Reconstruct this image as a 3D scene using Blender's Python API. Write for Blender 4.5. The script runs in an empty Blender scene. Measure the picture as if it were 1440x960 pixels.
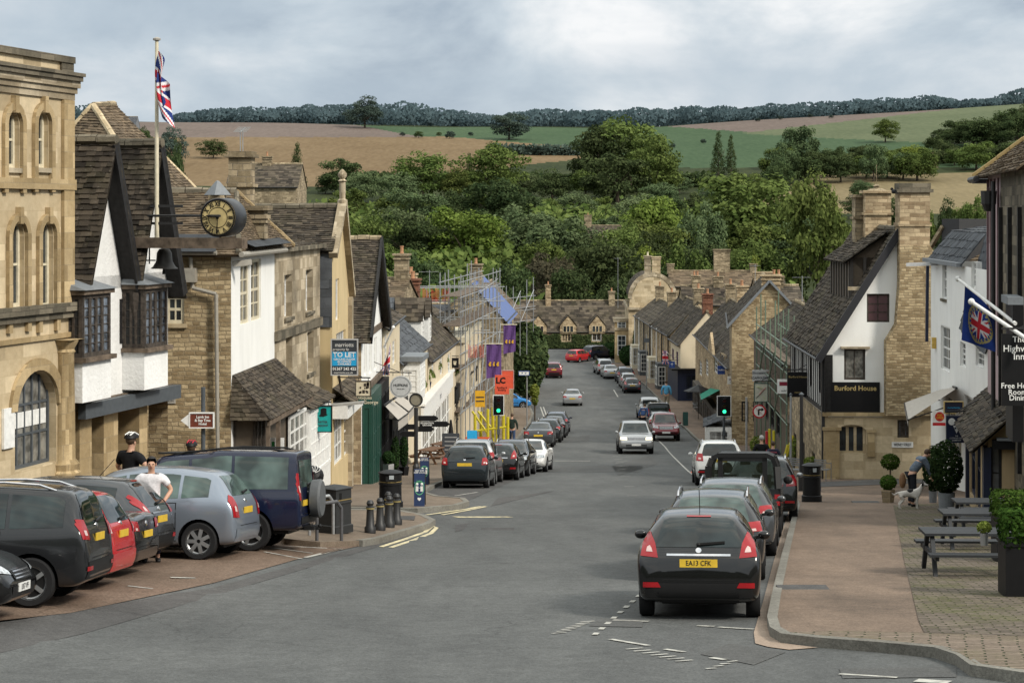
import bpy, bmesh, math, random
from math import sin, cos, pi, atan2, radians, sqrt, hypot
from mathutils import Vector as V, Matrix, noise
from mathutils.bvhtree import BVHTree

RND = random.Random(11)
S = bpy.context.scene
COL = S.collection
F = 2800.0                      # focal length in photo pixels; eye at the origin, horizon at photo row 300

HP = [(-40, -0.8), (0, 3.05), (28, 5.73), (70, 9.75), (92, 11.85), (114, 13.72), (133, 15.1), (155, 16.45), (180, 17.35), (205, 17.7), (240, 17.85), (300, 17.9)]
def lerp(a, b, t): return a + (b - a) * t
def pl(tab, x):
    if x <= tab[0][0]: return tab[0][1]
    for (a, b), (c, d) in zip(tab, tab[1:]):
        if x <= c: return b + (d - b) * (x - a) / (c - a)
    return tab[-1][1]
def H(Y):
    return (pl(HP, Y - 4) + 2 * pl(HP, Y) + pl(HP, Y + 4)) / 4 if 8 < Y < 296 else pl(HP, Y)
def xe(Y): return -6.3 + .18 * (Y - 24.6)
def gz(X, Y):
    r = min(.2, max(0, (xe(Y) + 1.0 - X) * .1))
    if Y > 58: r *= max(0, 1 - (Y - 58) / 20)
    return -H(Y) + r
def hit(px, py, dz=0.0):
    dx, dz_ = (px - 720) / F, (300 - py) / F
    lo, hi = 5.0, 5.0
    while hi < 400:
        hi += .5
        if dz_ * hi < gz(dx * hi, hi) + dz: break
        lo = hi
    for _ in range(24):
        m = (lo + hi) / 2
        if dz_ * m < gz(dx * m, m) + dz: hi = m
        else: lo = m
    return V((dx * hi, hi, gz(dx * hi, hi) + dz))
def X(px, Y): return (px - 720) / F * Y
def Z(py, Y): return (300 - py) / F * Y
def at(px, py, Y): return V((X(px, Y), Y, Z(py, Y)))

def thing(name, label, cat, loc=(0, 0, 0), rz=0.0, group=None):
    o = bpy.data.objects.new(name, None); COL.objects.link(o)
    o.empty_display_size = .2
    o.location = loc; o.rotation_euler = (0, 0, rz)
    o['label'] = label; o['category'] = cat
    if group: o['group'] = group
    return o
def tag(o, label, cat, group=None):
    o['label'] = label; o['category'] = cat
    if group: o['group'] = group
    return o
def dup(root, loc=None, rz=None, label=None, group=None, sc=None):
    def cp(o, par):
        c = o.copy(); COL.objects.link(c)
        if par: c.parent = par
        for ch in o.children: cp(ch, c)
        return c
    c = cp(root, None)
    if loc is not None: c.location = loc
    if rz is not None: c.rotation_euler = (0, 0, rz)
    if label: c['label'] = label
    if group: c['group'] = group
    if sc: c.scale = sc
    return c
def linkmesh(name, me, mats, parent=None):
    o = bpy.data.objects.new(name, me); COL.objects.link(o)
    for m in (mats if isinstance(mats, (list, tuple)) else [mats]): me.materials.append(m)
    if parent: o.parent = parent
    return o

class MB:
    """collects faces and links them as ONE mesh"""
    def __init__(s): s.v = []; s.f = []; s.m = []; s.c = []
    def poly(s, pts, mi=0, c=.5):
        b = len(s.v); s.v += [tuple(p) for p in pts]
        s.f.append(tuple(range(b, b + len(pts)))); s.m.append(mi); s.c.append(c)
    def hexa(s, p, mi=0, c=.5):          # p: bottom 4 ccw, top 4 ccw
        b = len(s.v); s.v += [tuple(q) for q in p]
        for f in ((3, 2, 1, 0), (4, 5, 6, 7), (0, 1, 5, 4), (1, 2, 6, 5), (2, 3, 7, 6), (3, 0, 4, 7)):
            s.f.append(tuple(b + i for i in f)); s.m.append(mi); s.c.append(c)
    def bx(s, x0, x1, y0, y1, z0, z1, mi=0, c=.5):
        s.hexa([(x0, y0, z0), (x1, y0, z0), (x1, y1, z0), (x0, y1, z0), (x0, y0, z1), (x1, y0, z1), (x1, y1, z1), (x0, y1, z1)], mi, c)
    def obox(s, ctr, u, v, w, mi=0, c=.5):   # oriented box, half vectors u v w (right handed)
        ctr, u, v, w = V(ctr), V(u), V(v), V(w)
        s.hexa([ctr - u - v - w, ctr + u - v - w, ctr + u + v - w, ctr - u + v - w, ctr - u - v + w, ctr + u - v + w, ctr + u + v + w, ctr - u + v + w], mi, c)
    def bar(s, a, b, w, h, mi=0, c=.5, up=(0, 0, 1)):
        a, b = V(a), V(b); d = b - a; l = d.length
        if l < 1e-6: return
        d /= l; side = d.cross(V(up))
        if side.length < 1e-4: side = d.cross(V((0, 1, 0)))
        side.normalize(); u2 = side.cross(d)
        s.obox((a + b) / 2, d * l / 2, -side * w / 2, u2 * h / 2, mi, c)
    def tube(s, a, b, r0, r1=None, n=8, mi=0, c=.5, caps=True):
        a, b = V(a), V(b); r1 = r0 if r1 is None else r1
        d = (b - a).normalized(); x = d.orthogonal().normalized(); y = d.cross(x)
        k = len(s.v)
        for p, r in ((a, r0), (b, r1)):
            for i in range(n):
                t = 2 * pi * i / n; s.v.append(tuple(p + x * (r * cos(t)) + y * (r * sin(t))))
        for i in range(n):
            j = (i + 1) % n; s.f.append((k + i, k + j, k + n + j, k + n + i)); s.m.append(mi); s.c.append(c)
        if caps:
            s.f.append(tuple(k + i for i in reversed(range(n)))); s.m.append(mi); s.c.append(c)
            s.f.append(tuple(k + n + i for i in range(n))); s.m.append(mi); s.c.append(c)
    def path(s, pts, r, n=6, mi=0):
        for a, b in zip(pts, pts[1:]): s.tube(a, b, r, r, n, mi)
    def lathe(s, prof, ctr=(0, 0, 0), n=16, mi=0, c=.5, axis=None, cap=True):
        ctr = V(ctr); k = len(s.v)
        ax = V(axis).normalized() if axis else V((0, 0, 1)); xx = ax.orthogonal().normalized() if axis else V((1, 0, 0)); yy = ax.cross(xx)
        for r, z in prof:
            for i in range(n):
                t = 2 * pi * i / n; s.v.append(tuple(ctr + xx * (r * cos(t)) + yy * (r * sin(t)) + ax * z))
        for q in range(len(prof) - 1):
            for i in range(n):
                j = (i + 1) % n; s.f.append((k + q * n + i, k + q * n + j, k + q * n + n + j, k + q * n + n + i)); s.m.append(mi); s.c.append(c)
        if not cap: return
        s.f.append(tuple(k + i for i in reversed(range(n)))); s.m.append(mi); s.c.append(c)
        e = k + (len(prof) - 1) * n
        s.f.append(tuple(e + i for i in range(n))); s.m.append(mi); s.c.append(c)
    def ball(s, ctr, r, sc=(1, 1, 1), n=10, m=6, mi=0, c=.5):
        k = len(s.v); ctr = V(ctr)
        for q in range(m + 1):
            p = -pi / 2 + pi * q / m; rr = max(.001, cos(p)); 
            for i in range(n):
                t = 2 * pi * i / n; s.v.append((ctr.x + r * sc[0] * rr * cos(t), ctr.y + r * sc[1] * rr * sin(t), ctr.z + r * sc[2] * sin(p)))
        for q in range(m):
            for i in range(n):
                j = (i + 1) % n; s.f.append((k + q * n + i, k + q * n + j, k + q * n + n + j, k + q * n + n + i)); s.m.append(mi); s.c.append(c)
    def prism(s, poly, o, u, w, n, d, mi=0, c=.5):   # 2D poly on plane (o,u,w) extruded d along n; ccw seen from n
        o, u, w, n = V(o), V(u), V(w), V(n)
        a = [o + u * p[0] + w * p[1] for p in poly]; b = [p + n * d for p in a]
        s.poly(list(reversed(a)), mi, c); s.poly(b, mi, c)
        for i in range(len(a)):
            j = (i + 1) % len(a); s.poly([a[i], a[j], b[j], b[i]], mi, c)
    def mesh(s, name, uv=True, smooth=None):
        me = bpy.data.meshes.new(name); me.from_pydata(s.v, [], s.f)
        me.polygons.foreach_set('material_index', s.m)
        if uv:
            ul = me.uv_layers.new(name='UVMap'); vs = me.vertices; data = [0.0] * (2 * len(me.loops)); k = 0
            for p in me.polygons:
                n = p.normal
                if abs(n.z) > .96: tx, ty, tz, bx_, by_, bz_ = 1, 0, 0, 0, 1, 0
                else:
                    l = hypot(n.x, n.y) or 1; tx, ty, tz = -n.y / l, n.x / l, 0
                    bx_, by_, bz_ = -n.z * n.x / l, -n.z * n.y / l, l
                for vi in p.vertices:
                    q = vs[vi].co
                    data[k] = q.x * tx + q.y * ty; data[k + 1] = q.x * bx_ + q.y * by_ + q.z * bz_; k += 2
            ul.data.foreach_set('uv', data)
        if any(c != .5 for c in s.c):
            ca = me.color_attributes.new('Col', 'FLOAT_COLOR', 'CORNER'); d = []
            for p, c in zip(me.polygons, s.c): d += [c, c, c, 1.0] * p.loop_total
            ca.data.foreach_set('color', d)
        if smooth is not None:
            me.polygons.foreach_set('use_smooth', [True] * len(me.polygons))
            me.set_sharp_from_angle(angle=radians(smooth))
        me.update()
        return me
    def build(s, name, mats, parent=None, uv=True, smooth=None):
        return linkmesh(name, s.mesh(name, uv, smooth), mats, parent)

def text(body, size, mat, parent, loc, xdir=(1, 0, 0), up=(0, 0, 1), align='CENTER', name='lettering', bold=0.0, space=1.0, sx=1.0):
    cu = bpy.data.curves.new('t', 'FONT'); cu.body = body; cu.size = size; cu.align_x = align; cu.align_y = 'CENTER'
    cu.offset = bold * size; cu.space_character = space; cu.resolution_u = 2; cu.space_line = .95
    to = bpy.data.objects.new('t', cu)
    me = bpy.data.meshes.new_from_object(to); bpy.data.objects.remove(to); bpy.data.curves.remove(cu)
    x = V(xdir).normalized(); u = V(up).normalized(); n = x.cross(u)
    for v in me.vertices:
        c = v.co.copy(); v.co = V(loc) + x * (c.x * sx) + u * c.y + n * .004
    me.name = name
    return linkmesh(name, me, mat, parent)

class NT:
    def __init__(s, name, rough=.8, spec=.3, metal=0.0):
        s.mat = bpy.data.materials.new(name); s.mat.use_nodes = True; s.t = s.mat.node_tree; s.b = s.t.nodes['Principled BSDF']
        s.b.inputs['Roughness'].default_value = rough; s.b.inputs['Specular IOR Level'].default_value = spec; s.b.inputs['Metallic'].default_value = metal
    def n(s, typ, ins=None, **props):
        nd = s.t.nodes.new('ShaderNode' + typ)
        for k, v in props.items(): setattr(nd, k, v)
        for k, v in (ins or {}).items(): s.set(nd.inputs[k], v)
        return nd
    def set(s, sock, v):
        if isinstance(v, bpy.types.NodeSocket): s.t.links.new(v, sock)
        else:
            if isinstance(v, (tuple, list)) and len(v) == 3 and sock.type == 'RGBA': v = (*v, 1)
            sock.default_value = v
    def uv(s, sc=(1, 1, 1)): 
        return s.n('Mapping', {0: s.n('TexCoord').outputs['UV'], 'Scale': sc}).outputs[0]
    def obj(s): return s.n('TexCoord').outputs['Object']
    def pos(s): return s.n('NewGeometry').outputs['Position']
    def noise(s, vec, sc, det=3, rough=.55): return s.n('TexNoise', {'Vector': vec, 'Scale': sc, 'Detail': det, 'Roughness': rough}).outputs['Fac']
    def ramp(s, fac, stops):
        r = s.n('ValToRGB', {0: fac}); e = r.color_ramp.elements
        while len(e) < len(stops): e.new(.5)
        for el, (p, c) in zip(e, stops):
            el.position = p; el.color = (*c, 1) if isinstance(c, (tuple, list)) else (c, c, c, 1)
        return r.outputs[0]
    def mix(s, fac, a, b, mode='MIX'):
        m = s.n('Mix', data_type='RGBA', blend_type=mode)
        s.set(m.inputs[0], fac); s.set(m.inputs[6], a); s.set(m.inputs[7], b); return m.outputs[2]
    def math(s, op, a, b=0.0, clamp=False):
        m = s.n('Math', operation=op, use_clamp=clamp); s.set(m.inputs[0], a); s.set(m.inputs[1], b); return m.outputs[0]
    def hsv(s, col, h=.5, sat=1.0, v=1.0):
        return s.n('HueSaturation', {'Color': col, 'Hue': h, 'Saturation': sat, 'Value': v}).outputs[0]
    def bump(s, h, strength=.4, dist=.02, normal=None):
        b = s.n('Bump', {'Height': h, 'Strength': strength, 'Distance': dist})
        if normal is not None: s.set(b.inputs['Normal'], normal)
        s.t.links.new(b.outputs[0], s.b.inputs['Normal']); return b.outputs[0]
    def col(s, v): s.set(s.b.inputs['Base Color'], v); return s
    def rnd(s): return s.n('ObjectInfo').outputs['Random']
    def attr(s): return s.n('Attribute', attribute_name='Col').outputs['Fac']

MATS = {}
def plain(name, c, rough=.6, spec=.4, metal=0.0, vary=.12, sc=9.0):
    k = 'P' + name
    if k in MATS: return MATS[k]
    t = NT(name, rough, spec, metal)
    f = t.noise(t.obj(), sc, 4)
    lo = tuple(x * (1 - vary) for x in c); hi = tuple(min(1, x * (1 + vary)) for x in c)
    t.col(t.ramp(f, [(.3, lo), (.7, hi)])); MATS[k] = t.mat; return t.mat
def emit(name, c, st):
    t = NT(name); t.col(c); t.set(t.b.inputs['Emission Color'], (*c, 1)); t.b.inputs['Emission Strength'].default_value = st; return t.mat
def stone(name, c1, c2, mort, bw=.42, bh=.16, ms=.012, stain=.55, bstr=.6, distort=.05, blotch=.35):
    t = NT(name, .9, .2); uv = t.uv()
    d = t.n('TexNoise', {'Vector': uv, 'Scale': 1.6, 'Detail': 3}).outputs['Color']
    d2 = t.n('VectorMath', {0: d, 1: (.5, .5, .5)}, operation='SUBTRACT').outputs[0]
    d3 = t.n('VectorMath', {0: d2, 'Scale': distort * 2}, operation='SCALE').outputs[0]
    vec = t.n('VectorMath', {0: uv, 1: d3}, operation='ADD').outputs[0]
    b = t.n('TexBrick', {'Vector': vec, 'Color1': (0, 0, 0, 1), 'Color2': (1, 1, 1, 1), 'Mortar': (.5, .5, .5, 1), 'Scale': 1.0, 'Mortar Size': ms, 'Mortar Smooth': .5, 'Brick Width': bw, 'Row Height': bh}, offset=.5, squash=.6, squash_frequency=3)
    wide = t.noise(uv, 7.0, 2)
    base = t.ramp(t.math('ADD', t.math('MULTIPLY', b.outputs['Color'], .6), t.math('MULTIPLY', wide, .4)), [(.12, tuple(x * .72 for x in c1)), (.35, c1), (.6, c2), (.85, tuple(min(1, x * 1.25) for x in c2))])
    col = t.mix(b.outputs['Fac'], base, mort)
    big = t.noise(uv, .45, 5, .65)
    col = t.mix(t.ramp(big, [(.42, 0), (.68, stain)]), col, tuple(x * .33 for x in c1))
    fine = t.noise(uv, 30, 3)
    col = t.mix(blotch, col, t.ramp(fine, [(.3, .35), (.7, 1.0)]), 'MULTIPLY')
    t.col(col)
    hgt = t.math('SUBTRACT', t.math('MULTIPLY', fine, .35), b.outputs['Fac'])
    hgt = t.math('ADD', hgt, t.math('MULTIPLY', wide, .6))
    t.bump(hgt, bstr, .03); return t.mat
def plaster(name, c, stain=.25, sc=1.0, bstr=.25, bsc=18):
    t = NT(name, .85, .25); uv = t.uv()
    st = t.noise(t.n('Mapping', {0: uv, 'Scale': (1.1, .22, 1)}).outputs[0], 1.4 * sc, 5, .65)
    blot = t.noise(uv, .8, 4, .6)
    col = t.mix(t.ramp(st, [(.45, 0), (.78, stain)]), c, tuple(x * .45 for x in c))
    col = t.mix(t.ramp(blot, [(.4, 0), (.75, stain * .8)]), col, (c[0] * .62, c[1] * .6, c[2] * .54))
    t.col(col); t.bump(t.noise(uv, bsc, 4), bstr, .02); return t.mat
def tilemat(name, dark, lite, lichen=.35, moss=.2):
    t = NT(name, .88, .25); uv = t.uv()
    col = t.ramp(t.attr(), [(0, dark), (1, lite)])
    n1 = t.noise(uv, 9, 4, .7); n2 = t.noise(uv, .5, 4, .6)
    col = t.mix(t.ramp(n1, [(.6, 0), (.72, lichen)]), col, (.38, .35, .3))
    col = t.mix(t.ramp(n2, [(.5, 0), (.7, moss)]), col, (.1, .095, .03))
    col = t.mix(.6, col, t.ramp(t.noise(uv, 2.2, 4), [(.3, .45), (.65, 1.0)]), 'MULTIPLY')
    t.col(col); t.bump(t.noise(uv, 22, 4), .5, .02); return t.mat
def carpaint(name, c, metal=0.0, rough=.22, dirt=.1):
    k = 'C' + name
    if k in MATS: return MATS[k]
    t = NT(name, rough, .5, metal)
    t.b.inputs['Coat Weight'].default_value = .6; t.b.inputs['Coat Roughness'].default_value = .06; t.b.inputs['Specular IOR Level'].default_value = .4
    o = t.obj(); n = t.noise(o, 3.5, 5, .6)
    low = t.n('SeparateXYZ', {0: o}).outputs[2]
    dirt *= .35 if max(c) < .06 else 1; f = t.math('MULTIPLY', t.ramp(low, [(.15, 1.0), (.75, .12)]), t.ramp(n, [(.3, .2), (.8, 1.0)]))
    t.col(t.mix(t.math('MULTIPLY', f, dirt), c, (.12, .10, .085)))
    t.set(t.b.inputs['Roughness'], t.ramp(t.math('MULTIPLY', f, dirt * 2), [(0, rough), (1, .7)]))
    MATS[k] = t.mat; return t.mat
def glassmat(name, c=(.02, .025, .028), rough=.05, vary=1.0, sc=1.3):
    t = NT(name, rough, .6); n = t.noise(t.obj(), sc, 2)
    t.col(t.ramp(n, [(.35, tuple(x * .5 for x in c)), (.65, tuple(x * (1 + vary) for x in c))])); return t.mat
def leafmat(name, lo, hi, rndh=.03, rndv=.35, trans=.25):
    t = NT(name, 1, .03)
    c = t.ramp(t.attr(), [(0, lo), (1, hi)])
    r = t.rnd()
    h = t.math('ADD', .5 - rndh / 2, t.math('MULTIPLY', r, rndh))
    v = t.math('ADD', 1 - rndv / 2, t.math('MULTIPLY', t.math('FRACT', t.math('MULTIPLY', r, 7.3)), rndv))
    c = t.n('HueSaturation', {'Color': c, 'Hue': h, 'Value': v}).outputs[0]
    t.col(c)
    tr = t.n('BsdfTranslucent', {'Color': c}); mx = t.n('MixShader', {0: trans, 1: t.b.outputs[0], 2: tr.outputs[0]})
    out = t.t.nodes['Material Output']; t.t.links.new(mx.outputs[0], out.inputs[0]); return t.mat

# palette ------------------------------------------------------
STONE = stone('cotswold_stone', (.37, .27, .163), (.55, .43, .275), (.40, .305, .19), .40, .15)
STONE_RUB = stone('rubble_stone', (.35, .258, .145), (.54, .425, .26), (.36, .285, .18), .30, .105, .014, .5, .8, .07)
STONE_GREY = stone('weathered_stone', (.28, .222, .14), (.44, .355, .235), (.23, .195, .145), .45, .17, .012, .75)
ASHLAR = stone('ashlar_stone', (.475, .375, .235), (.57, .465, .31), (.43, .34, .21), .75, .33, .004, .30, .15, .004, .15)
ASHLAR_D = stone('dark_ashlar_stone', (.38, .28, .15), (.48, .365, .21), (.31, .25, .165), .8, .34, .006, .5, .25, .006, .25)
ASH_STAIN = stone('stained_ashlar', (.38, .31, .21), (.52, .44, .32), (.33, .27, .19), .7, .32, .006, .85, .3, .008, .3)
STONE_BLK = stone('sooty_stone', (.13, .115, .085), (.22, .19, .14), (.12, .1, .08), .6, .25, .008, .7, .5, .02)
BRICK = stone('red_brick', (.20, .075, .045), (.27, .115, .07), (.2, .15, .11), .22, .075, .01, .5)
WHITE = plaster('white_plaster', (.82, .82, .80), .2)
WHITE_R = plaster('rough_white_plaster', (.80, .80, .79), .3, 1.0, .9, 9)
CREAM = plaster('cream_plaster', (.64, .55, .40), .3)
YELLOW = plaster('yellow_render', (.58, .455, .26), .35)
PINK = plaster('mauve_render', (.42, .32, .33), .45)
BUFF = plaster('buff_render', (.45, .34, .2), .45)
T_STONE = tilemat('stone_slates', (.028, .023, .018), (.15, .122, .09))
T_DARK = tilemat('dark_stone_slates', (.018, .0145, .0115), (.115, .092, .068), .35, .25)
T_WARM = tilemat('brown_stone_slates', (.075, .055, .036), (.21, .155, .10), .35, .2)
T_BLUE = tilemat('blue_slates', (.055, .06, .068), (.11, .12, .135), .12, .05)
LEAD = plain('lead_sheet', (.17, .185, .2), .6)
BLACKWOOD = plain('black_timber', (.014, .013, .013), .65, .3, 0, .5)
OAK = plain('weathered_oak', (.13, .10, .075), .85, .2, 0, .5, 5)
OAKD = plain('dark_oak', (.06, .05, .042), .8, .2, 0, .5)
WPAINT = plain('white_paint', (.74, .74, .72), .5)
CPAINT = plain('cream_paint', (.62, .56, .42), .5)
BPAINT = plain('black_paint', (.009, .009, .010), .5, .2)
GREYP = plain('grey_paint', (.07, .08, .09), .5)
NAVY = plain('navy_paint', (.012, .018, .045), .45)
GREENP = plain('green_paint', (.012, .055, .04), .45)
STEEL = plain('galvanised_steel', (.36, .37, .38), .45, .5, .6)
IRON = plain('black_iron', (.018, .018, .019), .5, .5)
GLASS = glassmat('window_glass')
GLASS_B = glassmat('pale_window_glass', (.085, .09, .095), .06)
GLASS_C = glassmat('curtained_glass', (.14, .135, .12), .25, .8, 4)
RUBBER = plain('tyre_rubber', (.016, .016, .017), .85, .2)
TERRA = plain('terracotta', (.38, .2, .11), .8)
TAIL = NT('tail_lamp', .15, .6); TAIL.col((.27, .006, .01)); TAIL = TAIL.mat
TAILW = plain('lamp_clear', (.55, .4, .38), .15, .6)
HEAD = glassmat('head_lamp', (.30, .32, .34), .08, .9, 14)
HEADLIT = emit('lit_head_lamp', (1, .88, .62), 1.1)
PLY = plain('plate_yellow', (.60, .40, .035), .45); PLW = plain('plate_white', (.68, .68, .66), .45); PLT = plain('plate_black', (.015, .015, .015), .5)
CGLASS = glassmat('car_glass', (.008, .012, .0125), .03, 1.2, 2.2); CGREEN = glassmat('green_car_glass', (.05, .075, .068), .04, .9, 2.0)
BLKPL = plain('black_plastic', (.008, .008, .0085), .5, .3); ALLOY = plain('alloy', (.38, .39, .40), .35, .5, .7); CHROME = plain('chrome', (.6, .6, .62), .15, .6, .9)
PAINT = {k: carpaint(k + '_car_paint', *a) for k, a in dict(black=((.0025, .0025, .003),), darkgrey=((.016, .017, .019), .2), silver=((.36, .37, .38), .55, .3), silverblue=((.25, .285, .34), .55, .28), red=((.42, .012, .018),),
     navy=((.006, .010, .032),), white=((.62, .62, .61),), blue=((.03, .20, .50), .2), grey=((.06, .064, .07), .4), maroon=((.15, .014, .022), .3), slate=((.015, .021, .026), .3)).items()}
def crom(p0, p1, p2, p3, t, k=.38):
    m1, m2 = (p2 - p0) * k, (p3 - p1) * k; t2, t3 = t * t, t * t * t
    return p1 * (2 * t3 - 3 * t2 + 1) + m1 * (t3 - 2 * t2 + t) + p2 * (-2 * t3 + 3 * t2) + m2 * (t3 - t2)
def smooth_rows(rows, n):
    out = []
    for i in range(len(rows) - 1):
        a, b = rows[max(i - 1, 0)], rows[min(i + 2, len(rows) - 1)]
        for k in range(n): out.append([crom(a[j], rows[i][j], rows[i + 1][j], b[j], k / n) for j in range(len(rows[i]))])
    out.append(rows[-1]); return out
def car_shell(T):
    rows = []
    for y, zb, zl, zt_, ws, wt in T['st']:
        w_ = T['hw'] * ws; t = T['hw'] * wt; k = min(1, (zt_ - zl) / .4)
        rows.append([V(p) for p in ((0, y, zb), (.78 * w_, y, zb), (.94 * w_, y, zb + .06), (.99 * w_, y, lerp(zb, zl, .35)), (w_, y, lerp(zb, zl, .74)), (.965 * w_, y, zl), (lerp(.965 * w_, t, .5), y, lerp(zl, zt_, .54)), (t, y, zt_ - .065 * k), (.78 * t, y, zt_ - .012), (0, y, zt_ + .012))])
    rows = smooth_rows(rows, 6)
    rows = [[q[0] for q in smooth_rows([[p] for p in r], 4)] for r in rows]
    m = MB(); nh = len(rows[0]); vs = []
    full = [[V((-p.x, p.y, p.z)) for p in reversed(r[1:-1])] for r in rows]
    ring = [r + f for r, f in zip(rows, full)]     # closed loop
    n = len(ring[0])
    for r in ring: m.v += [tuple(p) for p in r]
    for i in range(len(ring) - 1):
        for j in range(n):
            k = (j + 1) % n; m.f.append((i * n + j, i * n + k, (i + 1) * n + k, (i + 1) * n + j)); m.m.append(0); m.c.append(.5)
    for base, rev in ((0, False), ((len(ring) - 1) * n, True)):
        for j in range(nh - 1):
            a, b = j, j + 1; a2, b2 = (n - a) % n, (n - b) % n
            f = [base + q for q in ((a, b, b2, a2))]
            f2 = []
            for q in f:
                if q not in f2: f2.append(q)
            if len(f2) > 2: m.f.append(tuple(reversed(f2)) if not rev else tuple(f2)); m.m.append(0); m.c.append(.5)
    me = m.mesh('car_body', uv=False)
    bm = bmesh.new(); bm.from_mesh(me); bmesh.ops.recalc_face_normals(bm, faces=bm.faces[:]); bm.to_mesh(me)
    bvh = BVHTree.FromBMesh(bm); bm.free()
    return me, bvh
def patch(bvh, poly, axis, off=.005, grid=.06, name='patch'):
    """conform a flat outline to the body: axis L,R -> (y,z); rear,front -> (x,z); top -> (x,y)"""
    bm = bmesh.new(); f = bm.faces.new([bm.verts.new((p[0], p[1], 0)) for p in poly])
    for ax in (0, 1):
        lo, hi = min(p[ax] for p in poly), max(p[ax] for p in poly); c = lo + grid
        while c < hi - .005:
            co_ = (c, 0, 0) if ax == 0 else (0, c, 0); no = (1, 0, 0) if ax == 0 else (0, 1, 0)
            bmesh.ops.bisect_plane(bm, geom=bm.verts[:] + bm.edges[:] + bm.faces[:], plane_co=co_, plane_no=no); c += grid
    bmesh.ops.triangulate(bm, faces=[f for f in bm.faces if len(f.verts) > 4])
    o, d, fn = {'L': (-3, (1, 0, 0), lambda a, b: V((-3, a, b))), 'R': (3, (-1, 0, 0), lambda a, b: V((3, a, b))), 'rear': (0, (0, 1, 0), lambda a, b: V((a, -3, b))), 'front': (0, (0, -1, 0), lambda a, b: V((a, 9, b))), 'top': (0, (0, 0, -1), lambda a, b: V((a, b, 4)))}[axis]
    for v in bm.verts[:]:
        p = fn(v.co.x, v.co.y)
        for k in range(24):
            h_, n_, _, _ = bvh.ray_cast(p, V(d))
            if h_ is not None and abs(n_.dot(V(d))) > .16: break
            if axis in 'LR': p.z = lerp(p.z, .7, .03)
            else: p.x *= .985
        if h_ is None: bm.verts.remove(v); continue
        if n_.dot(V(d)) > 0: n_ = -n_
        v.co = h_ + n_ * off
    bmesh.ops.recalc_face_normals(bm, faces=bm.faces[:])
    if sum((f.normal.dot(V(d)) * f.calc_area() for f in bm.faces)) > 0: bmesh.ops.reverse_faces(bm, faces=bm.faces[:])
    me = bpy.data.meshes.new(name); bm.to_mesh(me); bm.free(); me.polygons.foreach_set('use_smooth', [True] * len(me.polygons)); return me
def mir(poly): return [(-a, b) for a, b in poly]
def grow(poly, e):
    cx = sum(p[0] for p in poly) / len(poly); cz = sum(p[1] for p in poly) / len(poly)
    return [(p[0] + (e if p[0] > cx else -e), p[1] + (e if p[1] > cz else -e)) for p in poly]
# shared wheel meshes (radius 1)
m = MB(); m.lathe([(.66, -.30), (.93, -.34), (1.0, -.24), (1.0, .24), (.93, .34), (.66, .30), (.66, -.30)], (0, 0, 0), 28, axis=(1, 0, 0), cap=False); TYRE = m.mesh('tyre', uv=False, smooth=50)
def rim_mesh(n, w_):
    m = MB(); m.lathe([(.60, -.2), (.70, -.31), (.70, -.29), (.64, -.25), (.64, .25), (.64, .28), (.70, .30), (.60, .2)], (0, 0, 0), 28, axis=(1, 0, 0), cap=False); m.lathe([(.0, .24), (.16, .25), (.16, .30), (0.0, .31)], (0, 0, 0), 14, axis=(1, 0, 0))
    m.lathe([(.0, -.24), (.16, -.25), (.16, -.30), (0.0, -.31)], (0, 0, 0), 14, axis=(-1, 0, 0))
    for i in range(n):
        a = 2 * pi * i / n
        for sx in (-.27, .27): m.bar((sx, .1 * cos(a), .1 * sin(a)), (sx * .98, .66 * cos(a), .66 * sin(a)), w_, .05, up=(1, 0, 0))
    return m.mesh('rim', uv=False, smooth=40)
RIMS = [rim_mesh(5, .17), rim_mesh(7, .20), rim_mesh(10, .08)]
m = MB(); m.lathe([(0, -.2), (.62, -.2), (.62, .2), (0, .2)], (0, 0, 0), 20, axis=(1, 0, 0)); HUB = m.mesh('brake_disc', uv=False)

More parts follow.
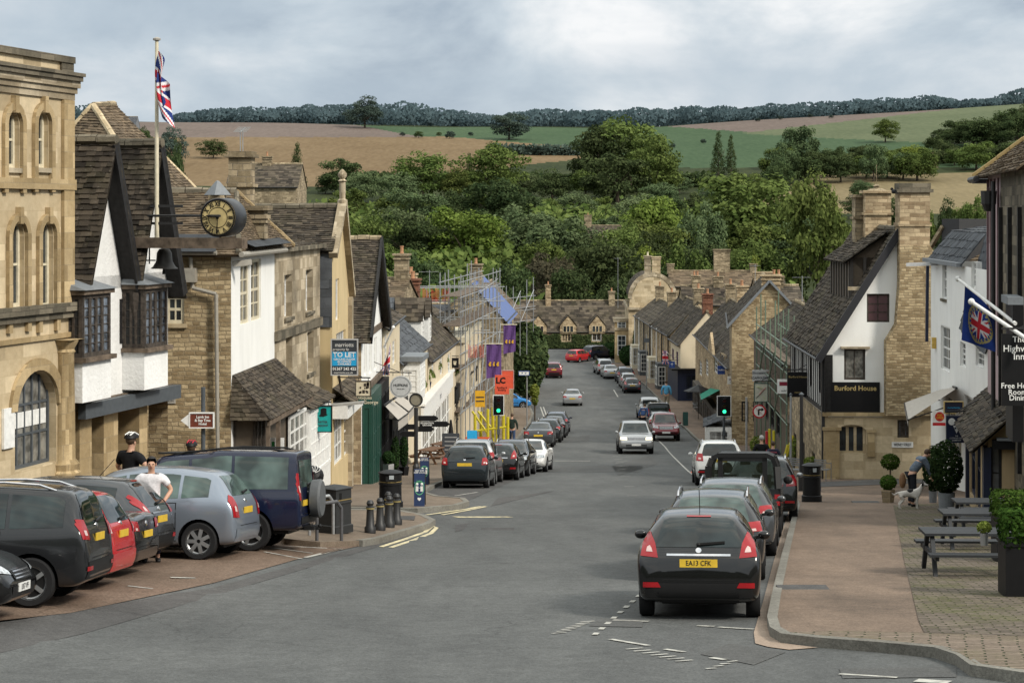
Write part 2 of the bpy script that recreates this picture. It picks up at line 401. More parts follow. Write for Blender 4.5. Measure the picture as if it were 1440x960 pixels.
def rect(x0, x1, z0, z1): return [(x0, z0), (x1, z0), (x1, z1), (x0, z1)]
TYPES = {
 'hatch': dict(L=3.95, hw=.86, r=.31, ax=(.70, 3.19), rim=0, st=[(0, .36, .62, .68, .82, .62), (.05, .30, .82, .90, .95, .66), (.16, .26, .95, 1.06, .99, .67), (.38, .22, .98, 1.32, 1, .655), (.62, .2, .97, 1.43, 1, .65), (1.3, .2, .95, 1.48, 1, .665), (2.0, .2, .93, 1.465, 1, .66), (2.45, .2, .91, 1.37, 1, .65), (3.0, .2, .91, 1.03, 1, .74), (3.2, .2, .87, .94, .99, .75), (3.6, .22, .77, .83, .95, .7), (3.85, .26, .62, .7, .86, .6), (3.95, .34, .5, .54, .74, .5)],
   win=(.60, 2.72, (1.42,)), rw=[(-.60, 1.0), (.60, 1.0), (.49, 1.34), (.40, 1.385), (-.40, 1.385), (-.49, 1.34)], ws=[(-.66, .98), (.66, .98), (.5, 1.38), (-.5, 1.38)],
   tl=[(.56, .86), (.80, .88), (.76, 1.12), (.67, 1.2), (.60, 1.05)], hl=[(.45, .62), (.78, .66), (.74, .78), (.55, .74)], plate=(0, .79), bump=(.33, .52), refl=[(.52, .46), (.76, .46), (.76, .53), (.56, .53)]),
 'super': dict(L=4.0, hw=.83, r=.31, ax=(.72, 3.18), rim=0, st=[(0, .34, .6, .7, .88, .68), (.05, .28, .85, .95, .97, .7), (.14, .25, .98, 1.12, 1, .7), (.28, .22, 1.0, 1.36, 1, .69), (.5, .2, .99, 1.47, 1, .69), (1.3, .2, .97, 1.52, 1, .7), (2.1, .2, .95, 1.5, 1, .69), (2.5, .2, .94, 1.41, 1, .67), (3.05, .2, .94, 1.07, 1, .75), (3.25, .2, .9, .98, .99, .76), (3.65, .22, .82, .88, .95, .72), (3.9, .26, .66, .74, .88, .62), (4.0, .34, .52, .56, .76, .52)],
   win=(.42, 2.8, (1.25, 2.0)), rw=[(-.62, 1.02), (.62, 1.02), (.54, 1.37), (.47, 1.42), (-.47, 1.42), (-.54, 1.37)], ws=[(-.64, 1.02), (.64, 1.02), (.5, 1.42), (-.5, 1.42)],
   tl=[(.60, .82), (.80, .84), (.79, 1.1), (.62, 1.06)], hl=[(.45, .66), (.78, .7), (.74, .84), (.5, .8)], plate=(0, .84), bump=(.30, .56), refl=None),
 'suv': dict(L=4.25, hw=.91, r=.345, ax=(.80, 3.38), rim=0, rails=True, clad=True, st=[(0, .42, .66, .74, .86, .7), (.05, .36, .92, 1.02, .97, .72), (.12, .32, 1.05, 1.2, 1, .72), (.22, .28, 1.08, 1.5, 1, .715), (.42, .27, 1.07, 1.63, 1, .71), (1.3, .26, 1.05, 1.69, 1, .72), (2.2, .26, 1.03, 1.67, 1, .71), (2.6, .26, 1.02, 1.58, 1, .69), (3.15, .26, 1.02, 1.16, 1, .76), (3.35, .26, .99, 1.07, .99, .77), (3.9, .28, .92, .99, .95, .73), (4.15, .32, .74, .82, .88, .65), (4.25, .4, .58, .62, .78, .55)],
   win=(.36, 2.9, (1.15, 1.98)), rw=[(-.68, 1.12), (.68, 1.12), (.58, 1.5), (.5, 1.56), (-.5, 1.56), (-.58, 1.5)], ws=[(-.7, 1.1), (.7, 1.1), (.54, 1.58), (-.54, 1.58)],
   tl=[(.62, .92), (.88, .94), (.87, 1.22), (.64, 1.2)], hl=[(.48, .78), (.84, .8), (.82, .94), (.5, .92)], plate=(0, .94), bump=(.38, .62), refl=[(.58, .50), (.82, .5), (.82, .56), (.58, .56)]),
 'mpv': dict(L=3.88, hw=.88, r=.325, ax=(.66, 3.22), rim=1, st=[(0, .36, .62, .7, .84, .68), (.05, .3, .86, .96, .96, .7), (.16, .27, 1.0, 1.16, 1, .7), (.36, .25, 1.05, 1.42, 1, .68), (.58, .24, 1.05, 1.52, 1, .67), (1.2, .24, 1.02, 1.59, 1, .68), (1.9, .24, .98, 1.59, 1, .68), (2.4, .24, .95, 1.5, 1, .66), (3.05, .24, .93, 1.1, 1, .74), (3.25, .24, .9, 1.0, .99, .75), (3.6, .26, .8, .86, .95, .7), (3.8, .3, .66, .72, .88, .6), (3.88, .38, .52, .56, .76, .5)],
   win=(.50, 3.02, (1.02, 2.02)), rw=[(-.6, 1.1), (.6, 1.1), (.5, 1.44), (-.5, 1.44)], ws=[(-.66, 1.0), (.66, 1.0), (.5, 1.5), (-.5, 1.5)],
   tl=[(.60, .72), (.84, .74), (.83, 1.02), (.72, 1.12), (.64, 1.08)], hl=[(.45, .64), (.8, .68), (.74, .82), (.55, .78)], plate=(0, .84), bump=(.32, .54), refl=None),
 'tall': dict(L=4.6, hw=.90, r=.385, ax=(.98, 3.52), rim=0, rails=True, spare=True, st=[(0, .5, .74, .82, .94, .84), (.03, .46, 1.05, 1.14, .99, .85), (.06, .44, 1.12, 1.3, 1, .85), (.12, .42, 1.16, 1.82, 1, .84), (.22, .4, 1.16, 1.92, 1, .83), (1.6, .38, 1.16, 1.95, 1, .83), (1.9, .38, 1.16, 1.9, 1, .83), (2.7, .38, 1.15, 1.84, 1, .82), (2.9, .38, 1.15, 1.76, 1, .8), (3.3, .38, 1.15, 1.24, 1, .84), (3.5, .38, 1.12, 1.18, 1, .84), (4.3, .4, 1.06, 1.12, .98, .82), (4.52, .44, .8, .9, .95, .8), (4.6, .5, .7, .74, .9, .7)],
   win=(.26, 3.12, (1.35, 2.2)), rw=[(-.62, 1.22), (.62, 1.22), (.6, 1.74), (-.6, 1.74)], ws=[(-.7, 1.22), (.7, 1.22), (.64, 1.76), (-.64, 1.76)],
   tl=[(.74, .98), (.87, .98), (.85, 1.5), (.74, 1.5)], hl=[(.55, .8), (.84, .8), (.84, 1.0), (.55, 1.0)], plate=(-.35, .92), bump=(.44, .66), refl=None),
 'estate': dict(L=4.6, hw=.91, r=.33, ax=(.86, 3.60), rim=2, rails=True, st=[(0, .36, .6, .7, .84, .66), (.06, .3, .84, .94, .95, .68), (.18, .26, .96, 1.08, .99, .68), (.42, .24, .99, 1.33, 1, .66), (.68, .22, .98, 1.45, 1, .65), (1.5, .22, .96, 1.52, 1, .67), (2.3, .22, .94, 1.51, 1, .67), (2.8, .22, .93, 1.42, 1, .65), (3.5, .22, .93, 1.05, 1, .74), (3.75, .22, .9, .97, .99, .75), (4.25, .24, .82, .88, .95, .7), (4.5, .3, .66, .72, .88, .6), (4.6, .38, .52, .56, .76, .5)],
   win=(.55, 3.2, (1.35, 2.3)), rw=[(-.66, 1.0), (.66, 1.0), (.54, 1.38), (.44, 1.42), (-.44, 1.42), (-.54, 1.38)], ws=[(-.68, 1.0), (.68, 1.0), (.52, 1.43), (-.52, 1.43)],
   tl=[(.55, .86), (.86, .88), (.82, 1.04), (.6, 1.02)], hl=[(.48, .68), (.84, .72), (.8, .84), (.5, .82)], plate=(0, .8), bump=(.34, .54), refl=None),
 'sedan': dict(L=4.55, hw=.89, r=.325, ax=(.98, 3.66), rim=2, st=[(0, .36, .62, .68, .84, .66), (.06, .28, .88, .96, .94, .7), (.2, .25, .95, 1.03, .98, .72), (.62, .22, .96, 1.07, 1, .72), (.8, .21, .95, 1.12, 1, .68), (1.35, .2, .93, 1.37, 1, .62), (1.8, .2, .92, 1.43, 1, .63), (2.3, .2, .91, 1.43, 1, .64), (2.75, .2, .9, 1.34, 1, .63), (3.4, .2, .9, 1.02, 1, .74), (3.65, .2, .87, .94, .99, .75), (4.2, .23, .78, .84, .95, .7), (4.45, .28, .62, .7, .88, .6), (4.55, .36, .5, .54, .76, .5)],
   win=(.92, 3.1, (1.4, 2.2)), rw=[(-.66, 1.08), (.66, 1.08), (.52, 1.36), (-.52, 1.36)], ws=[(-.66, .98), (.66, .98), (.5, 1.36), (-.5, 1.36)],
   tl=[(.52, .76), (.82, .78), (.82, .94), (.55, .92)], hl=[(.46, .62), (.82, .66), (.78, .78), (.5, .76)], plate=(0, .7), bump=(.3, .46), refl=None),
 'big': dict(L=4.95, hw=.99, r=.38, ax=(.98, 3.92), rim=2, st=[(0, .42, .7, .8, .88, .7), (.06, .36, 1.0, 1.1, .97, .72), (.14, .32, 1.12, 1.28, 1, .72), (.34, .3, 1.15, 1.62, 1, .71), (.6, .29, 1.14, 1.76, 1, .71), (1.6, .28, 1.12, 1.83, 1, .72), (2.5, .28, 1.1, 1.8, 1, .71), (2.95, .28, 1.1, 1.7, 1, .7), (3.5, .28, 1.1, 1.22, 1, .78), (3.75, .28, 1.08, 1.15, .99, .79), (4.6, .3, 1.03, 1.09, .97, .78), (4.86, .36, .84, .92, .93, .72), (4.95, .44, .66, .7, .84, .6)],
   win=(.5, 3.25, (1.5, 2.4)), rw=[(-.7, 1.2), (.7, 1.2), (.58, 1.66), (-.58, 1.66)], ws=[(-.76, 1.18), (.76, 1.18), (.62, 1.7), (-.62, 1.7)],
   tl=[(.76, .9), (.94, .9), (.92, 1.24), (.78, 1.24)], hl=[(.52, .80), (.90, .82), (.88, .96), (.54, .95)], plate=(0, .92), bump=(.4, .62), refl=None, grille=[(-.48, .80), (.48, .80), (.48, .94), (-.48, .94)]),
 'pickup': dict(L=5.2, hw=.92, r=.385, ax=(1.15, 4.2), rim=2, st=[(0, .5, .8, .98, .92, .9), (.04, .46, 1.0, 1.12, .98, .9), (.3, .42, 1.04, 1.14, 1, .9), (1.6, .4, 1.05, 1.15, 1, .88), (1.72, .4, 1.06, 1.6, 1, .76), (1.95, .38, 1.06, 1.76, 1, .74), (2.6, .38, 1.05, 1.8, 1, .74), (3.1, .38, 1.04, 1.72, 1, .72), (3.75, .38, 1.05, 1.2, 1, .8), (3.95, .38, 1.05, 1.14, 1, .8), (4.8, .4, .98, 1.06, .97, .76), (5.1, .46, .78, .86, .92, .68), (5.2, .54, .64, .68, .82, .55)],
   win=(1.86, 3.5, (2.6,)), rw=[(-.6, 1.2), (.6, 1.2), (.55, 1.62), (-.55, 1.62)], ws=[(-.72, 1.16), (.72, 1.16), (.6, 1.68), (-.6, 1.68)],
   tl=[(.80, .78), (.91, .78), (.91, 1.06), (.8, 1.06)], hl=[(.5, .84), (.88, .88), (.86, 1.02), (.52, .96)], plate=(0, .7), bump=(.48, .66), refl=None, grille=[(-.46, .78), (.46, .78), (.46, .98), (-.46, .98)]),
}
def build_type(key):
    T = TYPES[key]; me, bvh = car_shell(T); P_ = []      # entries: name, mesh, matkey, parent index, loc, scale
    yl = lambda y: pl([(s_[0], s_[2]) for s_ in T['st']], y); yt = lambda y: pl([(s_[0], s_[3]) for s_ in T['st']], y)
    hw, r, L = T['hw'], T['r'], T['L']
    # wheel arches
    ob = bpy.data.objects.new('tmp', me); COL.objects.link(ob); me.materials.append(PAINT['black']); cut = []
    for ya in T['ax']:
        for sx in (-1, 1):
            m = MB(); m.tube((sx * hw * .62, ya, r + .01), (sx * (hw + .2), ya, r + .01), r * 1.15, n=28)
            c = bpy.data.objects.new('cut', m.mesh('cut', uv=False)); c.data.materials.append(BLKPL); COL.objects.link(c); cut.append(c)
            md = ob.modifiers.new('b', 'BOOLEAN'); md.object = c; md.operation = 'DIFFERENCE'; md.solver = 'EXACT'; md.material_mode = 'TRANSFER'
    dg = bpy.context.evaluated_depsgraph_get(); dg.update()
    body = bpy.data.meshes.new_from_object(ob.evaluated_get(dg))
    for c in cut: bpy.data.objects.remove(c)
    bpy.data.objects.remove(ob)
    body.polygons.foreach_set('use_smooth', [True] * len(body.polygons)); body.set_sharp_from_angle(angle=radians(42)); body.name = 'car_body'
    P_.append(('body', body, 'paint', None))
    def add(name, poly, axis, mk, off=.006, par=None, grid=.06): P_.append((name, patch(bvh, poly, axis, off, grid, name), mk, par)); return len(P_) - 1
    # glazing
    a, b, pill = T['win']; edges = [a] + list(pill) + [b]
    for sd in 'LR':
        for i in range(len(edges) - 1):
            y0, y1 = edges[i] + (.03 if i else 0), edges[i + 1] - (.03 if i < len(edges) - 2 else 0)
            ys = [lerp(y0, y1, k / 6) for k in range(7)]
            bot = [(y, yl(y) + .035) for y in ys]; top = [(y, max(yl(y) + .05, yt(y) - .115)) for y in reversed(ys)]
            add('window', bot + top, sd, 'glass')
    add('rear_window', T['rw'], 'rear', 'glass', .006); add('windscreen', T['ws'], 'front', 'glass')
    # lamps
    for poly in (T['tl'], list(reversed(mir(T['tl'])))):
        k = add('tail_light', poly, 'rear', 'tail', .012, None, .045)
        cx = sum(p[0] for p in poly) / len(poly); cz = sum(p[1] for p in poly) / len(poly); add('clear_lens', [(cx + (p[0] - cx) * .38, cz - .05 + (p[1] - cz) * .25) for p in poly], 'rear', 'tailw', .016, k)
    for poly in (T['hl'], list(reversed(mir(T['hl'])))): add('headlight', poly, 'front', 'head', .012, None, .045)
    if T['refl']:
        for poly in (T['refl'], list(reversed(mir(T['refl'])))): add('reflector', poly, 'rear', 'tail', .022)
    z0, z1 = T['bump']
    add('rear_bumper', rect(-hw * .86, hw * .86, z0, z1), 'rear', 'plastic' if key in ('hatch', 'suv', 'tall', 'pickup') else 'paint', .012, None, .09); add('front_bumper', rect(-hw * .6, hw * .6, z0 - .0, z0 + .14), 'front', 'plastic', .010, None, .09)
    g = T.get('grille') or [(-.36, z1 + .02), (.36, z1 + .02), (.42, z1 + .15), (-.42, z1 + .15)]
    k = add('grille', g, 'front', 'plastic', .010)
    for i in range(3): z = lerp(g[0][1], g[2][1], (i + .5) / 3); add('grille_bar', rect(g[0][0] * .95, g[1][0] * .95, z - .008, z + .008), 'front', 'chrome', .016, k, .2)
    # doors with handles, shut lines
    ds = [(T['ax'][0] + r * 1.25 + .02, edges[-2] if len(edges) > 2 else 2.0), (edges[-2] if len(edges) > 2 else 2.0, min(b + .02, T['ax'][1] - r * 1.25))]
    if len(edges) == 3 and key in ('hatch',): ds = [(1.42, 2.72)]
    for sd in 'LR':
        for y0, y1 in ds:
            if y1 - y0 < .4: continue
            poly = rect(y0, y1, .34 if key not in ('tall', 'big', 'pickup', 'suv') else .5, min(yl(y0), yl(y1)) + .0)
            k = add('door_seam', grow(poly, .016), sd, 'plastic', .0025, None, .15); 
            P_[k] = ('door', patch(bvh, poly, sd, .005, .15, 'door'), 'paint', None); add('door_seam', grow(poly, .016), sd, 'plastic', .0025, k, .15)
            zz = poly[2][1] - .1; add('handle', rect(y0 + .06, y0 + .24, zz - .022, zz + .022), sd, 'plastic' if key in ('hatch', 'super') else 'paint', .03, k, .1)
    if key == 'hatch': add('chrome_trim', rect(-.44, .44, .885, .912), 'rear', 'chrome', .014); add('brake_light', rect(-.17, .17, 1.395, 1.412), 'rear', 'tail', .008); add('lower_valance', rect(-.55, .55, .26, .42), 'rear', 'plastic', .02, None, .09)
    add('tailgate_seam', [(-hw * .6, z1 + .04), (hw * .6, z1 + .04), (hw * .6, z1 + .052), (-hw * .6, z1 + .052)], 'rear', 'plastic', .006, None, .1)
    for sd in 'LR': add('side_moulding', rect(T['ax'][0] + r * 1.3, T['ax'][1] - r * 1.3, z1 - .02, z1 + .02), sd, 'plastic', .014, None, .12)
    zc = T['plate'][1]; xc = T['plate'][0]
    def plate_mesh(yy, zz, xx, sgn):
        m = MB(); m.bx(xx - .26, xx + .26, yy - .008, yy + .008, zz - .055, zz + .055); return m.mesh('number_plate', uv=False)
    h_, n_, _, _ = bvh.ray_cast(V((xc, -3, zc)), V((0, 1, 0))); yr = h_.y - .012
    P_.append(('number_plate', plate_mesh(yr, zc, xc, -1), 'ply', None)); T['_pr'] = (xc, yr - .009, zc)
    zf = z1 - .08; h_, n_, _, _ = bvh.ray_cast(V((0, 9, zf)), V((0, -1, 0))); P_.append(('number_plate', plate_mesh(h_.y + .012, zf, 0, 1), 'plw', None)); T['_pf'] = (0, h_.y + .021, zf)
    # badge, wiper, aerial
    zz = zc + .17; h_, n_, _, _ = bvh.ray_cast(V((0, -3, zz)), V((0, 1, 0)))
    m = MB(); m.lathe([(.0, 0), (.045, 0), (.04, .012), (0, .014)], h_ + n_ * -.002, 16, axis=tuple(n_)); P_.append(('badge', m.mesh('badge', uv=False), 'chrome', None))
    rwz = T['rw'][0][1]; h_, n_, _, _ = bvh.ray_cast(V((.0, -3, rwz + .03)), V((0, 1, 0))); h2, n2, _, _ = bvh.ray_cast(V((.36, -3, rwz + .06)), V((0, 1, 0)))
    if key not in ('sedan', 'pickup'): m = MB(); m.bar(h_ + n_ * .025, h2 + n2 * .02, .03, .03); m.ball(h_ + n_ * .02, .03); P_.append(('wiper', m.mesh('wiper', uv=False), 'plastic', None))
    yr_ = T['st'][5][0]; m = MB(); zr_ = yt(yr_)
    if key == 'hatch': m.tube((0, yr_ - .2, zr_ - .0), (0, yr_ - .45, zr_ + .28), .006, n=5); P_.append(('aerial', m.mesh('aerial', uv=False), 'plastic', None))
    # mirrors
    for sx in (-1, 1):
        y = b - .02; z = yl(y) + .08; m = MB(); m.ball((sx * (hw + .07), y, z + .02), .085, (1.1, .6, .8), 12, 8); m.bar((sx * hw * .9, y, z - .02), (sx * (hw + .06), y, z), .05, .05); P_.append(('mirror', m.mesh('mirror', uv=False, smooth=60), 'mirror', None))
    if T.get('rails'):
        for sx in (-1, 1):
            m = MB(); xs = sx * hw * .66; y0, y1 = T['st'][4][0] + .1, T['st'][7][0] - .1; n = 8
            pts = [V((xs, lerp(y0, y1, i / n), yt(lerp(y0, y1, i / n)) + (.035 if 0 < i < n else -.03))) for i in range(n + 1)]
            m.path(pts, .02, 6); P_.append(('roof_rail', m.mesh('roof_rail', uv=False), 'rail', None))
    if T.get('clad'):
        for sd in 'LR': add('sill_cladding', rect(T['ax'][0] + r * 1.2, T['ax'][1] - r * 1.2, .3, .46), sd, 'plastic', .012, None, .2)
    if T.get('spare'):
        m = MB(); m.lathe([(.0, 0), (.30, .0), (.37, .04), (.38, .2), (.34, .24), (0, .25)], (.12, -.01, .98), 28, axis=(0, -1, 0)); P_.append(('spare_wheel', m.mesh('spare_wheel', uv=False, smooth=40), 'cover', None))
        m = MB(); m.bar((-.3, -.06, .42), (.3, -.06, .42), .2, .08); m.bar((0, .2, .4), (0, -.2, .4), .08, .06); m.ball((0, -.22, .45), .04); P_.append(('tow_bar', m.mesh('tow_bar', uv=False), 'plastic', None))
        m = MB(); m.bx(-.6, .6, 2.2, 2.9, 1.86, 1.89); P_.append(('sunroof', m.mesh('sunroof', uv=False), 'plastic', None))
    P_.append(('underside', (lambda m: (m.bx(-hw * .6, hw * .6, .3, L - .3, z0 - .12, z0 + .1), m.mesh('underside', uv=False))[1])(MB()), 'plastic', None))
    T['parts'] = P_
def pose(o, c, a):
    """stand an Empty on the sloping ground at c with heading a (clockwise from +Y)"""
    f = V((sin(a), cos(a), 0)); r_ = V((cos(a), -sin(a), 0)); g = lambda p: gz(p.x, p.y)
    f.z = (g(c + f * 1.3) - g(c - f * 1.3)) / 2.6; r_.z = (g(c + r_ * .7) - g(c - r_ * .7)) / 1.4
    f.normalize(); u = r_.cross(f).normalized(); r_ = f.cross(u)
    o.rotation_euler = Matrix((r_, f, u)).transposed().to_euler(); o.location = (c.x, c.y, max(g(c), (g(c + f * 1.3) + g(c - f * 1.3)) / 2))
def car(key, label, paint, px, Y, a, anchor='rear', glass=None, group=None, plate=None, lit=False, rim=None, dx=0.0, rail='chrome', sc=1.0, name='parked_car', mirror=None, lift=0.0):
    T = TYPES[key]
    if 'parts' not in T: build_type(key)
    o = thing(name, label, 'car', (0, 0, 0), 0, group); L = T['L']
    mats = dict(paint=PAINT[paint], glass=glass or CGLASS, tail=TAIL, tailw=TAILW, head=HEADLIT if lit else HEAD, plastic=BLKPL, chrome=CHROME, ply=PLY, plw=PLW, mirror=PAINT[mirror or paint], rail=CHROME if rail == 'chrome' else BLKPL, cover=plain('spare_cover', (.09, .095, .1), .6))
    made = []
    for nm, me, mk, par in T['parts']:
        c = bpy.data.objects.new(nm, me); COL.objects.link(c); c.parent = made[par] if par is not None else o; made.append(c)
        if nm != 'body':
            if not me.materials: me.materials.append(mats[mk])
        c.material_slots[0].link = 'OBJECT'; c.material_slots[0].material = mats[mk]
        if par is None: c.location = (0, -L / 2, 0)
    R_ = RIMS[T['rim'] if rim is None else rim]
    for ya in T['ax']:
        for sx in (-1, 1):
            e = bpy.data.objects.new('wheel', HUB); COL.objects.link(e); e.parent = o; e.location = (sx * (T['hw'] - .115), ya - L / 2, T['r']); e.scale = (T['r'] * .95, T['r'], T['r'])
            if not HUB.materials: HUB.materials.append(BLKPL); TYRE.materials.append(RUBBER)
            if not R_.materials: R_.materials.append(ALLOY)
            for nm, me in (('tyre', TYRE), ('rim', R_)): c = bpy.data.objects.new(nm, me); COL.objects.link(c); c.parent = e
    if plate:
        pr = T['_pf'] if anchor == 'front' else T['_pr']; pp = [c for c in made if c.name.startswith('number_plate')][1 if anchor == 'front' else 0]
        text(plate, .1, PLT, pp, pr, (1, 0, 0) if anchor != 'front' else (-1, 0, 0), bold=.008, sx=.82)
    c = V((X(px, Y), Y, 0)); f = V((sin(a), cos(a), 0)); rr = V((cos(a), -sin(a), 0))
    if anchor == 'rear': c += f * (L / 2)
    elif anchor == 'front': c -= f * (L / 2)
    c += rr * dx
    pose(o, c, a); o.scale = (sc, sc, sc)
    return o
# right-hand kerb row, seen from behind
car('hatch', 'black hatchback with yellow rear plate parked nearest on the right', 'black', 983, 28.0, .115, plate='EA13 CFK', sc=1.02)
car('estate', 'dark estate car with chrome roof rails directly in front of the black hatchback', 'darkgrey', 1001, 33.9, .13, glass=CGREEN)
car('estate', 'grey crossover with roof rails, second in front of the black hatchback', 'grey', 1026, 39.4, .15, glass=CGREEN)
car('suv', 'dark grey sport utility car with silver mirrors parked beyond the dark canopy vehicle', 'darkgrey', 1072, 51.3, .14, mirror='silver')
car('suv', 'white car with amber mirror lights parked beside the traffic cone', 'white', 1013, 74, .05)
# angled bay on the left
AL = radians(-75)
car('hatch', 'black hatchback nosing in from the left edge of the picture', 'black', 32, 26.4, radians(92), 'front', plate='LR57 VPF')
car('suv', 'charcoal square backed crossover with silver wheels, biggest car at the left edge', 'darkgrey', 141, 28.8, radians(-89), rim=0, glass=glassmat('dark_glass', (.008, .012, .012), .03, 2, 2))
car('super', 'red small car almost hidden between the crossover and the black saloon', 'red', 174, 31.0, radians(-87))
car('sedan', 'black saloon squeezed between the red car and the grey hatchback', 'black', 207, 33.1, radians(-86))
car('hatch', 'mid grey hatchback parked to the left of the man in the white shirt', 'grey', 219, 35.0, radians(-84), sc=1.06)
car('mpv', 'silvery blue compact car with seven spoke wheel covers in the left bay', 'silverblue', 342, 37.2, radians(-82), glass=CGREEN, sc=1.05)
car('tall', 'navy off road estate with spare wheel on its back door', 'navy', 434, 39.3, radians(-85), glass=CGREEN, rail='b')
# left bay down the hill
car('super', 'dark slate hatchback, first of the cars in the left bay below the bins', 'slate', 653, 69.9, .07)
car('suv', 'silver people carrier behind the dark slate hatchback', 'silver', 662, 74.5, .08)
car('hatch', 'black hatchback with a red lamp visible beyond the silver people carrier', 'black', 698, 79.3, .09)
car('estate', 'black car facing uphill in front of the white saloon', 'black', 712, 83.2, pi + .1, 'front')
car('sedan', 'white saloon facing uphill at the end of the left bay', 'white', 740, 88.6, pi + .1, 'front')
car('sedan', 'grey soft top coupe at the head of the next left hand row', 'grey', 757, 121, .06, sc=1.05)
car('estate', 'dark car parked right behind the grey soft top coupe', 'darkgrey', 769, 128, .07)
car('sedan', 'black car third in the row with the grey soft top coupe', 'black', 777, 134.5, .07)
car('estate', 'dark blue car at the far end of the grey coupe row', 'navy', 781, 140.5, .07)
car('hatch', 'bright blue hatchback parked nose out beside the scaffolding', 'blue', 746, 176, radians(84), 'front')
car('estate', 'silver and grey car parked next to the bright blue hatchback', 'silver', 752, 183, radians(84), 'front')
car('super', 'small red car parked beyond the silver car on the left', 'red', 738, 190, radians(84), 'front')
# moving
car('sedan', 'silver saloon driving away in the middle of the road', 'silver', 805, 178.5, .03, name='car')
car('suv', 'dark red crossover driving away near the far bend', 'maroon', 779, 214, .0, name='car')
car('big', 'silver luxury off roader with lit headlamps driving uphill', 'silver', 895, 112, pi + .02, 'front', lit=True, name='car')
# right row further down
car('pickup', 'red pickup truck facing uphill by the right kerb', 'maroon', 937, 130, pi + .03, 'front')
car('estate', 'silver topped car directly behind the red pickup truck', 'silver', 930, 140, .03)
car('tall', 'black off roader with its load space facing uphill behind the red pickup', 'black', 927, 148, .02)
car('pickup', 'silver pickup with dark bed cover on the right row', 'silver', 916, 159, .0)
car('hatch', 'dark grey hatchback at the back of the far right trio', 'grey', 889.5, 194, .0)
car('super', 'pale silver hatchback in the middle of the far right trio', 'silver', 884.5, 200.5, -.02)
car('suv', 'navy crossover at the front of the far right trio', 'navy', 880.5, 207, -.03)
car('sedan', 'right one of two silver cars parked on the far bend', 'silver', 861, 213, -.06)
car('suv', 'left one of two silver cars parked on the far bend', 'silver', 852, 219, -.1)
car('super', 'red car turning into the yard of the long house', 'red', 803, 238, .5)
car('suv', 'dark blue car parked in front of the ivy of the long house', 'navy', 824, 243, .9)
# black canopy vehicle one can look through
TG = NT('clear_glass', .03, .5); tr = TG.n('BsdfTransparent', {'Color': (.55, .62, .6, 1)}); gl = TG.n('BsdfGlossy', {'Color': (.9, .9, .9, 1), 'Roughness': .03}); mx = TG.n('MixShader', {0: .12, 1: tr.outputs[0], 2: gl.outputs[0]}); TG.t.links.new(mx.outputs[0], TG.t.nodes['Material Output'].inputs[0]); TG = TG.mat
o = thing('off_road_car', 'black soft top off roader with a see through cabin in the right kerb row', 'car')
PB = PAINT['black']
m = MB(); m.bx(-.86, .86, 0, 3.9, .5, 1.12); m.bx(-.8, .8, 2.4, 3.85, 1.123, 1.2); m.build('body', PB, o)
m = MB()
hoop = [(-.80, 1.12), (-.77, 1.62), (-.70, 1.8), (-.55, 1.87), (.55, 1.87), (.70, 1.8), (.77, 1.62), (.80, 1.12)]
for y in (.06, 1.1, 2.1):
    for p, q in zip(hoop, hoop[1:]): m.bar((p[0], y + .12 * (p[1] - 1.1) * (y < 1), p[1]), (q[0], y + .12 * (q[1] - 1.1) * (y < 1), q[1]), .13 if y < 1 else .07, .10)
for p, q in zip(hoop[2:5], hoop[3:6]): m.poly([(p[0], .1, p[1] + .05), (p[0], 2.1, p[1] + .05), (q[0], 2.1, q[1] + .05), (q[0], .1, q[1] + .05)]); m.poly([(p[0], .1, p[1] + .03), (q[0], .1, q[1] + .03), (q[0], 2.1, q[1] + .03), (p[0], 2.1, p[1] + .03)])
m.bx(-.56, -.45, .1, .18, 1.12, 1.84); m.bx(.45, .56, .1, .18, 1.12, 1.84); m.bx(-.56, .56, .1, .18, 1.74, 1.84); m.build('soft_top', BLKPL, o)
for x0, x1 in ((-.76, -.57), (-.44, .44), (.57, .76)): m = MB(); m.poly([(x0, .14, 1.14), (x1, .14, 1.14), (x1, .2, 1.74), (x0, .2, 1.74)]); m.build('rear_window', TG, o)
m = MB(); m.poly([(-.7, 2.1, 1.18), (.7, 2.1, 1.18), (.66, 2.08, 1.8), (-.66, 2.08, 1.8)]); m.build('windscreen', TG, o)
for x in (-.4, .4):
    m = MB(); m.bx(x - .22, x + .22, 1.3, 1.45, .9, 1.4); m.ball((x, 1.38, 1.55), .13, (1, .6, 1)); m.build('seat', BLKPL, o)
m = MB(); m.lathe([(.15, -.015), (.18, 0), (.15, .015)], (.4, 1.75, 1.2), 14, axis=(0, 1, .3)); m.bx(-.12, .12, 2.0, 2.06, 1.6, 1.68); m.build('rear_view_mirror', BLKPL, o)
for sx in (-1, 1):
    m = MB(); m.bx(sx * .86 - .03, sx * .86 + .03, 0.0, .12, .7, 1.0) if False else m.bx(sx * .78 - .06, sx * .78 + .06, -.02, -.001, .75, 1.0); m.build('tail_light', TAIL, o); m = MB(); m.ball((sx * 1.0, 2.05, 1.25), .11, (1, .5, .9)); m.build('mirror', BLKPL, o)
    for ya in (.7, 3.2):
        e = bpy.data.objects.new('wheel', HUB); COL.objects.link(e); e.parent = o; e.location = (sx * .74, ya, .36); e.scale = (.34, .36, .36)
        for nm, me in (('tyre', TYRE), ('rim', RIMS[0])): c = bpy.data.objects.new(nm, me); COL.objects.link(c); c.parent = e
c = V((X(1045, 45.2), 45.2, 0)); pose(o, c, .15)
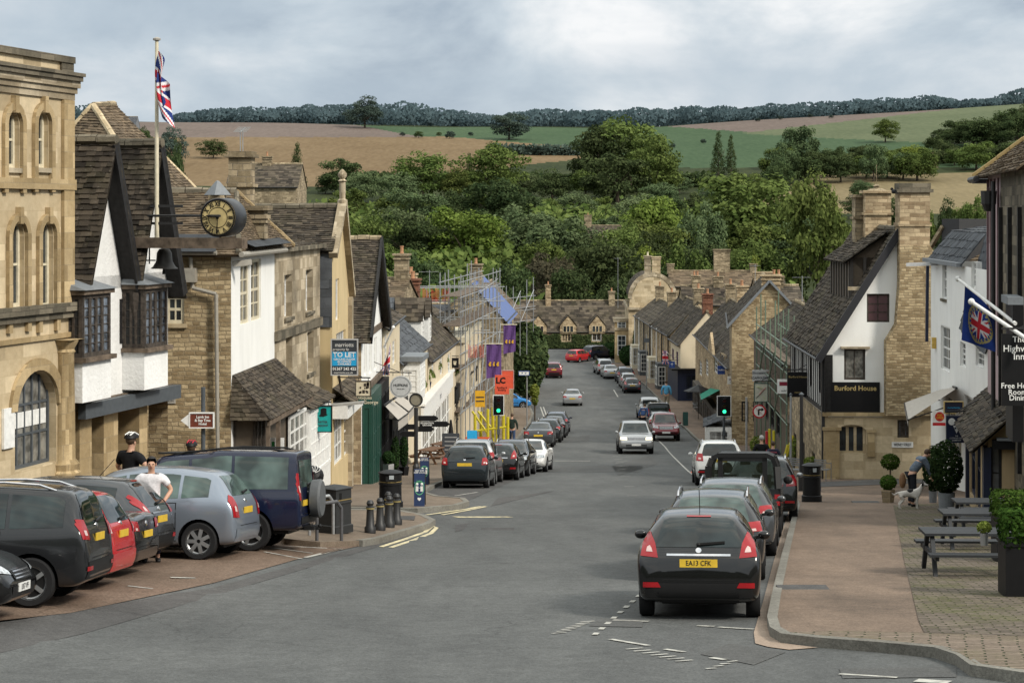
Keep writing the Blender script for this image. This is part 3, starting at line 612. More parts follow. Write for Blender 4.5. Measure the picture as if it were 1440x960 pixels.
def skin(name, P, E, mat, parent, sub=2, root=0):
    """P: {key:(pos,radius)}, E: list of key pairs; grows one continuous surface"""
    ks = list(P); ix = {k: i for i, k in enumerate(ks)}; me = bpy.data.meshes.new(name); me.from_pydata([P[k][0] for k in ks], [(ix[a], ix[b]) for a, b in E], [])
    o = bpy.data.objects.new('t', me); COL.objects.link(o); o.modifiers.new('s', 'SKIN'); s2 = o.modifiers.new('b', 'SUBSURF'); s2.levels = sub; s2.render_levels = sub
    d = me.skin_vertices[0].data
    for i, k in enumerate(ks):
        r = P[k][1]; d[i].radius = r if isinstance(r, tuple) else (r, r); d[i].use_root = (i == root)
    dg = bpy.context.evaluated_depsgraph_get(); dg.update(); m2 = bpy.data.meshes.new_from_object(o.evaluated_get(dg)); bpy.data.objects.remove(o); m2.polygons.foreach_set('use_smooth', [True] * len(m2.polygons)); m2.name = name; m2.materials.clear()
    return linkmesh(name, m2, mat, parent)
SKINM = plain('skin', (.50, .29, .20), .55)
HAIRB = plain('black_hair', (.012, .01, .01), .6); HAIRG = plain('grey_hair', (.32, .31, .3), .7); HAIRN = plain('brown_hair', (.06, .035, .02), .7)
def cloth(n, c): return plain('cloth_' + n, c, .9, .15, 0, .25, 14)
def person(label, px, Y, top, a, top_c, leg_c, hair, lean=0.0, arms=None, legs=None, sleeves='long', helmet=None, tops='shirt', shoe=None, ground=None, lod=1, hgt=None, coat=False, look=0.0):
    x = X(px, Y); g = (gz(x, Y) if ground is None else ground); h_ = hgt or (Z(top, Y) - g); s_ = h_ / 1.76
    t = thing('person', label, 'person', (x, Y, g), -a); t.scale = (s_, s_, s_)
    ln = lambda p: (p[0], p[1] * cos(lean) + (p[2] - .95) * sin(lean), .95 + (p[2] - .95) * cos(lean) - p[1] * sin(lean)) if p[2] > .95 else p
    ar = arms or [((-.27, -.02, 1.17), (-.27, .06, .93)), ((.27, -.02, 1.17), (.27, .06, .93))]; lg = legs or [((-.10, .03, .50), (-.10, -.02, .085)), ((.10, .03, .50), (.10, -.02, .085))]
    P = {'pel': ((0, 0, .95), (.135, .10)), 'spi': (ln((0, -.01, 1.12)), (.12, .09)), 'che': (ln((0, 0, 1.33)), (.15, .10)), 'nb': (ln((0, -.01, 1.47)), .06), 'nk': (ln((0, .01, 1.53)), .052), 'hd': (ln((0, .03, 1.61)), (.068, .08)), 'ht': (ln((0, .02, 1.695)), (.066, .076))}
    E = [('pel', 'spi'), ('spi', 'che'), ('che', 'nb'), ('nb', 'nk'), ('nk', 'hd'), ('hd', 'ht')]
    for i, sx in ((0, -1), (1, 1)):
        el, wr = ar[i]; l = 'LR'[i]; P['sh' + l] = (ln((sx * .175, -.01, 1.42)), .062); P['el' + l] = (ln(el) if arms is None else el, .043); P['wr' + l] = (ln(wr) if arms is None else wr, .03)
        e_, w_ = V(P['el' + l][0]), V(P['wr' + l][0]); d = (w_ - e_).normalized(); P['ha' + l] = (tuple(w_ + d * .06), (.04, .022)); E += [('che', 'sh' + l), ('sh' + l, 'el' + l), ('el' + l, 'wr' + l), ('wr' + l, 'ha' + l)]
        if lod:
            sd = d.orthogonal().normalized() if abs(d.z) < .9 else V((0, 1, 0)); sd = (sd - d * sd.dot(d)).normalized(); cr = d.cross(sd).normalized()
            for k, ln_ in enumerate((.062, .075, .07, .055)):
                b0 = w_ + d * .085 + sd * (-.03 + .02 * k); P['f%d%s' % (k, l)] = (tuple(b0 + d * ln_ * .5), .0085); P['g%d%s' % (k, l)] = (tuple(b0 + d * ln_ * .95 + cr * .018 * sx), .0075); E += [('ha' + l, 'f%d%s' % (k, l)), ('f%d%s' % (k, l), 'g%d%s' % (k, l))]
            b0 = w_ + d * .045 - sd * .045; P['t' + l] = (tuple(b0), .0105); P['u' + l] = (tuple(b0 + d * .035 - sd * .012), .009); E += [('ha' + l, 't' + l), ('t' + l, 'u' + l)]
        kn, an = lg[i]; P['hi' + l] = ((sx * .09, 0, .88), .088); P['kn' + l] = (kn, .06); P['an' + l] = (an, .04); P['to' + l] = ((an[0] + sx * .02, an[1] + .16, an[2] - .045), .034); E += [('pel', 'hi' + l), ('hi' + l, 'kn' + l), ('kn' + l, 'an' + l), ('an' + l, 'to' + l)]
    skb = skin('body', P, E, SKINM, t)
    up = lambda k, f=1.0, e=.016: (P[k][0], tuple(q * f + e for q in P[k][1]) if isinstance(P[k][1], tuple) else P[k][1] * f + e)
    Q = {k: up(k) for k in ('pel', 'spi', 'che')}; Q['pel'] = ((0, 0, .93 if not coat else .78), (.17, .15)); Q['che'] = (P['che'][0], (.19, .145)); Q['spi'] = (P['spi'][0], (.155, .125)); Q['u'] = (ln((0, -.005, 1.42)), (.15, .11)); Q['nb'] = (ln((0, -.01, 1.475)), .08); EE = [('pel', 'spi'), ('spi', 'che'), ('che', 'u'), ('u', 'nb')]
    for l in 'LR':
        Q['sh' + l] = up('sh' + l, 1, .026)
        if sleeves == 'long': Q['el' + l] = up('el' + l, 1, .016); Q['wr' + l] = up('wr' + l, 1, .012); EE += [('u', 'sh' + l), ('sh' + l, 'el' + l), ('el' + l, 'wr' + l)]
        else: Q['el' + l] = (tuple(V(P['sh' + l][0]).lerp(V(P['el' + l][0]), .72)), .066); EE += [('u', 'sh' + l), ('sh' + l, 'el' + l)]
    skin(tops, Q, EE, top_c, t)
    Q = {'pel': ((0, 0, .99), (.15, .125))}; EE = []
    for l in 'LR': Q['hi' + l] = up('hi' + l, 1, .014); Q['kn' + l] = up('kn' + l, 1, .016); Q['an' + l] = (tuple(V(P['an' + l][0]) + V((0, 0, .03))), .058); EE += [('pel', 'hi' + l), ('hi' + l, 'kn' + l), ('kn' + l, 'an' + l)]
    skin('trousers', Q, EE, leg_c, t)
    for l in 'LR': a_, b_ = P['an' + l][0], P['to' + l][0]; skin('shoe', {'h': ((a_[0], a_[1] - .05, a_[2] - .04), .042), 'a': ((a_[0], a_[1], a_[2] - .02), .05), 't': ((b_[0], b_[1] + .03, b_[2]), (.045, .035))}, [('h', 'a'), ('a', 't')], shoe or BLKPL, t)
    hc = V(P['hd'][0]).lerp(V(P['ht'][0]), .6); m = MB()
    fw = V(ln((0, .10, 1.65))) - V(ln((0, 0, 1.65))); fw.normalize()
    for v_ in range(0, 1): m.ball(hc - fw * .026 + V((0, 0, .022)), .098, (.86, .98, .93), 14, 10)
    k = len(m.v)   # trim the hair away from the face
    keep = []
    for f in m.f:
        c = sum((V(m.v[i]) for i in f), V()) / len(f) - hc
        if not (c.dot(fw) > .02 and c.z < .075) and c.z > -.075: keep.append(f)
    m.f = keep; m.m = [0] * len(keep); m.c = [.5] * len(keep); m.build('hair', hair, t, smooth=80)
    side = fw.cross(V((0, 0, 1))).normalized(); m = MB()
    for q in (-1, 1): m.ball(hc + fw * .068 + side * (q * .03) - V((0, 0, .012)), .011, n=8, m=5)
    m.build('eyes', HAIRB, skb); m = MB(); m.ball(hc + fw * .082 - V((0, 0, .038)), .016, (.8, 1, 1.4), 8, 6)
    for q in (-1, 1): m.ball(hc + side * (q * .074) - fw * .01 - V((0, 0, .03)), .024, (.4, .8, 1.2), 8, 6)
    m.build('nose_and_ears', SKINM, skb); m = MB(); m.obox(hc + fw * .076 - V((0, 0, .072)), side * .022, fw * .004, V((0, 0, .005))); m.build('mouth', plain('lips', (.3, .1, .08)), skb)
    if helmet:
        m = MB(); m.ball(hc + V((0, 0, .045)) - fw * .01, .118, (.92, 1.22, .78), 14, 8); m.f = [f for f in m.f if sum(m.v[i][2] for i in f) / 4 > hc.z + .03]; m.m = [0] * len(m.f); m.c = [.5] * len(m.f); o = m.build('helmet', helmet[0], t, smooth=60); m = MB()
        for q in (-.05, 0, .05): m.path([hc + side * q + fw * .11 + V((0, 0, .09)), hc + side * q + V((0, 0, .142)), hc + side * q - fw * .11 + V((0, 0, .1))], .012, 6)
        m.build('helmet_stripe', helmet[1], o)
    return t
p1 = person('man with black hair in a short sleeved white shirt standing behind the silvery blue car', 213, 35.9, 642, pi - .15, cloth('white', (.62, .60, .62)), cloth('navy', (.03, .03, .05)), HAIRB, sleeves='short', arms=[((-.33, -.02, 1.20), (-.20, .12, 1.02)), ((.34, -.03, 1.19), (.30, .10, .98))])
m = MB(); m.lathe([(.034, -.012), (.036, 0), (.034, .012)], (-.20, .12, 1.03), 10, axis=(.6, .6, -.5)); m.build('watch', IRON, p1)
person('cyclist in black and red jersey with a striped helmet leaning by the stone piers', 184, 41.5, 611, .5, cloth('black', (.012, .012, .014)), cloth('black', (.012, .012, .014)), HAIRN, sleeves='short', helmet=(BPAINT, WPAINT), arms=[((-.33, .05, 1.2), (-.15, .2, 1.05)), ((.36, -.02, 1.24), (.20, .16, 1.08))])
person('cyclist with a black and red helmet standing behind the navy off road estate', 269, 42.5, 622, .2, cloth('pale', (.4, .42, .42)), cloth('black', (.012, .012, .014)), HAIRN, helmet=(BPAINT, plain('helmet_red', (.45, .02, .04))), sleeves='short')
person('cyclist whose teal and white helmet shows above the off road estate roof', 392, 46.5, 635, -.2, cloth('teal', (.03, .2, .25)), cloth('black', (.012, .012, .014)), HAIRN, helmet=(plain('helmet_teal', (.02, .22, .32)), WPAINT))
WALK = [((-.10, .16, .52), (-.10, .10, .09)), ((.10, .0, .50), (.10, -.24, .12))]
person('man in a dark green jacket and blue jeans walking away along the left pavement', 720, 121, 581, .1, cloth('forest', (.02, .032, .026)), cloth('denim', (.05, .075, .14)), HAIRN, legs=WALK, shoe=WPAINT, lod=0)
person('grey haired person in a long black coat walking away on the right pavement', 1071, 73, 612, .1, cloth('coat', (.012, .012, .013)), cloth('coat', (.012, .012, .013)), HAIRG, legs=WALK, lod=0, coat=True)
t = person('person in a navy jacket with pink lettering walking beside the black coat', 1087, 72, 620, .05, cloth('navy', (.016, .018, .04)), cloth('navy', (.016, .018, .04)), HAIRN, legs=[WALK[1], WALK[0]] and None, lod=0)
text('RESTORE', .065, plain('pink_print', (.5, .1, .14)), t, (0, -.135, 1.36), (1, 0, 0), bold=.03)
pd = hit(1282, 712, .13)
person('man bending down to stroke a white dog on the right forecourt', 1282, pd.y, 0, pi / 2 - .2, cloth('bluegrey', (.12, .15, .19)), cloth('dark', (.02, .022, .028)), HAIRN, lean=.72, hgt=1.8, ground=pd.z, arms=[((-.24, .56, 1.06), (-.16, .66, .80)), ((.22, .48, 1.0), (.10, .62, .82))])
t = thing('shoulder_bag', 'tan bag hanging at the back of the man with the dog', 'bag', (X(1269, pd.y), pd.y - .02, pd.z + .75), .2); m = MB(); m.ball((0, 0, .0), .19, (.55, .45, 1.2), 12, 8); m.build('bag_body', plain('tan_leather', (.22, .12, .06)), t)
# dog: facing right, head up towards the hand
q0 = hit(1278, 714, .13); t = thing('dog', 'white dog with a dark back standing beside the bending man', 'dog', (q0.x, q0.y - .25, q0.z), 0); DW = plain('dog_white', (.55, .52, .48), .9)
Pd = {'hip': ((-.26, 0, .44), (.085, .10)), 'bel': ((-.05, 0, .44), (.085, .10)), 'che': ((.17, 0, .44), (.10, .135)), 'nk': ((.28, 0, .58), .065), 'hd': ((.35, 0, .70), .07), 'mz': ((.45, 0, .68), .038), 'no': ((.50, 0, .67), .026), 'tb': ((-.35, 0, .47), .025), 'tm': ((-.46, 0, .40), .02), 'tt': ((-.52, 0, .45), .012)}
Ed = [('hip', 'bel'), ('bel', 'che'), ('che', 'nk'), ('nk', 'hd'), ('hd', 'mz'), ('mz', 'no'), ('hip', 'tb'), ('tb', 'tm'), ('tm', 'tt')]
for l, y in (('L', .075), ('R', -.075)):
    for k, pts in (('h', ((-.27, .36, .055), (-.20, .27, .04), (-.32, .15, .026), (-.30, .03, .024), (-.26, .018, .024))), ('f', ((.18, .32, .045), (.16, .24, .032), (.18, .13, .024), (.18, .03, .022), (.21, .018, .024)))):
        pv = 'hip' if k == 'h' else 'che'
        for i, (x, z, r) in enumerate(pts): nm = k + l + str(i); Pd[nm] = ((x, y, z), r); Ed.append((pv, nm)); pv = nm
db = skin('body', Pd, Ed, DW, t)
skin('dark_saddle', {'a': ((-.12, 0, .485), (.075, .09)), 'b': ((.1, 0, .485), (.085, .10))}, [('a', 'b')], BPAINT, t); skin('dark_mask', {'a': ((.33, 0, .715), .066), 'b': ((.37, 0, .715), .06)}, [('a', 'b')], BPAINT, t)
for y in (-.06, .06): m = MB(); m.hexa([(.30, y - .02, .74), (.36, y - .02, .74), (.36, y + .02, .74), (.30, y + .02, .74), (.29, y * 1.6 - .01, .66), (.33, y * 1.6 - .01, .66), (.33, y * 1.6 + .01, .66), (.29, y * 1.6 + .01, .66)]); m.build('ear', BPAINT, t)
m = MB(); m.ball((.515, 0, .675), .018, n=8, m=5); m.build('nose', BPAINT, t); m = MB(); m.path([(.3, 0, .6), (.36, .05, .85)], .008); m.build('lead', BPAINT, t)
person('person in a light blue top outside the far navy shop', 937, 172, 535, .2, cloth('sky', (.10, .34, .55)), cloth('stone', (.3, .26, .2)), HAIRN, lod=0)
person('person in a blue jacket bending at the back of a black car on the right', 904, 143, 566, .4, cloth('blue', (.05, .09, .2)), cloth('dark', (.02, .022, .028)), HAIRN, lean=.5, lod=0)
cam = bpy.data.cameras.new('camera'); co = bpy.data.objects.new('camera', cam); COL.objects.link(co)
co.location = (0, 0, 0); co.rotation_euler = (pi / 2, 0, 0)
cam.sensor_width = 36; cam.lens = 36 * F / 1440; cam.shift_y = -180 / 1440; cam.clip_start = .5; cam.clip_end = 6000
S.camera = co
S.render.resolution_x, S.render.resolution_y = 1024, 682
S.view_settings.view_transform = 'Standard'; S.view_settings.look = 'None'; S.view_settings.exposure = 0
S.render.engine = 'CYCLES'; S.cycles.use_denoising = True
try: S.cycles.denoiser = 'OPENIMAGEDENOISE'
except Exception: pass
S.cycles.max_bounces = 4; S.cycles.diffuse_bounces = 2; S.cycles.glossy_bounces = 3; S.cycles.transparent_max_bounces = 6
S.cycles.caustics_reflective = False; S.cycles.caustics_refractive = False

SUN_EL, SUN_AZ = radians(38), radians(128)        # clockwise from +Y: morning sun behind the camera to the right
sl = bpy.data.lights.new('sun', 'SUN'); sl.energy = 3.5; sl.angle = radians(10); sl.color = (1, .93, .82)
so = bpy.data.objects.new('sun', sl); COL.objects.link(so); so.location = (40, -30, 60)
sd = V((sin(SUN_AZ) * cos(SUN_EL), cos(SUN_AZ) * cos(SUN_EL), sin(SUN_EL)))
so.rotation_euler = sd.to_track_quat('Z', 'Y').to_euler()

w = bpy.data.worlds.new('World'); S.world = w; w.use_nodes = True
wt = w.node_tree
def wn(typ, ins=None, **p):
    nd = wt.nodes.new('ShaderNode' + typ)
    for k, v in p.items(): setattr(nd, k, v)
    for k, v in (ins or {}).items():
        if isinstance(v, bpy.types.NodeSocket): wt.links.new(v, nd.inputs[k])
        else: nd.inputs[k].default_value = v
    return nd
sky = wn('TexSky', sky_type='NISHITA', sun_disc=False, sun_elevation=SUN_EL, sun_rotation=SUN_AZ)
tc = wn('TexCoord').outputs['Generated']
def wramp(f, st):
    r = wn('ValToRGB', {0: f}); e = r.color_ramp.elements
    while len(e) < len(st): e.new(.5)
    for el, (p, c) in zip(e, st): el.position = p; el.color = (*c, 1) if isinstance(c, tuple) else (c, c, c, 1)
    return r.outputs[0]
def wmix(f, a, b, mode='MIX'):
    m = wn('Mix', data_type='RGBA', blend_type=mode)
    for i, v in ((0, f), (6, a), (7, b)):
        if isinstance(v, bpy.types.NodeSocket): wt.links.new(v, m.inputs[i])
        else: m.inputs[i].default_value = v if not isinstance(v, tuple) else (*v, 1)
    return m.outputs[2]
mp = wn('Mapping', {0: tc, 'Scale': (7.5, 7.5, 15), 'Location': (3.9, .4, 1.1)}).outputs[0]
c1 = wn('TexNoise', {'Vector': mp, 'Scale': 1.0, 'Detail': 8, 'Roughness': .55, 'Distortion': .25}).outputs['Fac']
mp2 = wn('Mapping', {0: tc, 'Scale': (4, 4, 22), 'Location': (1.7, 2.2, .2)}).outputs[0]
c2 = wn('TexNoise', {'Vector': mp2, 'Scale': 1.0, 'Detail': 5, 'Roughness': .5}).outputs['Fac']
cl = wramp(c1, [(.35, (.42, .50, .59)), (.46, (.60, .68, .75)), (.54, (.78, .83, .87)), (.62, (.98, .99, 1.0))])
cl = wmix(wramp(c2, [(.40, 0.0), (.62, .65)]), cl, (.48, .57, .66))
elev = wn('SeparateXYZ', {0: tc}).outputs[2]
cl = wmix(wramp(elev, [(.0, .75), (.045, 0.0)]), cl, (.72, .77, .81))
cl = wmix(1.0, cl, wramp(elev, [(.1, 1.0), (.7, (2.3, 2.15, 1.9))]), 'MULTIPLY')
blue = wmix(1.0, sky.outputs[0], (.07, .07, .07), 'MULTIPLY')
fin = wmix(.93, blue, cl)
bg = wt.nodes['Background']; wt.links.new(fin, bg.inputs[0]); bg.inputs[1].default_value = 1.0

def gpoly(name, pts, mat, dz=0.0, step=1.25, skirt=0.0, kind='structure', world=False, parent=None):
    bm = bmesh.new()
    P = [V(p) if world else hit(*p) for p in pts]
    vs = [bm.verts.new((p[0], p[1], 0)) for p in P]
    f = bm.faces.new(vs); bm.normal_update()
    if f.normal.z < 0: f.normal_flip()
    ys = [p[1] for p in P]; xs = [p[0] for p in P]
    y = math.ceil(min(ys) / step) * step
    while y < max(ys):
        bmesh.ops.bisect_plane(bm, geom=bm.verts[:] + bm.edges[:] + bm.faces[:], plane_co=(0, y, 0), plane_no=(0, 1, 0)); y += step
    x = math.ceil(min(xs) / step) * step
    while x < max(xs):
        bmesh.ops.bisect_plane(bm, geom=bm.verts[:] + bm.edges[:] + bm.faces[:], plane_co=(x, 0, 0), plane_no=(1, 0, 0)); x += step
    for v in bm.verts: v.co.z = gz(v.co.x, v.co.y) + dz
    if skirt:
        be = [e for e in bm.edges if len(e.link_faces) == 1]
        r = bmesh.ops.extrude_edge_only(bm, edges=be)
        for v in r['geom']:
            if isinstance(v, bmesh.types.BMVert): v.co.z -= skirt
    bmesh.ops.recalc_face_normals(bm, faces=bm.faces[:])
    me = bpy.data.meshes.new(name); bm.to_mesh(me); bm.free()
    o = linkmesh(name, me, mat, parent)
    if kind: o['kind'] = kind
    return o

def asphalt(name, a, b, patch=.5, agg=.55, sc=1.0):
    t = NT(name, .9, .25); p = t.pos()
    big = t.noise(p, .11 * sc, 5, .6); mid = t.noise(t.n('Mapping', {0: p, 'Scale': (1.0, .22, 1)}).outputs[0], .9, 4, .6)
    fine = t.noise(p, 26, 3, .7); grit = t.n('TexVoronoi', {'Vector': p, 'Scale': 55.0}).outputs['Distance']
    c = t.ramp(t.math('ADD', t.math('MULTIPLY', big, .55), t.math('MULTIPLY', mid, .45)), [(.36, a), (.62, b)])
    c = t.mix(.35, c, t.ramp(t.noise(p, 4.5, 4, .7), [(.35, .5), (.65, 1.15)]), 'MULTIPLY'); c = t.mix(agg, c, t.ramp(fine, [(.3, .25), (.7, 1.3)]), 'MULTIPLY')
    spot = t.ramp(t.noise(p, .55, 6, .7), [(.58, 0), (.72, patch)])
    c = t.mix(spot, c, tuple(x * .55 for x in a))
    wv = t.n('TexVoronoi', {'Vector': t.n('VectorMath', {0: p, 1: t.n('TexNoise', {'Vector': p, 'Scale': 1.3, 'Detail': 4}).outputs['Color']}, operation='ADD').outputs[0], 'Scale': .33}, feature='DISTANCE_TO_EDGE').outputs['Distance']
    crack = t.math('MULTIPLY', t.ramp(wv, [(.0, .45), (.010, 0)]), t.ramp(t.noise(p, .13, 3), [(.5, 0), (.6, 1)]))
    c = t.mix(crack, c, tuple(x * .35 for x in a))
    t.col(c); t.bump(t.math('ADD', fine, t.math('MULTIPLY', grit, .6)), .35, .015); return t.mat
ROAD = asphalt('road_asphalt', (.084, .087, .087), (.132, .136, .134))
ROAD2 = asphalt('old_asphalt', (.072, .07, .07), (.105, .102, .1), .5, .45)
PATCHM = asphalt('patched_asphalt', (.085, .086, .085), (.115, .115, .112))
LOT = asphalt('brown_gravel', (.13, .088, .062), (.22, .155, .115), .5, .75, 2)
PAVE = asphalt('red_chipping_pavement', (.135, .10, .076), (.24, .175, .13), .5, .6, 3)
PAVE_L = asphalt('stone_pavement', (.15, .115, .085), (.24, .19, .145), .4, .45, 1.5)
CONC = asphalt('pink_concrete', (.31, .235, .18), (.37, .29, .23), .25, .3)
def setts(name, a, b, mort, bw, bh, rot=0.0, moss=.6):
    t = NT(name, .9, .2); p = t.n('Mapping', {0: t.pos(), 'Rotation': (0, 0, rot)}).outputs[0]
    d = t.n('VectorMath', {0: p, 1: t.n('VectorMath', {0: t.n('TexNoise', {'Vector': p, 'Scale': 2.0, 'Detail': 3}).outputs['Color'], 'Scale': .12}, operation='SCALE').outputs[0]}, operation='ADD').outputs[0]
    br = t.n('TexBrick', {'Vector': d, 'Color1': (*a, 1), 'Color2': (*b, 1), 'Mortar': (*mort, 1), 'Scale': 1.0, 'Mortar Size': .018, 'Mortar Smooth': .6, 'Brick Width': bw, 'Row Height': bh})
    c = br.outputs['Color']
    m = t.math('MULTIPLY', t.ramp(t.noise(p, .7, 5, .6), [(.46, 0), (.6, moss)]), t.ramp(t.noise(p, 9, 3), [(.4, .25), (.6, 1)]))
    c = t.mix(m, c, (.085, .095, .022)); c = t.mix(.45, c, t.ramp(t.noise(p, 14, 4), [(.3, .35), (.7, 1.15)]), 'MULTIPLY')
    t.col(c); t.bump(t.math('SUBTRACT', t.noise(p, 12, 3), br.outputs['Fac']), .8, .03); return t.mat
COBBLE = setts('mossy_cobbles', (.11, .088, .073), (.19, .155, .125), (.06, .058, .028), .3, .14, .1)
SETT = setts('brick_setts', (.19, .145, .115), (.25, .195, .155), (.06, .06, .035), .42, .13, radians(12), .25)
KERBM = asphalt('kerb_stone', (.16, .15, .13), (.25, .24, .21), .5, .5, 4)
def linepaint(name, c):
    t = NT(name, .8, .3); p = t.pos(); t.col(t.mix(t.ramp(t.noise(p, 5, 5, .7), [(.42, .0), (.62, .8)]), c, (.17, .165, .15))); return t.mat
LINE = linepaint('white_road_paint', (.48, .47, .43)); LINEY = linepaint('faded_yellow_paint', (.62, .54, .33))

# main sheets
gpoly('road', [(-24, -40, 0), (40, -40, 0), (40, 262, 0), (-24, 262, 0)], ROAD, 0.0, 1.25, world=True)
gpoly('road_edge_strip', [(-400, 1060), (0, 918), (120, 890), (300, 838), (470, 787), (622, 741), (600, 742), (505, 770), (300, 826), (0, 876), (-500, 960)], ROAD2, .006)
gpoly('parking_area', [(-500, 962), (0, 873), (100, 862), (300, 820), (420, 786), (505, 768), (470, 735), (430, 722), (300, 715), (-400, 760)], LOT, .012)
PV_L1 = [(505, 768), (530, 764), (570, 752), (600, 743), (608, 738), (594, 731), (560, 724), (500, 723), (430, 722), (400, 728), (380, 745), (400, 765), (450, 770)]
gpoly('pavement', PV_L1, PAVE_L, .12, 1.25, .2)
PV_L2 = [(380, 714), (480, 720), (585, 721), (640, 716), (656, 711), (650, 706), (614, 703), (594, 697), (600, 690), (622, 680), (655, 664), (690, 650), (712, 634), (732, 612), (745, 593), (749, 583), (742, 566), (748, 545), (760, 520), (768, 508), (742, 508), (700, 520), (640, 560), (560, 620), (480, 668), (400, 690)]
gpoly('pavement', PV_L2, PAVE_L, .12, 1.25, .2)
gpoly('parking_bay', [(600, 701), (655, 705), (690, 690), (735, 668), (700, 652), (655, 667), (622, 683), (598, 693)], ROAD2, .008)
PV_R = [(1460, 962), (1372, 950), (1352, 935), (1320, 924), (1240, 916), (1150, 909), (1105, 904), (1090, 895), (1086, 880), (1092, 845), (1104, 790), (1116, 740), (1122, 714), (1113, 700), (1096, 689), (1060, 668), (1004, 637), (964, 603), (930, 565), (905, 540), (880, 527), (846, 519), (846, 512), (960, 512), (1070, 560), (1200, 640), (1500, 655), (1900, 800), (1900, 990)]
gpoly('pavement', PV_R, PAVE, .12, 1.25, .2)
gpoly('gutter_strip', [(1062, 905), (1060, 890), (1072, 850), (1088, 790), (1102, 740), (1110, 715), (1102, 700), (1120, 704), (1126, 716), (1118, 742), (1106, 792), (1094, 848), (1090, 884), (1094, 897), (1110, 906), (1150, 911), (1110, 914), (1080, 910)], CONC, .012)
gpoly('cobbled_forecourt', [(1256, 716), (1262, 745), (1272, 800), (1284, 850), (1292, 886), (1300, 903), (1440, 908), (1900, 930), (1900, 760), (1500, 700), (1380, 712), (1320, 714)], COBBLE, .130)
gpoly('sett_strip', [(1104, 903), (1150, 908), (1240, 915), (1320, 923), (1350, 934), (1372, 949), (1460, 962), (1900, 985), (1900, 932), (1440, 909), (1300, 904), (1200, 901)], SETT, .136)
gpoly('side_lane', [(1128, 684), (1156, 682), (1240, 678), (1360, 674), (1360, 681), (1240, 686), (1130, 690)], ROAD2, .130)
# kerbs
def kerb(pts, w=.16, h=.13):
    P = [hit(*p) for p in pts]; m = MB(); out = []
    for a, b in zip(P, P[1:]):
        n = max(1, int((b - a).length / 1.5))
        for i in range(n): out.append(a.lerp(b, i / n))
    out.append(P[-1])
    L = []
    for i, p in enumerate(out):
        d = (out[min(i + 1, len(out) - 1)] - out[max(i - 1, 0)]); d.z = 0; d.normalize(); L.append(V((-d.y, d.x, 0)))
    for i in range(len(out) - 1):
        a, b, na, nb = out[i], out[i + 1], L[i], L[i + 1]
        za, zb = gz(a.x, a.y), gz(b.x, b.y)
        q = []
        for z in (-.1, h):
            for p, n_, zz, s in ((a, na, za, -1), (b, nb, zb, -1), (b, nb, zb, 1), (a, na, za, 1)):
                r = p + n_ * (s * w / 2); q.append((r.x, r.y, zz + z))
        m.hexa(q)
    o = m.build('kerb', KERBM); o['kind'] = 'structure'
kerb([(1460, 963), (1372, 950), (1352, 935), (1320, 924), (1240, 916), (1150, 909), (1105, 904), (1090, 895), (1086, 880), (1092, 845), (1104, 790), (1116, 740), (1122, 714), (1113, 700), (1096, 689), (1060, 668), (1004, 637), (964, 603), (930, 565), (905, 540), (880, 527), (846, 519)], .14, .135)
kerb([(505, 768), (530, 764), (570, 752), (600, 743), (608, 738), (594, 731), (560, 724), (500, 723), (430, 722)], .16, .135)
kerb([(480, 720), (585, 721), (640, 716), (656, 711), (650, 706), (614, 703), (594, 697), (600, 690), (622, 680), (655, 664), (690, 650), (712, 634), (732, 612), (745, 593), (749, 583), (742, 566), (748, 545), (760, 520), (768, 508)], .16, .135)
# road repairs and cracks
for q in ([(845, 870), (905, 872), (903, 882), (828, 880)], [(1025, 905), (1105, 917), (1060, 935), (985, 920)], [(700, 700), (780, 690), (690, 712)],
          [(860, 655), (915, 640), (925, 652), (870, 668)], [(862, 588), (905, 581), (902, 590), (868, 592)], [(790, 615), (830, 612), (828, 620), (790, 622)], [(842, 548), (875, 548), (868, 560), (846, 560)],
          [(745, 655), (905, 655), (900, 664), (650, 662)], [(1180, 940), (1345, 938), (1345, 952), (1185, 954)], [(640, 738), (700, 730), (640, 748)]):
    gpoly('road_patch', q, PATCHM if len(q) > 3 else ROAD2, .008)
# painted markings
def mark(pts, mat=LINE, dz=.012): gpoly('road_marking', pts, mat, dz, 1.25)
def stroke(pts, w, mat=LINE, dz=.012):
    P = [hit(*p) for p in pts]
    for a, b in zip(P, P[1:]):
        d = (b - a); d.z = 0; d.normalize(); n = V((-d.y, d.x, 0)) * (w / 2)
        gpoly('road_marking', [a - n, b - n, b + n, a + n], mat, dz, 1.25, world=True)
stroke([(536, 769), (570, 758), (598, 748), (606, 741), (590, 738)], .10, LINEY)
stroke([(549, 770), (580, 760), (606, 750), (614, 742), (600, 737)], .10, LINEY)
stroke([(622, 724), (660, 717), (684, 712)], .10, LINEY); stroke([(600, 724), (655, 716), (676, 712)], .1, LINEY)
stroke([(640, 727), (718, 727)], .22, LINEY)
stroke([(690, 648), (830, 648)], .25); stroke([(640, 697), (672, 692)], .09); stroke([(700, 600), (770, 601)], .1)
stroke([(744, 598), (765, 586), (760, 572)], .1); stroke([(750, 600), (770, 588), (764, 572)], .1)
for i in range(9):
    t = i / 8; x, y = lerp(836, 905, t), lerp(893, 832, t); stroke([(x, y), (x + 3.5, y - 3)], .08)
stroke([(862, 872), (912, 874)], .12); stroke([(980, 880), (1005, 881)], .12); stroke([(1010, 882), (1060, 885)], .10)
stroke([(858, 899), (912, 908)], .09); stroke([(935, 913), (962, 917)], .09); stroke([(1000, 925), (1020, 928)], .1)
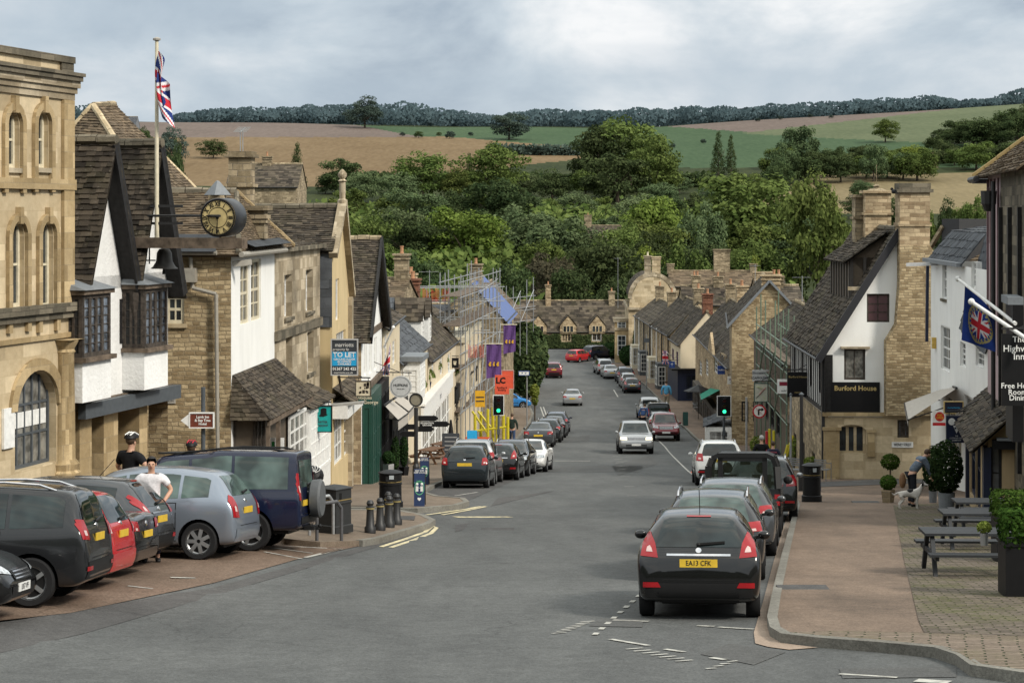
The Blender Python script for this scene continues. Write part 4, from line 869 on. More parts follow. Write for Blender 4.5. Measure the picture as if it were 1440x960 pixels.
for a, b, n, ln in (((786, 890), (826, 874), 7, 20), ((892, 912), (962, 929), 7, 24), ((866, 636), (874, 660), 6, 12), ((1000, 940), (1030, 930), 4, 14), ((852, 562), (888, 552), 8, 3)):
    for i in range(n):
        t = i / (n - 1); x, y = lerp(a[0], b[0], t), lerp(a[1], b[1], t)
        stroke([(x - ln / 2, y + ln * .05), (x + ln / 2, y - ln * .03)], .055)
for px, py in ((868, 648), (870, 655), (866, 662), (872, 670), (878, 684), (882, 697)): stroke([(px, py), (px + 14, py)], .09)
stroke([(863, 548), (869, 558)], .12); stroke([(869, 555), (898, 555)], .1)
stroke([(918, 610), (935, 628), (960, 655), (975, 668)], .09)
stroke([(960, 600), (1003, 632)], .12, LINEY, .016)
stroke([(1180, 948), (1262, 953)], .1); stroke([(1288, 957), (1335, 960)], .25); stroke([(400, 768), (480, 772), (430, 784)], .09); stroke([(240, 812), (275, 813)], .09); stroke([(180, 824), (215, 828)], .09); stroke([(1200, 681), (1240, 680)], .12, LINE, .138); stroke([(1290, 679), (1320, 678)], .12, LINE, .138)
stroke([(380, 770), (440, 778)], .08); stroke([(372, 776), (425, 786)], .08)
for px, py in ((1218, 712), (1130, 838), (700, 745), (560, 735)):      # iron covers
    p = hit(px, py); m = MB(); zz = gz(p.x, p.y) + (.13 if px > 1085 or py < 740 else .012)
    m.bx(p.x - .4, p.x + .4, p.y - .3, p.y + .3, zz - .02, zz); o = m.build('drain_cover', ROAD2); tag(o, {1218: 'iron access cover in the red pavement near the black litter bin', 1130: 'iron access cover set in the red pavement beside the kerb in the foreground', 700: 'iron drain cover in the middle of the road', 560: 'iron drain cover in the pavement beside the bollards'}[px], 'drain cover')

ZT = [(-500, 110), (-200, 66), (-70, 22), (-42, -1), (-30, -8), (10, -20), (240, -18.6), (300, -18.2), (400, -13), (500, -5), (650, 9), (800, 25), (1000, 45), (1150, 52), (1700, 58), (3000, 40)]  # unseen rise behind the camera is added to darken car paint reflections
ZU = [(-.6, 6), (-.3, 3), (-.17, .7), (.06, -3), (.2, 6.5), (.26, 10), (.6, 16)]
def zt(u, Y):
    z = pl(ZT, Y)
    k = min(1, max(0, (Y - 550) / 400)); z += pl(ZU, u) * k
    if Y > 500: z += 1.2 * noise.noise(V((u * Y * .012, Y * .006, 3))) * k
    return z
def field(px, py, Y):
    if Y > 1040: return 0
    if py > 243 + max(0, 1150 - px) * .5 and px < 1600 and py < 300 and Y > 440: return 5
    k = 188 - (px - 1040) * .115
    if px > 1040 and k < py < 188 + (px - 1040) * .05: return 4
    if px > 940 and py <= min(k, 178 + (px - 940) * .07): return 1
    if px < 480 + max(0, (py - 172)) * 5.5 and py < 193: return 1
    if py > 192 - (px < 300) * 4 and py < 262 and px < 470 + (262 - py) * 9 and px < 830 and py > 190 + max(0, px - 600) * .08: return 2
    if px > 470 and py < (214 if px < 850 else 236): return 3
    return 0
def fmat(name, a, b, row=.0):
    t = NT(name, .95, .1); p = t.pos()
    f = t.math('ADD', t.math('MULTIPLY', t.noise(p, .02, 5, .6), .5), t.math('MULTIPLY', t.noise(t.n('Mapping', {0: p, 'Scale': (.6, .05, 1)}).outputs[0], 1.0, 3), .5))
    c = t.ramp(f, [(.38, a), (.64, b)])
    c = t.mix(.35, c, t.ramp(t.noise(p, .6, 4, .7), [(.3, .45), (.7, 1.15)]), 'MULTIPLY'); t.col(c); return t.mat
FM = [fmat('rough_grass', (.022, .032, .012), (.05, .06, .024)), fmat('mauve_stubble', (.125, .098, .085), (.165, .13, .112)), fmat('brown_crop', (.14, .095, .05), (.20, .142, .08)),
      fmat('green_pasture', (.042, .075, .036), (.062, .10, .05)), fmat('pale_pasture', (.085, .105, .055), (.12, .138, .076)), fmat('straw_meadow', (.16, .128, .07), (.22, .175, .098))]
us = [-.62 + .01 * i for i in range(32)] + [-.30 + .0022 * i for i in range(int(.6 / .0022) + 1)] + [.305 + .01 * i for i in range(32)]
ys = [-500, -320, -200, -130, -70, -56, -42, -30, -12, 10, 40, 80, 120, 160, 200, 230, 250, 270, 300, 340, 380, 420, 460] + [480 + 6 * i for i in range(96)] + [1070, 1110, 1150, 1250, 1400, 1700, 2200, 3000]
tv = []
for Y in ys:
    sp = max(Y, 0) + (140 if Y < 240 else 0)
    for u in us:
        tv.append((u * sp if Y >= 240 else u * 380, Y, zt(u, Y) if Y >= 240 else pl(ZT, Y)-.6))
tf = []; tm = []
nu = len(us)
for j in range(len(ys) - 1):
    for i in range(nu - 1):
        tf.append((j * nu + i, j * nu + i + 1, (j + 1) * nu + i + 1, (j + 1) * nu + i))
        Y = (ys[j] + ys[j + 1]) / 2; u = (us[i] + us[i + 1]) / 2
        tm.append(field(720 + F * u, 300 - F * zt(u, Y) / Y, Y) if Y > 300 else 0)
me = bpy.data.meshes.new('hillside'); me.from_pydata(tv, [], tf); me.polygons.foreach_set('material_index', tm); me.polygons.foreach_set('use_smooth', [True] * len(tf)); me.update()
o = linkmesh('hillside', me, FM); o['kind'] = 'structure'

LEAF = leafmat('broad_leaves', (.05, .078, .02), (.155, .195, .058))
LEAF_L = leafmat('bright_leaves', (.08, .12, .02), (.23, .275, .065))
LEAF_B = leafmat('bluish_leaves', (.056, .088, .04), (.155, .2, .095))
LEAF_D = leafmat('dark_leaves', (.028, .046, .02), (.092, .12, .048))
LEAF_P = leafmat('purple_leaves', (.035, .035, .022), (.10, .09, .055))
LEAF_H = leafmat('hazy_leaves', (.042, .065, .055), (.095, .125, .10))  # distance haze is mixed into the leaf colour
LEAF_HH = leafmat('hazy_far_wood_leaves', (.05, .078, .088), (.082, .118, .13), .01, .1, .05)  # skyline wood: bluish aerial haze put into its leaf colour
BARK = plain('bark', (.075, .06, .045), .9, .2, 0, .4)

def leaf(mb, p, n, s, r, c):
    n = n.normalized(); x = n.orthogonal().normalized(); y = n.cross(x); a = r.uniform(0, 2 * pi)
    u = (x * cos(a) + y * sin(a)) * s; v_ = (y * cos(a) - x * sin(a)) * s * r.uniform(.5, .9)
    mb.poly([p - u, p - v_, p + u, p + v_], 0, c)
def rdir(r):
    z = r.uniform(-1, 1); t = r.uniform(0, 2 * pi); q = sqrt(1 - z * z); return V((q * cos(t), q * sin(t), z))
def crown_mesh(kind, seed):
    r = random.Random(seed); mb = MB(); cl = []
    if kind == 'conifer':
        for i in range(34):
            z = .1 + .88 * (i / 33) ** .9; R_ = .36 * (1 - z) ** .75 + .02; nn = max(2, int(R_ * 26))
            for k in range(nn):
                t = r.uniform(0, 2 * pi); q = R_ * r.uniform(.35, 1); cl.append((V((q * cos(t), q * sin(t), z - q * .25)), r.uniform(.05, .09), r.random()))
        per = 22
    else:
        zc, rz, rr = {'round': (.5, .5, .5), 'tall': (.5, .5, .47), 'wide': (.46, .52, .54), 'willow': (.48, .52, .5)}[kind]
        n = {'round': 46, 'tall': 48, 'wide': 50, 'willow': 60}[kind]
        lob = [(rdir(r), r.uniform(.1, .3)) for _ in range(7)]
        for i in range(n):
            d = rdir(r)
            if d.z < -.75: d.z = -d.z
            k = 1.0 + sum(w_ * max(0, d.dot(l) - .5) for l, w_ in lob) * 1.4 - .18 * r.random()
            q = k * (r.uniform(.72, 1.0) if i < n * .75 else r.uniform(.2, .7))
            s_ = r.uniform(.10, .175)
            if kind == 'willow': s_ *= .8
            cl.append((V((d.x * rr * q * .86, d.y * rr * q * .86, zc + d.z * rz * q * .86)), s_, r.random()))
        per = 125
    for p, s_, cc in cl:
        tilt = rdir(r) * .3
        for _ in range(per):
            d = rdir(r)
            if d.z < -.3 and r.random() < .55: d.z *= -.6
            q = d * (s_ * r.uniform(.65, 1.12)); 
            if kind == 'willow': q.z *= 1.5; q.z -= .04 * r.random()
            nrm = d + rdir(r) * .75 + tilt + V((0, 0, .35))
            leaf(mb, p + V((q.x, q.y, q.z * .8)), nrm, r.uniform(.015, .030) * (.75 if kind == 'conifer' else 1), r, min(1, max(0, .15 + .5 * cc + r.uniform(-.2, .35))))
    return mb.mesh('crown_' + kind, uv=False)
def trunk_mesh(seed, h=.6):
    r = random.Random(seed); mb = MB(); mb.tube((0, 0, -.04), (0, 0, h * .45), .032, .022, 8)
    mb.tube((0, 0, h * .45), (.02, .01, h), .022, .008, 6)
    for i in range(6):
        t = i * 1.05 + r.random(); z0 = h * r.uniform(.35, .7)
        mb.tube((0, 0, z0), (.26 * cos(t), .26 * sin(t), z0 + r.uniform(.12, .25)), .013, .004, 5)
    return mb.mesh('trunk', uv=False)
CROWN = {k: [crown_mesh(k, 100 + 7 * i + len(k)) for i in range(n)] for k, n in (('round', 3), ('tall', 2), ('wide', 2), ('willow', 2), ('conifer', 2))}
TRUNK = [trunk_mesh(5), trunk_mesh(8)]
_tc = [0]
def tree(px, ytop, Y, wpx, kind, mat, label, group=None, name='broadleaf_tree', zb=None):
    _tc[0] += 1; i = _tc[0]
    u = (px - 720) / F; zb = zt(u, Y) if zb is None else zb
    h = max(2, Z(ytop, Y) - zb); wd = min(wpx / F * Y, h * 1.45)
    t = thing(name, label, 'tree', (u * Y, Y, zb - .1), i * 2.4, group)
    cm = CROWN[kind][i % len(CROWN[kind])]
    for nm, me, m in (('crown', cm, mat), ('trunk', TRUNK[i % 2], BARK)):
        o = bpy.data.objects.new(nm, me); COL.objects.link(o); o.parent = t
        if not me.materials: me.materials.append(m)
        o.material_slots[0].link = 'OBJECT'; o.material_slots[0].material = m
    t.scale = (wd, wd, h)
    return t
NOTE = [
 (885, 163, 640, 128, 'wide', LEAF, 'largest dark round tree in the middle of the far hillside, highest in its clump'),
 (840, 176, 630, 90, 'round', LEAF_D, 'dark tree on the left flank of the biggest hillside clump'),
 (925, 200, 600, 85, 'round', LEAF, 'rounded tree on the right flank of the biggest hillside clump'),
 (868, 215, 590, 100, 'wide', LEAF_D, 'broad dark tree in front of the biggest hillside clump'),
 (693, 200, 600, 92, 'round', LEAF, 'tall dark tree standing out against the brown field left of centre'),
 (660, 216, 640, 34, 'conifer', LEAF_D, 'narrow dark conifer at the left of the tall dark tree'),
 (594, 212, 600, 92, 'wide', LEAF, 'round dark green tree standing at the foot of the brown field'),
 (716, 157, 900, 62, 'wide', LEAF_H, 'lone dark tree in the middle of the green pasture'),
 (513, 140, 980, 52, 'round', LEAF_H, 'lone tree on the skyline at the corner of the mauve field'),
 (418, 202, 640, 40, 'conifer', LEAF_D, 'small dark conifer standing alone in the brown field'),
 (300, 195, 760, 42, 'wide', LEAF_D, 'bushy round tree alone on the left of the brown field'),
 (481, 222, 620, 68, 'wide', LEAF_D, 'dark bushy tree at the lower edge of the brown field'),
 (245, 200, 420, 42, 'tall', LEAF_D, 'dark tree rising behind the hipped stone roof'),
 (655, 290, 400, 122, 'tall', LEAF_L, 'big bright yellow green tree left of centre above the rooftops'),
 (742, 286, 440, 120, 'willow', LEAF_B, 'tall blue green willow behind the bright yellow green tree'),
 (920, 270, 400, 105, 'round', LEAF_L, 'light green round tree in the middle of the valley wood'),
 (985, 280, 390, 80, 'willow', LEAF_B, 'pale willow to the right of the light green round tree'),
 (1055, 240, 420, 180, 'willow', LEAF, 'very wide mid green tree at the right of the valley wood'),
 (1150, 244, 330, 105, 'tall', LEAF, 'tall bright green tree left of the tall stone chimneys'),
 (1010, 186, 690, 36, 'conifer', LEAF_D, 'left one of the two pointed conifers on the far green field'),
 (1028, 190, 690, 30, 'conifer', LEAF_D, 'right one of the two pointed conifers on the far green field'),
 (1122, 176, 700, 66, 'willow', LEAF_B, 'airy grey green tree standing above the straw coloured meadow'),
 (1245, 167, 800, 40, 'round', LEAF, 'round tree standing alone on the pale green pasture at right'),
 (775, 352, 300, 100, 'wide', LEAF_P, 'purplish brown tree behind the long house with three dormers'),
 (850, 330, 310, 120, 'wide', LEAF_D, 'very dark broad tree behind the curved gable building'),
 (905, 345, 330, 70, 'round', LEAF_L, 'light green tree peeping out above the curved gable'),
 (955, 352, 340, 90, 'willow', LEAF_L, 'olive green tree right of the curved gable chimney'),
 (1373, 198, 680, 60, 'wide', LEAF, 'rounded green tree by the far stone ruin at right'),
 (1282, 203, 700, 50, 'wide', LEAF_L, 'olive round tree left of the far stone ruin'),
 (1060, 375, 250, 24, 'round', LEAF_L, 'small bright green tree above the roofs behind the stone gable'),
 (1092, 226, 600, 54, 'wide', LEAF_D, 'dark round tree at the left end of the straw coloured meadow'),
 (700, 250, 480, 110, 'round', LEAF_D, 'dark spreading tree behind the blue green willow'),
 (560, 290, 430, 110, 'wide', LEAF_B, 'spreading green tree right of the stone finial'),
 (505, 300, 380, 100, 'wide', LEAF, 'green tree directly above the house with the finial'),
]
for n in NOTE:
    tree(n[0], n[1], n[2], n[3], n[4], n[5], n[6], None, 'conifer_tree' if n[4] == 'conifer' else 'broadleaf_tree')
rw = random.Random(5)
def fill(n, x0, x1, Y0, Y1, ytop, wr, mats, label, group, kinds=('round', 'wide', 'tall', 'willow')):
    for i in range(n):
        px = x0 + (x1 - x0) * (i + rw.uniform(.15, .85)) / n; Y = rw.uniform(Y0, Y1)
        if Y < 400 and (596 < px < 716 or 1098 < px < 1204): continue
        tree(px, ytop(px) + rw.uniform(-9, 9), Y, rw.uniform(*wr), rw.choice(kinds), rw.choice(mats), label, group)
M_ = [LEAF, LEAF, LEAF_D, LEAF_B, LEAF]
fill(17, 430, 1230, 560, 640, lambda x: 248, (55, 95), M_ + [LEAF_D], 'dark green tree in the back of the dense valley wood below the fields', 'back row of the valley wood')
fill(19, 400, 1220, 470, 540, lambda x: 272, (70, 110), M_, 'green tree in the middle of the dense valley wood', 'middle of the valley wood')
fill(18, 420, 1210, 380, 450, lambda x: 306, (80, 125), M_ + [LEAF_B], 'green tree in the lower part of the dense valley wood', 'lower valley wood')
fill(17, 500, 1180, 310, 360, lambda x: 344, (75, 115), M_ + [LEAF_D], 'green tree standing just behind the rooftops in the valley', 'trees just behind the rooftops')
fill(9, 560, 1140, 282, 300, lambda x: 376, (70, 100), [LEAF_D, LEAF_D, LEAF], 'dark green tree directly behind the lowest rooftops', 'trees directly behind the lowest rooftops')
fill(13, 1085, 1310, 650, 690, lambda x: 212 + 8 * sin(x * .09), (44, 70), [LEAF, LEAF_D, LEAF_B], 'hedgerow tree above the straw coloured meadow', 'hedgerow trees above the meadow')
fill(15, 1305, 1480, 740, 800, lambda x: 186 - (x - 1305) * .26, (44, 66), [LEAF_D], 'dark tree in the hanging wood at the right of the far hill', 'hanging wood trees')
fill(12, 1190, 1480, 695, 735, lambda x: 208 - max(0, x - 1290) * .12, (44, 66), [LEAF_D, LEAF], 'dark tree on the slope above the meadow at the far right', 'slope trees')
fill(9, 1200, 1400, 430, 470, lambda x: 288 - (x - 1200) * .06, (28, 46), [LEAF_D, LEAF], 'dark bushy tree in the hedge below the straw coloured meadow', 'hedge trees below the meadow')
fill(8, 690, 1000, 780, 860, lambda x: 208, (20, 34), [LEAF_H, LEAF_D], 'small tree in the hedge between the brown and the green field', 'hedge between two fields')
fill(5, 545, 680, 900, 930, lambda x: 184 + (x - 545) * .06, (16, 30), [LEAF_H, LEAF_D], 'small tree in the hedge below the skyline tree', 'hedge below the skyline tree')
fill(6, 250, 400, 330, 400, lambda x: 262, (60, 90), [LEAF, LEAF_D], 'green tree behind the tall square chimney at left', 'trees behind the square chimney')
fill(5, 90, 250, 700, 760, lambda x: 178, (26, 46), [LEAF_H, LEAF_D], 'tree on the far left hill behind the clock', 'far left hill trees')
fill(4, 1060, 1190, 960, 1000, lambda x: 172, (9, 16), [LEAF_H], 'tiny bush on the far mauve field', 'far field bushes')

# far wood along the skyline: one mass nobody could count
def wood(name, x0, x1, Y0, top, depth, seed, mat, dens=1.0):
    r = random.Random(seed); mb = MB(); px = x0
    while px < x1:
        for row in range(3):
            Y = Y0 + depth * row / 2 + r.uniform(-12, 12); u = (px + r.uniform(-4, 4) - 720) / F
            zb = zt(u, Y); ht = max(3, Z(top(px) + r.uniform(-3, 4), Y0) - zb) if row < 2 else max(3, Z(top(px) + r.uniform(-4, 2), Y0) - zb)
            R_ = r.uniform(5, 9); c0 = V((u * Y, Y, zb)); cc = r.random()
            for k in range(int(95 * dens)):
                d = rdir(r); q = V((d.x * R_, d.y * R_, ht * .55 + d.z * ht * .45)) * 1.0
                if d.y > .3: continue
                leaf(mb, c0 + q, V((d.x * .6, -1, .1)) + rdir(r) * .35, r.uniform(.55, 1.15), r, min(1, max(0, cc * .6 + r.uniform(0, .4))))
        px += r.uniform(6, 10)
    o = mb.build(name, mat, uv=False); o['kind'] = 'stuff'; tag(o, {1: 'bluish dark wood along the skyline of the far hill', 2: 'dark wood on the skyline at the far left behind the roofs'}[seed], 'wood')
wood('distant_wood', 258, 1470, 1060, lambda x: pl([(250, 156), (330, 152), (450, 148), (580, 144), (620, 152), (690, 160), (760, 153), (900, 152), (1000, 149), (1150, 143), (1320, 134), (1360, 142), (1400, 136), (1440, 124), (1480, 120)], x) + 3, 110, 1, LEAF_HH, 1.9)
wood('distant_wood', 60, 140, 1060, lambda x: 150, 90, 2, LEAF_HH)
def hedge_strip(x0, x1, y0, y1, Y, hh, seed, label, mat=LEAF_D):
    r = random.Random(seed); mb = MB(); n = int(abs(x1 - x0) * 22)
    for i in range(n):
        t = r.random(); px = lerp(x0, x1, t); u = (px - 720) / F; py = lerp(y0, y1, t)
        zb = zt(u, Y); p = V((u * Y + r.uniform(-2, 2), Y + r.uniform(-3, 3), zb + r.uniform(0, hh) * r.uniform(.4, 1)))
        leaf(mb, p, rdir(r) + V((0, -.5, .6)), r.uniform(.5, 1.1), r, r.random())
    o = mb.build('field_hedge', mat, uv=False); tag(o, label, 'hedge')
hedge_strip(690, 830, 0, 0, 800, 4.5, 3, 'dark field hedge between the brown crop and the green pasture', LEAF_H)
hedge_strip(1100, 1420, 0, 0, 705, 5, 4, 'long dark hedge along the top of the straw coloured meadow', LEAF_D)
hedge_strip(480, 1000, 0, 0, 650, 5, 5, 'long dark hedge at the foot of the brown field', LEAF_D)
# dense undergrowth that fills the wood between the trees
def scrub(name, label, x0, x1, Y0, Y1, n, hh, seed, mat):
    r = random.Random(seed); mb = MB()
    for i in range(n):
        Y = r.uniform(Y0, Y1); px = r.uniform(x0, x1); u = (px - 720) / F; zb = zt(u, Y)
        b = noise.noise(V((u * Y * .06, Y * .06, seed))) * .5 + .5
        p = V((u * Y, Y, zb + r.random() ** 1.6 * hh * (.35 + b)))
        leaf(mb, p, rdir(r) * .8 + V((0, -.35, .8)), r.uniform(.5, 1.1), r, r.random())
    o = mb.build(name, mat, uv=False); o['kind'] = 'stuff'; tag(o, label, 'undergrowth')
scrub('undergrowth', 'mass of dark shrubs filling the ground between the valley trees', 230, 1120, 275, 540, 42000, 7, 1, LEAF)
def clip_convex(pts, poly):
    out = pts
    n = len(poly)
    for i in range(n):
        a, b = poly[i], poly[(i + 1) % n]; inp = out; out = []
        if not inp: return []
        def side(p): return (b[0] - a[0]) * (p[1] - a[1]) - (b[1] - a[1]) * (p[0] - a[0])
        for j in range(len(inp)):
            p, q = inp[j], inp[(j + 1) % len(inp)]; sp, sq = side(p), side(q)
            if sp >= -1e-9: out.append(p)
            if (sp > 1e-9 and sq < -1e-9) or (sp < -1e-9 and sq > 1e-9):
                t = sp / (sp - sq); out.append((p[0] + t * (q[0] - p[0]), p[1] + t * (q[1] - p[1])))
    return out
def tiles(mb, e0, e1, r0, r1, rnd, course=.26, tw=.34, th=.035, bow=.0, mi=0):
    e0, e1, r0, r1 = V(e0), V(e1), V(r0), V(r1)
    n = max(3, int(((r0 - e0).length + (r1 - e1).length) / 2 / course))
    nm = (e1 - e0).cross(r0 - e0)
    if nm.length < 1e-6: nm = (e1 - e0).cross(r1 - e0)
    nm.normalize()
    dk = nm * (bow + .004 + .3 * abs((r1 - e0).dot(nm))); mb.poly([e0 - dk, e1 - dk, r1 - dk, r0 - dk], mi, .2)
    def pt(t, s_, lift=0.0):
        return e0.lerp(r0, t).lerp(e1.lerp(r1, t), s_) + nm * (lift - bow * 4 * s_ * (1 - s_) * (1 - abs(2 * t - 1)))
    for i in range(n):
        t0, t1 = i / n, min(1.0, (i + 1.5) / n)
        wl = (e0.lerp(r0, t0) - e1.lerp(r1, t0)).length
        if wl < .1: continue
        s_ = 0.0 - rnd.random() * tw / wl
        row = rnd.uniform(-.1, .1)
        while s_ < 1:
            d = tw * rnd.uniform(.6, 1.45) / wl; a, b = max(0, s_), min(1, s_ + d); s_ += d
            if b - a < .02 * tw / wl: continue
            h1, h2 = th * rnd.uniform(.8, 1.7), th * rnd.uniform(.8, 1.7); c = min(1, max(.0, .48 + row + rnd.uniform(-.42, .42)))
            dt = rnd.uniform(-.12, .12) / n
            ta = max(0, t0 + dt)
            p0, p1, p2, p3 = pt(ta, a, h1), pt(ta, b, h2), pt(t1, b, .006), pt(t1, a, .006)
            mb.poly([p0, p1, p2, p3], mi, c)
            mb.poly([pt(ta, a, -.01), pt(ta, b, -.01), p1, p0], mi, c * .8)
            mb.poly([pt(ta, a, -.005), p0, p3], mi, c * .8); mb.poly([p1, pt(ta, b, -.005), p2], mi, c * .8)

ST = {
 'sash': dict(fm=WPAINT, nx=2, ny=4, fw=.07, bw=.03, rec=.08, mid=True),
 'sashc': dict(fm=CPAINT, nx=2, ny=4, fw=.09, bw=.035, rec=.05, mid=True),
 'sash1': dict(fm=CPAINT, nx=1, ny=2, fw=.08, bw=.05, rec=.10),
 'case': dict(fm=OAKD, nx=2, ny=3, fw=.08, bw=.03, rec=.08),
 'lead': dict(fm=OAKD, nx=4, ny=6, fw=.09, bw=.014, rec=.05, thick=(.11, 4), gl=glassmat('leaded_glass', (.05, .06, .075), .04, 2.4, 5)),
 'stone': dict(fm=ASHLAR, nx=3, ny=1, fw=.10, bw=.11, rec=.10),
 'shopw': dict(fm=WPAINT, nx=3, ny=3, fw=.09, bw=.045, rec=.05, gl=GLASS_C),
 'shopb': dict(fm=BPAINT, nx=3, ny=3, fw=.10, bw=.045, rec=.05),
 'shopn': dict(fm=NAVY, nx=2, ny=2, fw=.12, bw=.05, rec=.05),
 'shopg': dict(fm=GREENP, nx=2, ny=3, fw=.12, bw=.05, rec=.05),
 'grey': dict(fm=GREYP, nx=5, ny=3, fw=.07, bw=.05, rec=.16),
 'plainw': dict(fm=WPAINT, nx=2, ny=1, fw=.07, bw=.05, rec=.06),
 'door': dict(fm=OAKD, nx=1, ny=1, fw=.14, bw=.03, rec=.12),
 'dark': dict(fm=BLACKWOOD, nx=2, ny=3, fw=.08, bw=.03, rec=.05),
}
class House:
    def __init__(s, name, label, p0, p1, D, cat='building', group=None, drop=.3, zg=None):
        s.p0, s.p1 = V(p0[:2] + (0,)), V(p1[:2] + (0,)); s.d = (s.p1 - s.p0); s.L = s.d.length; s.d.normalize()
        s.inn = V((-s.d.y, s.d.x, 0)); s.D = D
        c = [s.p0, s.p1]
        s.zg = zg if zg is not None else min(gz(p.x, p.y) for p in c) - drop
        s.e = thing(name, label, cat, (s.p0.x, s.p0.y, s.zg), atan2(s.d.y, s.d.x), group)
        s.r = random.Random(int(abs(p0[0] * 97 + p0[1] * 31)))
        s.roof_mb = MB()
        s.planes = {'F': ((0, 0), (1, 0)), 'A': ((0, D), (0, -1)), 'B': ((s.L, 0), (0, 1)), 'K': ((s.L, D), (-1, 0))}
    def fo(s, off): s.planes['f%g' % off] = ((0, -off), (1, 0)); return 'f%g' % off
    def z(s, py, Y): return Z(py, Y) - s.zg
    def px(s, pl_, px, py=None):
        o, u = s.planes[pl_]
        ow = s.p0 + s.d * o[0] + s.inn * o[1]; uw = s.d * u[0] + s.inn * u[1]; a = (px - 720) / F
        t = (a * ow.y - ow.x) / (uw.x - a * uw.y); Y = ow.y + t * uw.y
        return t, (Z(py, Y) - s.zg if py is not None else Y)
    def P(s, pl_, u_, z_, d=0.0):
        o, u = s.planes[pl_]
        return V((o[0] + u[0] * u_ - u[1] * d, o[1] + u[1] * u_ + u[0] * d, z_))   # d inward
    def box(s, mb, pl_, u0, u1, z0, z1, d0, d1, mi=0):     # d0<d1 inward
        mb.hexa([s.P(pl_, u0, z0, d0), s.P(pl_, u1, z0, d0), s.P(pl_, u1, z0, d1), s.P(pl_, u0, z0, d1), s.P(pl_, u0, z1, d0), s.P(pl_, u1, z1, d0), s.P(pl_, u1, z1, d1), s.P(pl_, u0, z1, d1)], mi)
    def prect(s, pl_, r):
        a, za = s.px(pl_, r[0], r[2]); b, zb = s.px(pl_, r[1], r[3]); m, Y = s.px(pl_, (r[0] + r[1]) / 2)
        return (min(a, b), max(a, b), s.z(r[3], Y), s.z(r[2], Y))
    def window(s, pl_, rc, style='sash', parent=None, name='window', arch=0.0, sill=None, **kw):
        k = dict(ST[style]); k.update(kw); u0, u1, z0, z1 = rc; rec = k['rec']; fw = min(k['fw'], (u1 - u0) * .25); mb = MB()
        s.box(mb, pl_, u0, u0 + fw, z0, z1, rec, rec + .06); s.box(mb, pl_, u1 - fw, u1, z0, z1, rec, rec + .06)
        s.box(mb, pl_, u0 + fw, u1 - fw, z0, z0 + fw, rec, rec + .06); s.box(mb, pl_, u0 + fw, u1 - fw, z1 - fw, z1, rec, rec + .06)
        iu0, iu1, iz0, iz1 = u0 + fw, u1 - fw, z0 + fw, z1 - fw
        for i in range(1, k['nx']):
            b = k['bw']; b2 = b
            if 'thick' in k: b2 = k['thick'][0]
            x = lerp(iu0, iu1, i / k['nx']); s.box(mb, pl_, x - b2 / 2, x + b2 / 2, iz0, iz1, rec + .008, rec + .05)
        for i in range(1, k['ny']):
            b = k['bw'] * (2 if k.get('mid') and i == k['ny'] // 2 else 1); zz = lerp(iz0, iz1, i / k['ny'])
            s.box(mb, pl_, iu0, iu1, zz - b / 2, zz + b / 2, rec + .012, rec + .046)
        w_ = mb.build(name, k['fm'], parent or s.e)
        g = MB(); g.poly([s.P(pl_, u0 + .01, z0 + .01, rec + .04), s.P(pl_, u1 - .01, z0 + .01, rec + .04), s.P(pl_, u1 - .01, z1 - .01, rec + .04), s.P(pl_, u0 + .01, z1 - .01, rec + .04)])
        g.build('pane', k.get('gl', GLASS), w_)
        if sill is not None:
            m = MB(); s.box(m, pl_, u0 - .08, u1 + .08, z0 - .1, z0 - .003, -.07, rec); m.build('sill', sill, w_)
        return w_
    def wall(s, pl_, poly, mat, wins=(), name='wall', reveal=.2, parent=None, label=None):
        """poly: convex ccw list of (u,z); wins: (rect, style, kwargs)"""
        holes = [w_[0] for w_ in wins]; mb = MB()
        us = sorted(set([p[0] for p in poly] + [h[0] for h in holes] + [h[1] for h in holes])); zs = sorted(set([p[1] for p in poly] + [h[2] for h in holes] + [h[3] for h in holes]))
        for i in range(len(us) - 1):
            for j in range(len(zs) - 1):
                cu, cz = (us[i] + us[i + 1]) / 2, (zs[j] + zs[j + 1]) / 2
                if us[i + 1] - us[i] < 1e-5 or zs[j + 1] - zs[j] < 1e-5: continue
                if any(h[0] < cu < h[1] and h[2] < cz < h[3] for h in holes): continue
                c = clip_convex([(us[i], zs[j]), (us[i + 1], zs[j]), (us[i + 1], zs[j + 1]), (us[i], zs[j + 1])], poly)
                if len(c) >= 3: mb.poly([s.P(pl_, *p) for p in c])
        for w_ in wins:
            h = w_[0]; kw = w_[2] if len(w_) > 2 else {}
            q = [(h[0], h[2]), (h[1], h[2]), (h[1], h[3]), (h[0], h[3])]
            for i in range(4):
                a, b = q[i], q[(i + 1) % 4]; mb.poly([s.P(pl_, *b), s.P(pl_, *a), s.P(pl_, *a, reveal), s.P(pl_, *b, reveal)])
            if kw.get('arch'):
                ar = kw['arch']; cu = (h[0] + h[1]) / 2; n = 10; hw = (h[1] - h[0]) / 2
                for sg in (-1, 1):
                    pts = [(cu + sg * hw * cos(pi / 2 * i / n), h[3] - ar + ar * sin(pi / 2 * i / n)) for i in range(n + 1)]
                    for a, b in zip(pts, pts[1:]):
                        tri = [a, b, (cu + sg * hw, h[3])] if sg < 0 else [b, a, (cu + sg * hw, h[3])]
                        tri = [(cu + sg * hw, h[3]), a, b] if sg > 0 else [(cu + sg * hw, h[3]), b, a]
                        mb.poly([s.P(pl_, p[0], p[1], .004) for p in tri])
                        mb.poly([s.P(pl_, *a, .004), s.P(pl_, *b, .004), s.P(pl_, *b, reveal), s.P(pl_, *a, reveal)] if sg > 0 else [s.P(pl_, *b, .004), s.P(pl_, *a, .004), s.P(pl_, *a, reveal), s.P(pl_, *b, reveal)])
        o = mb.build(name, mat, parent or s.e)
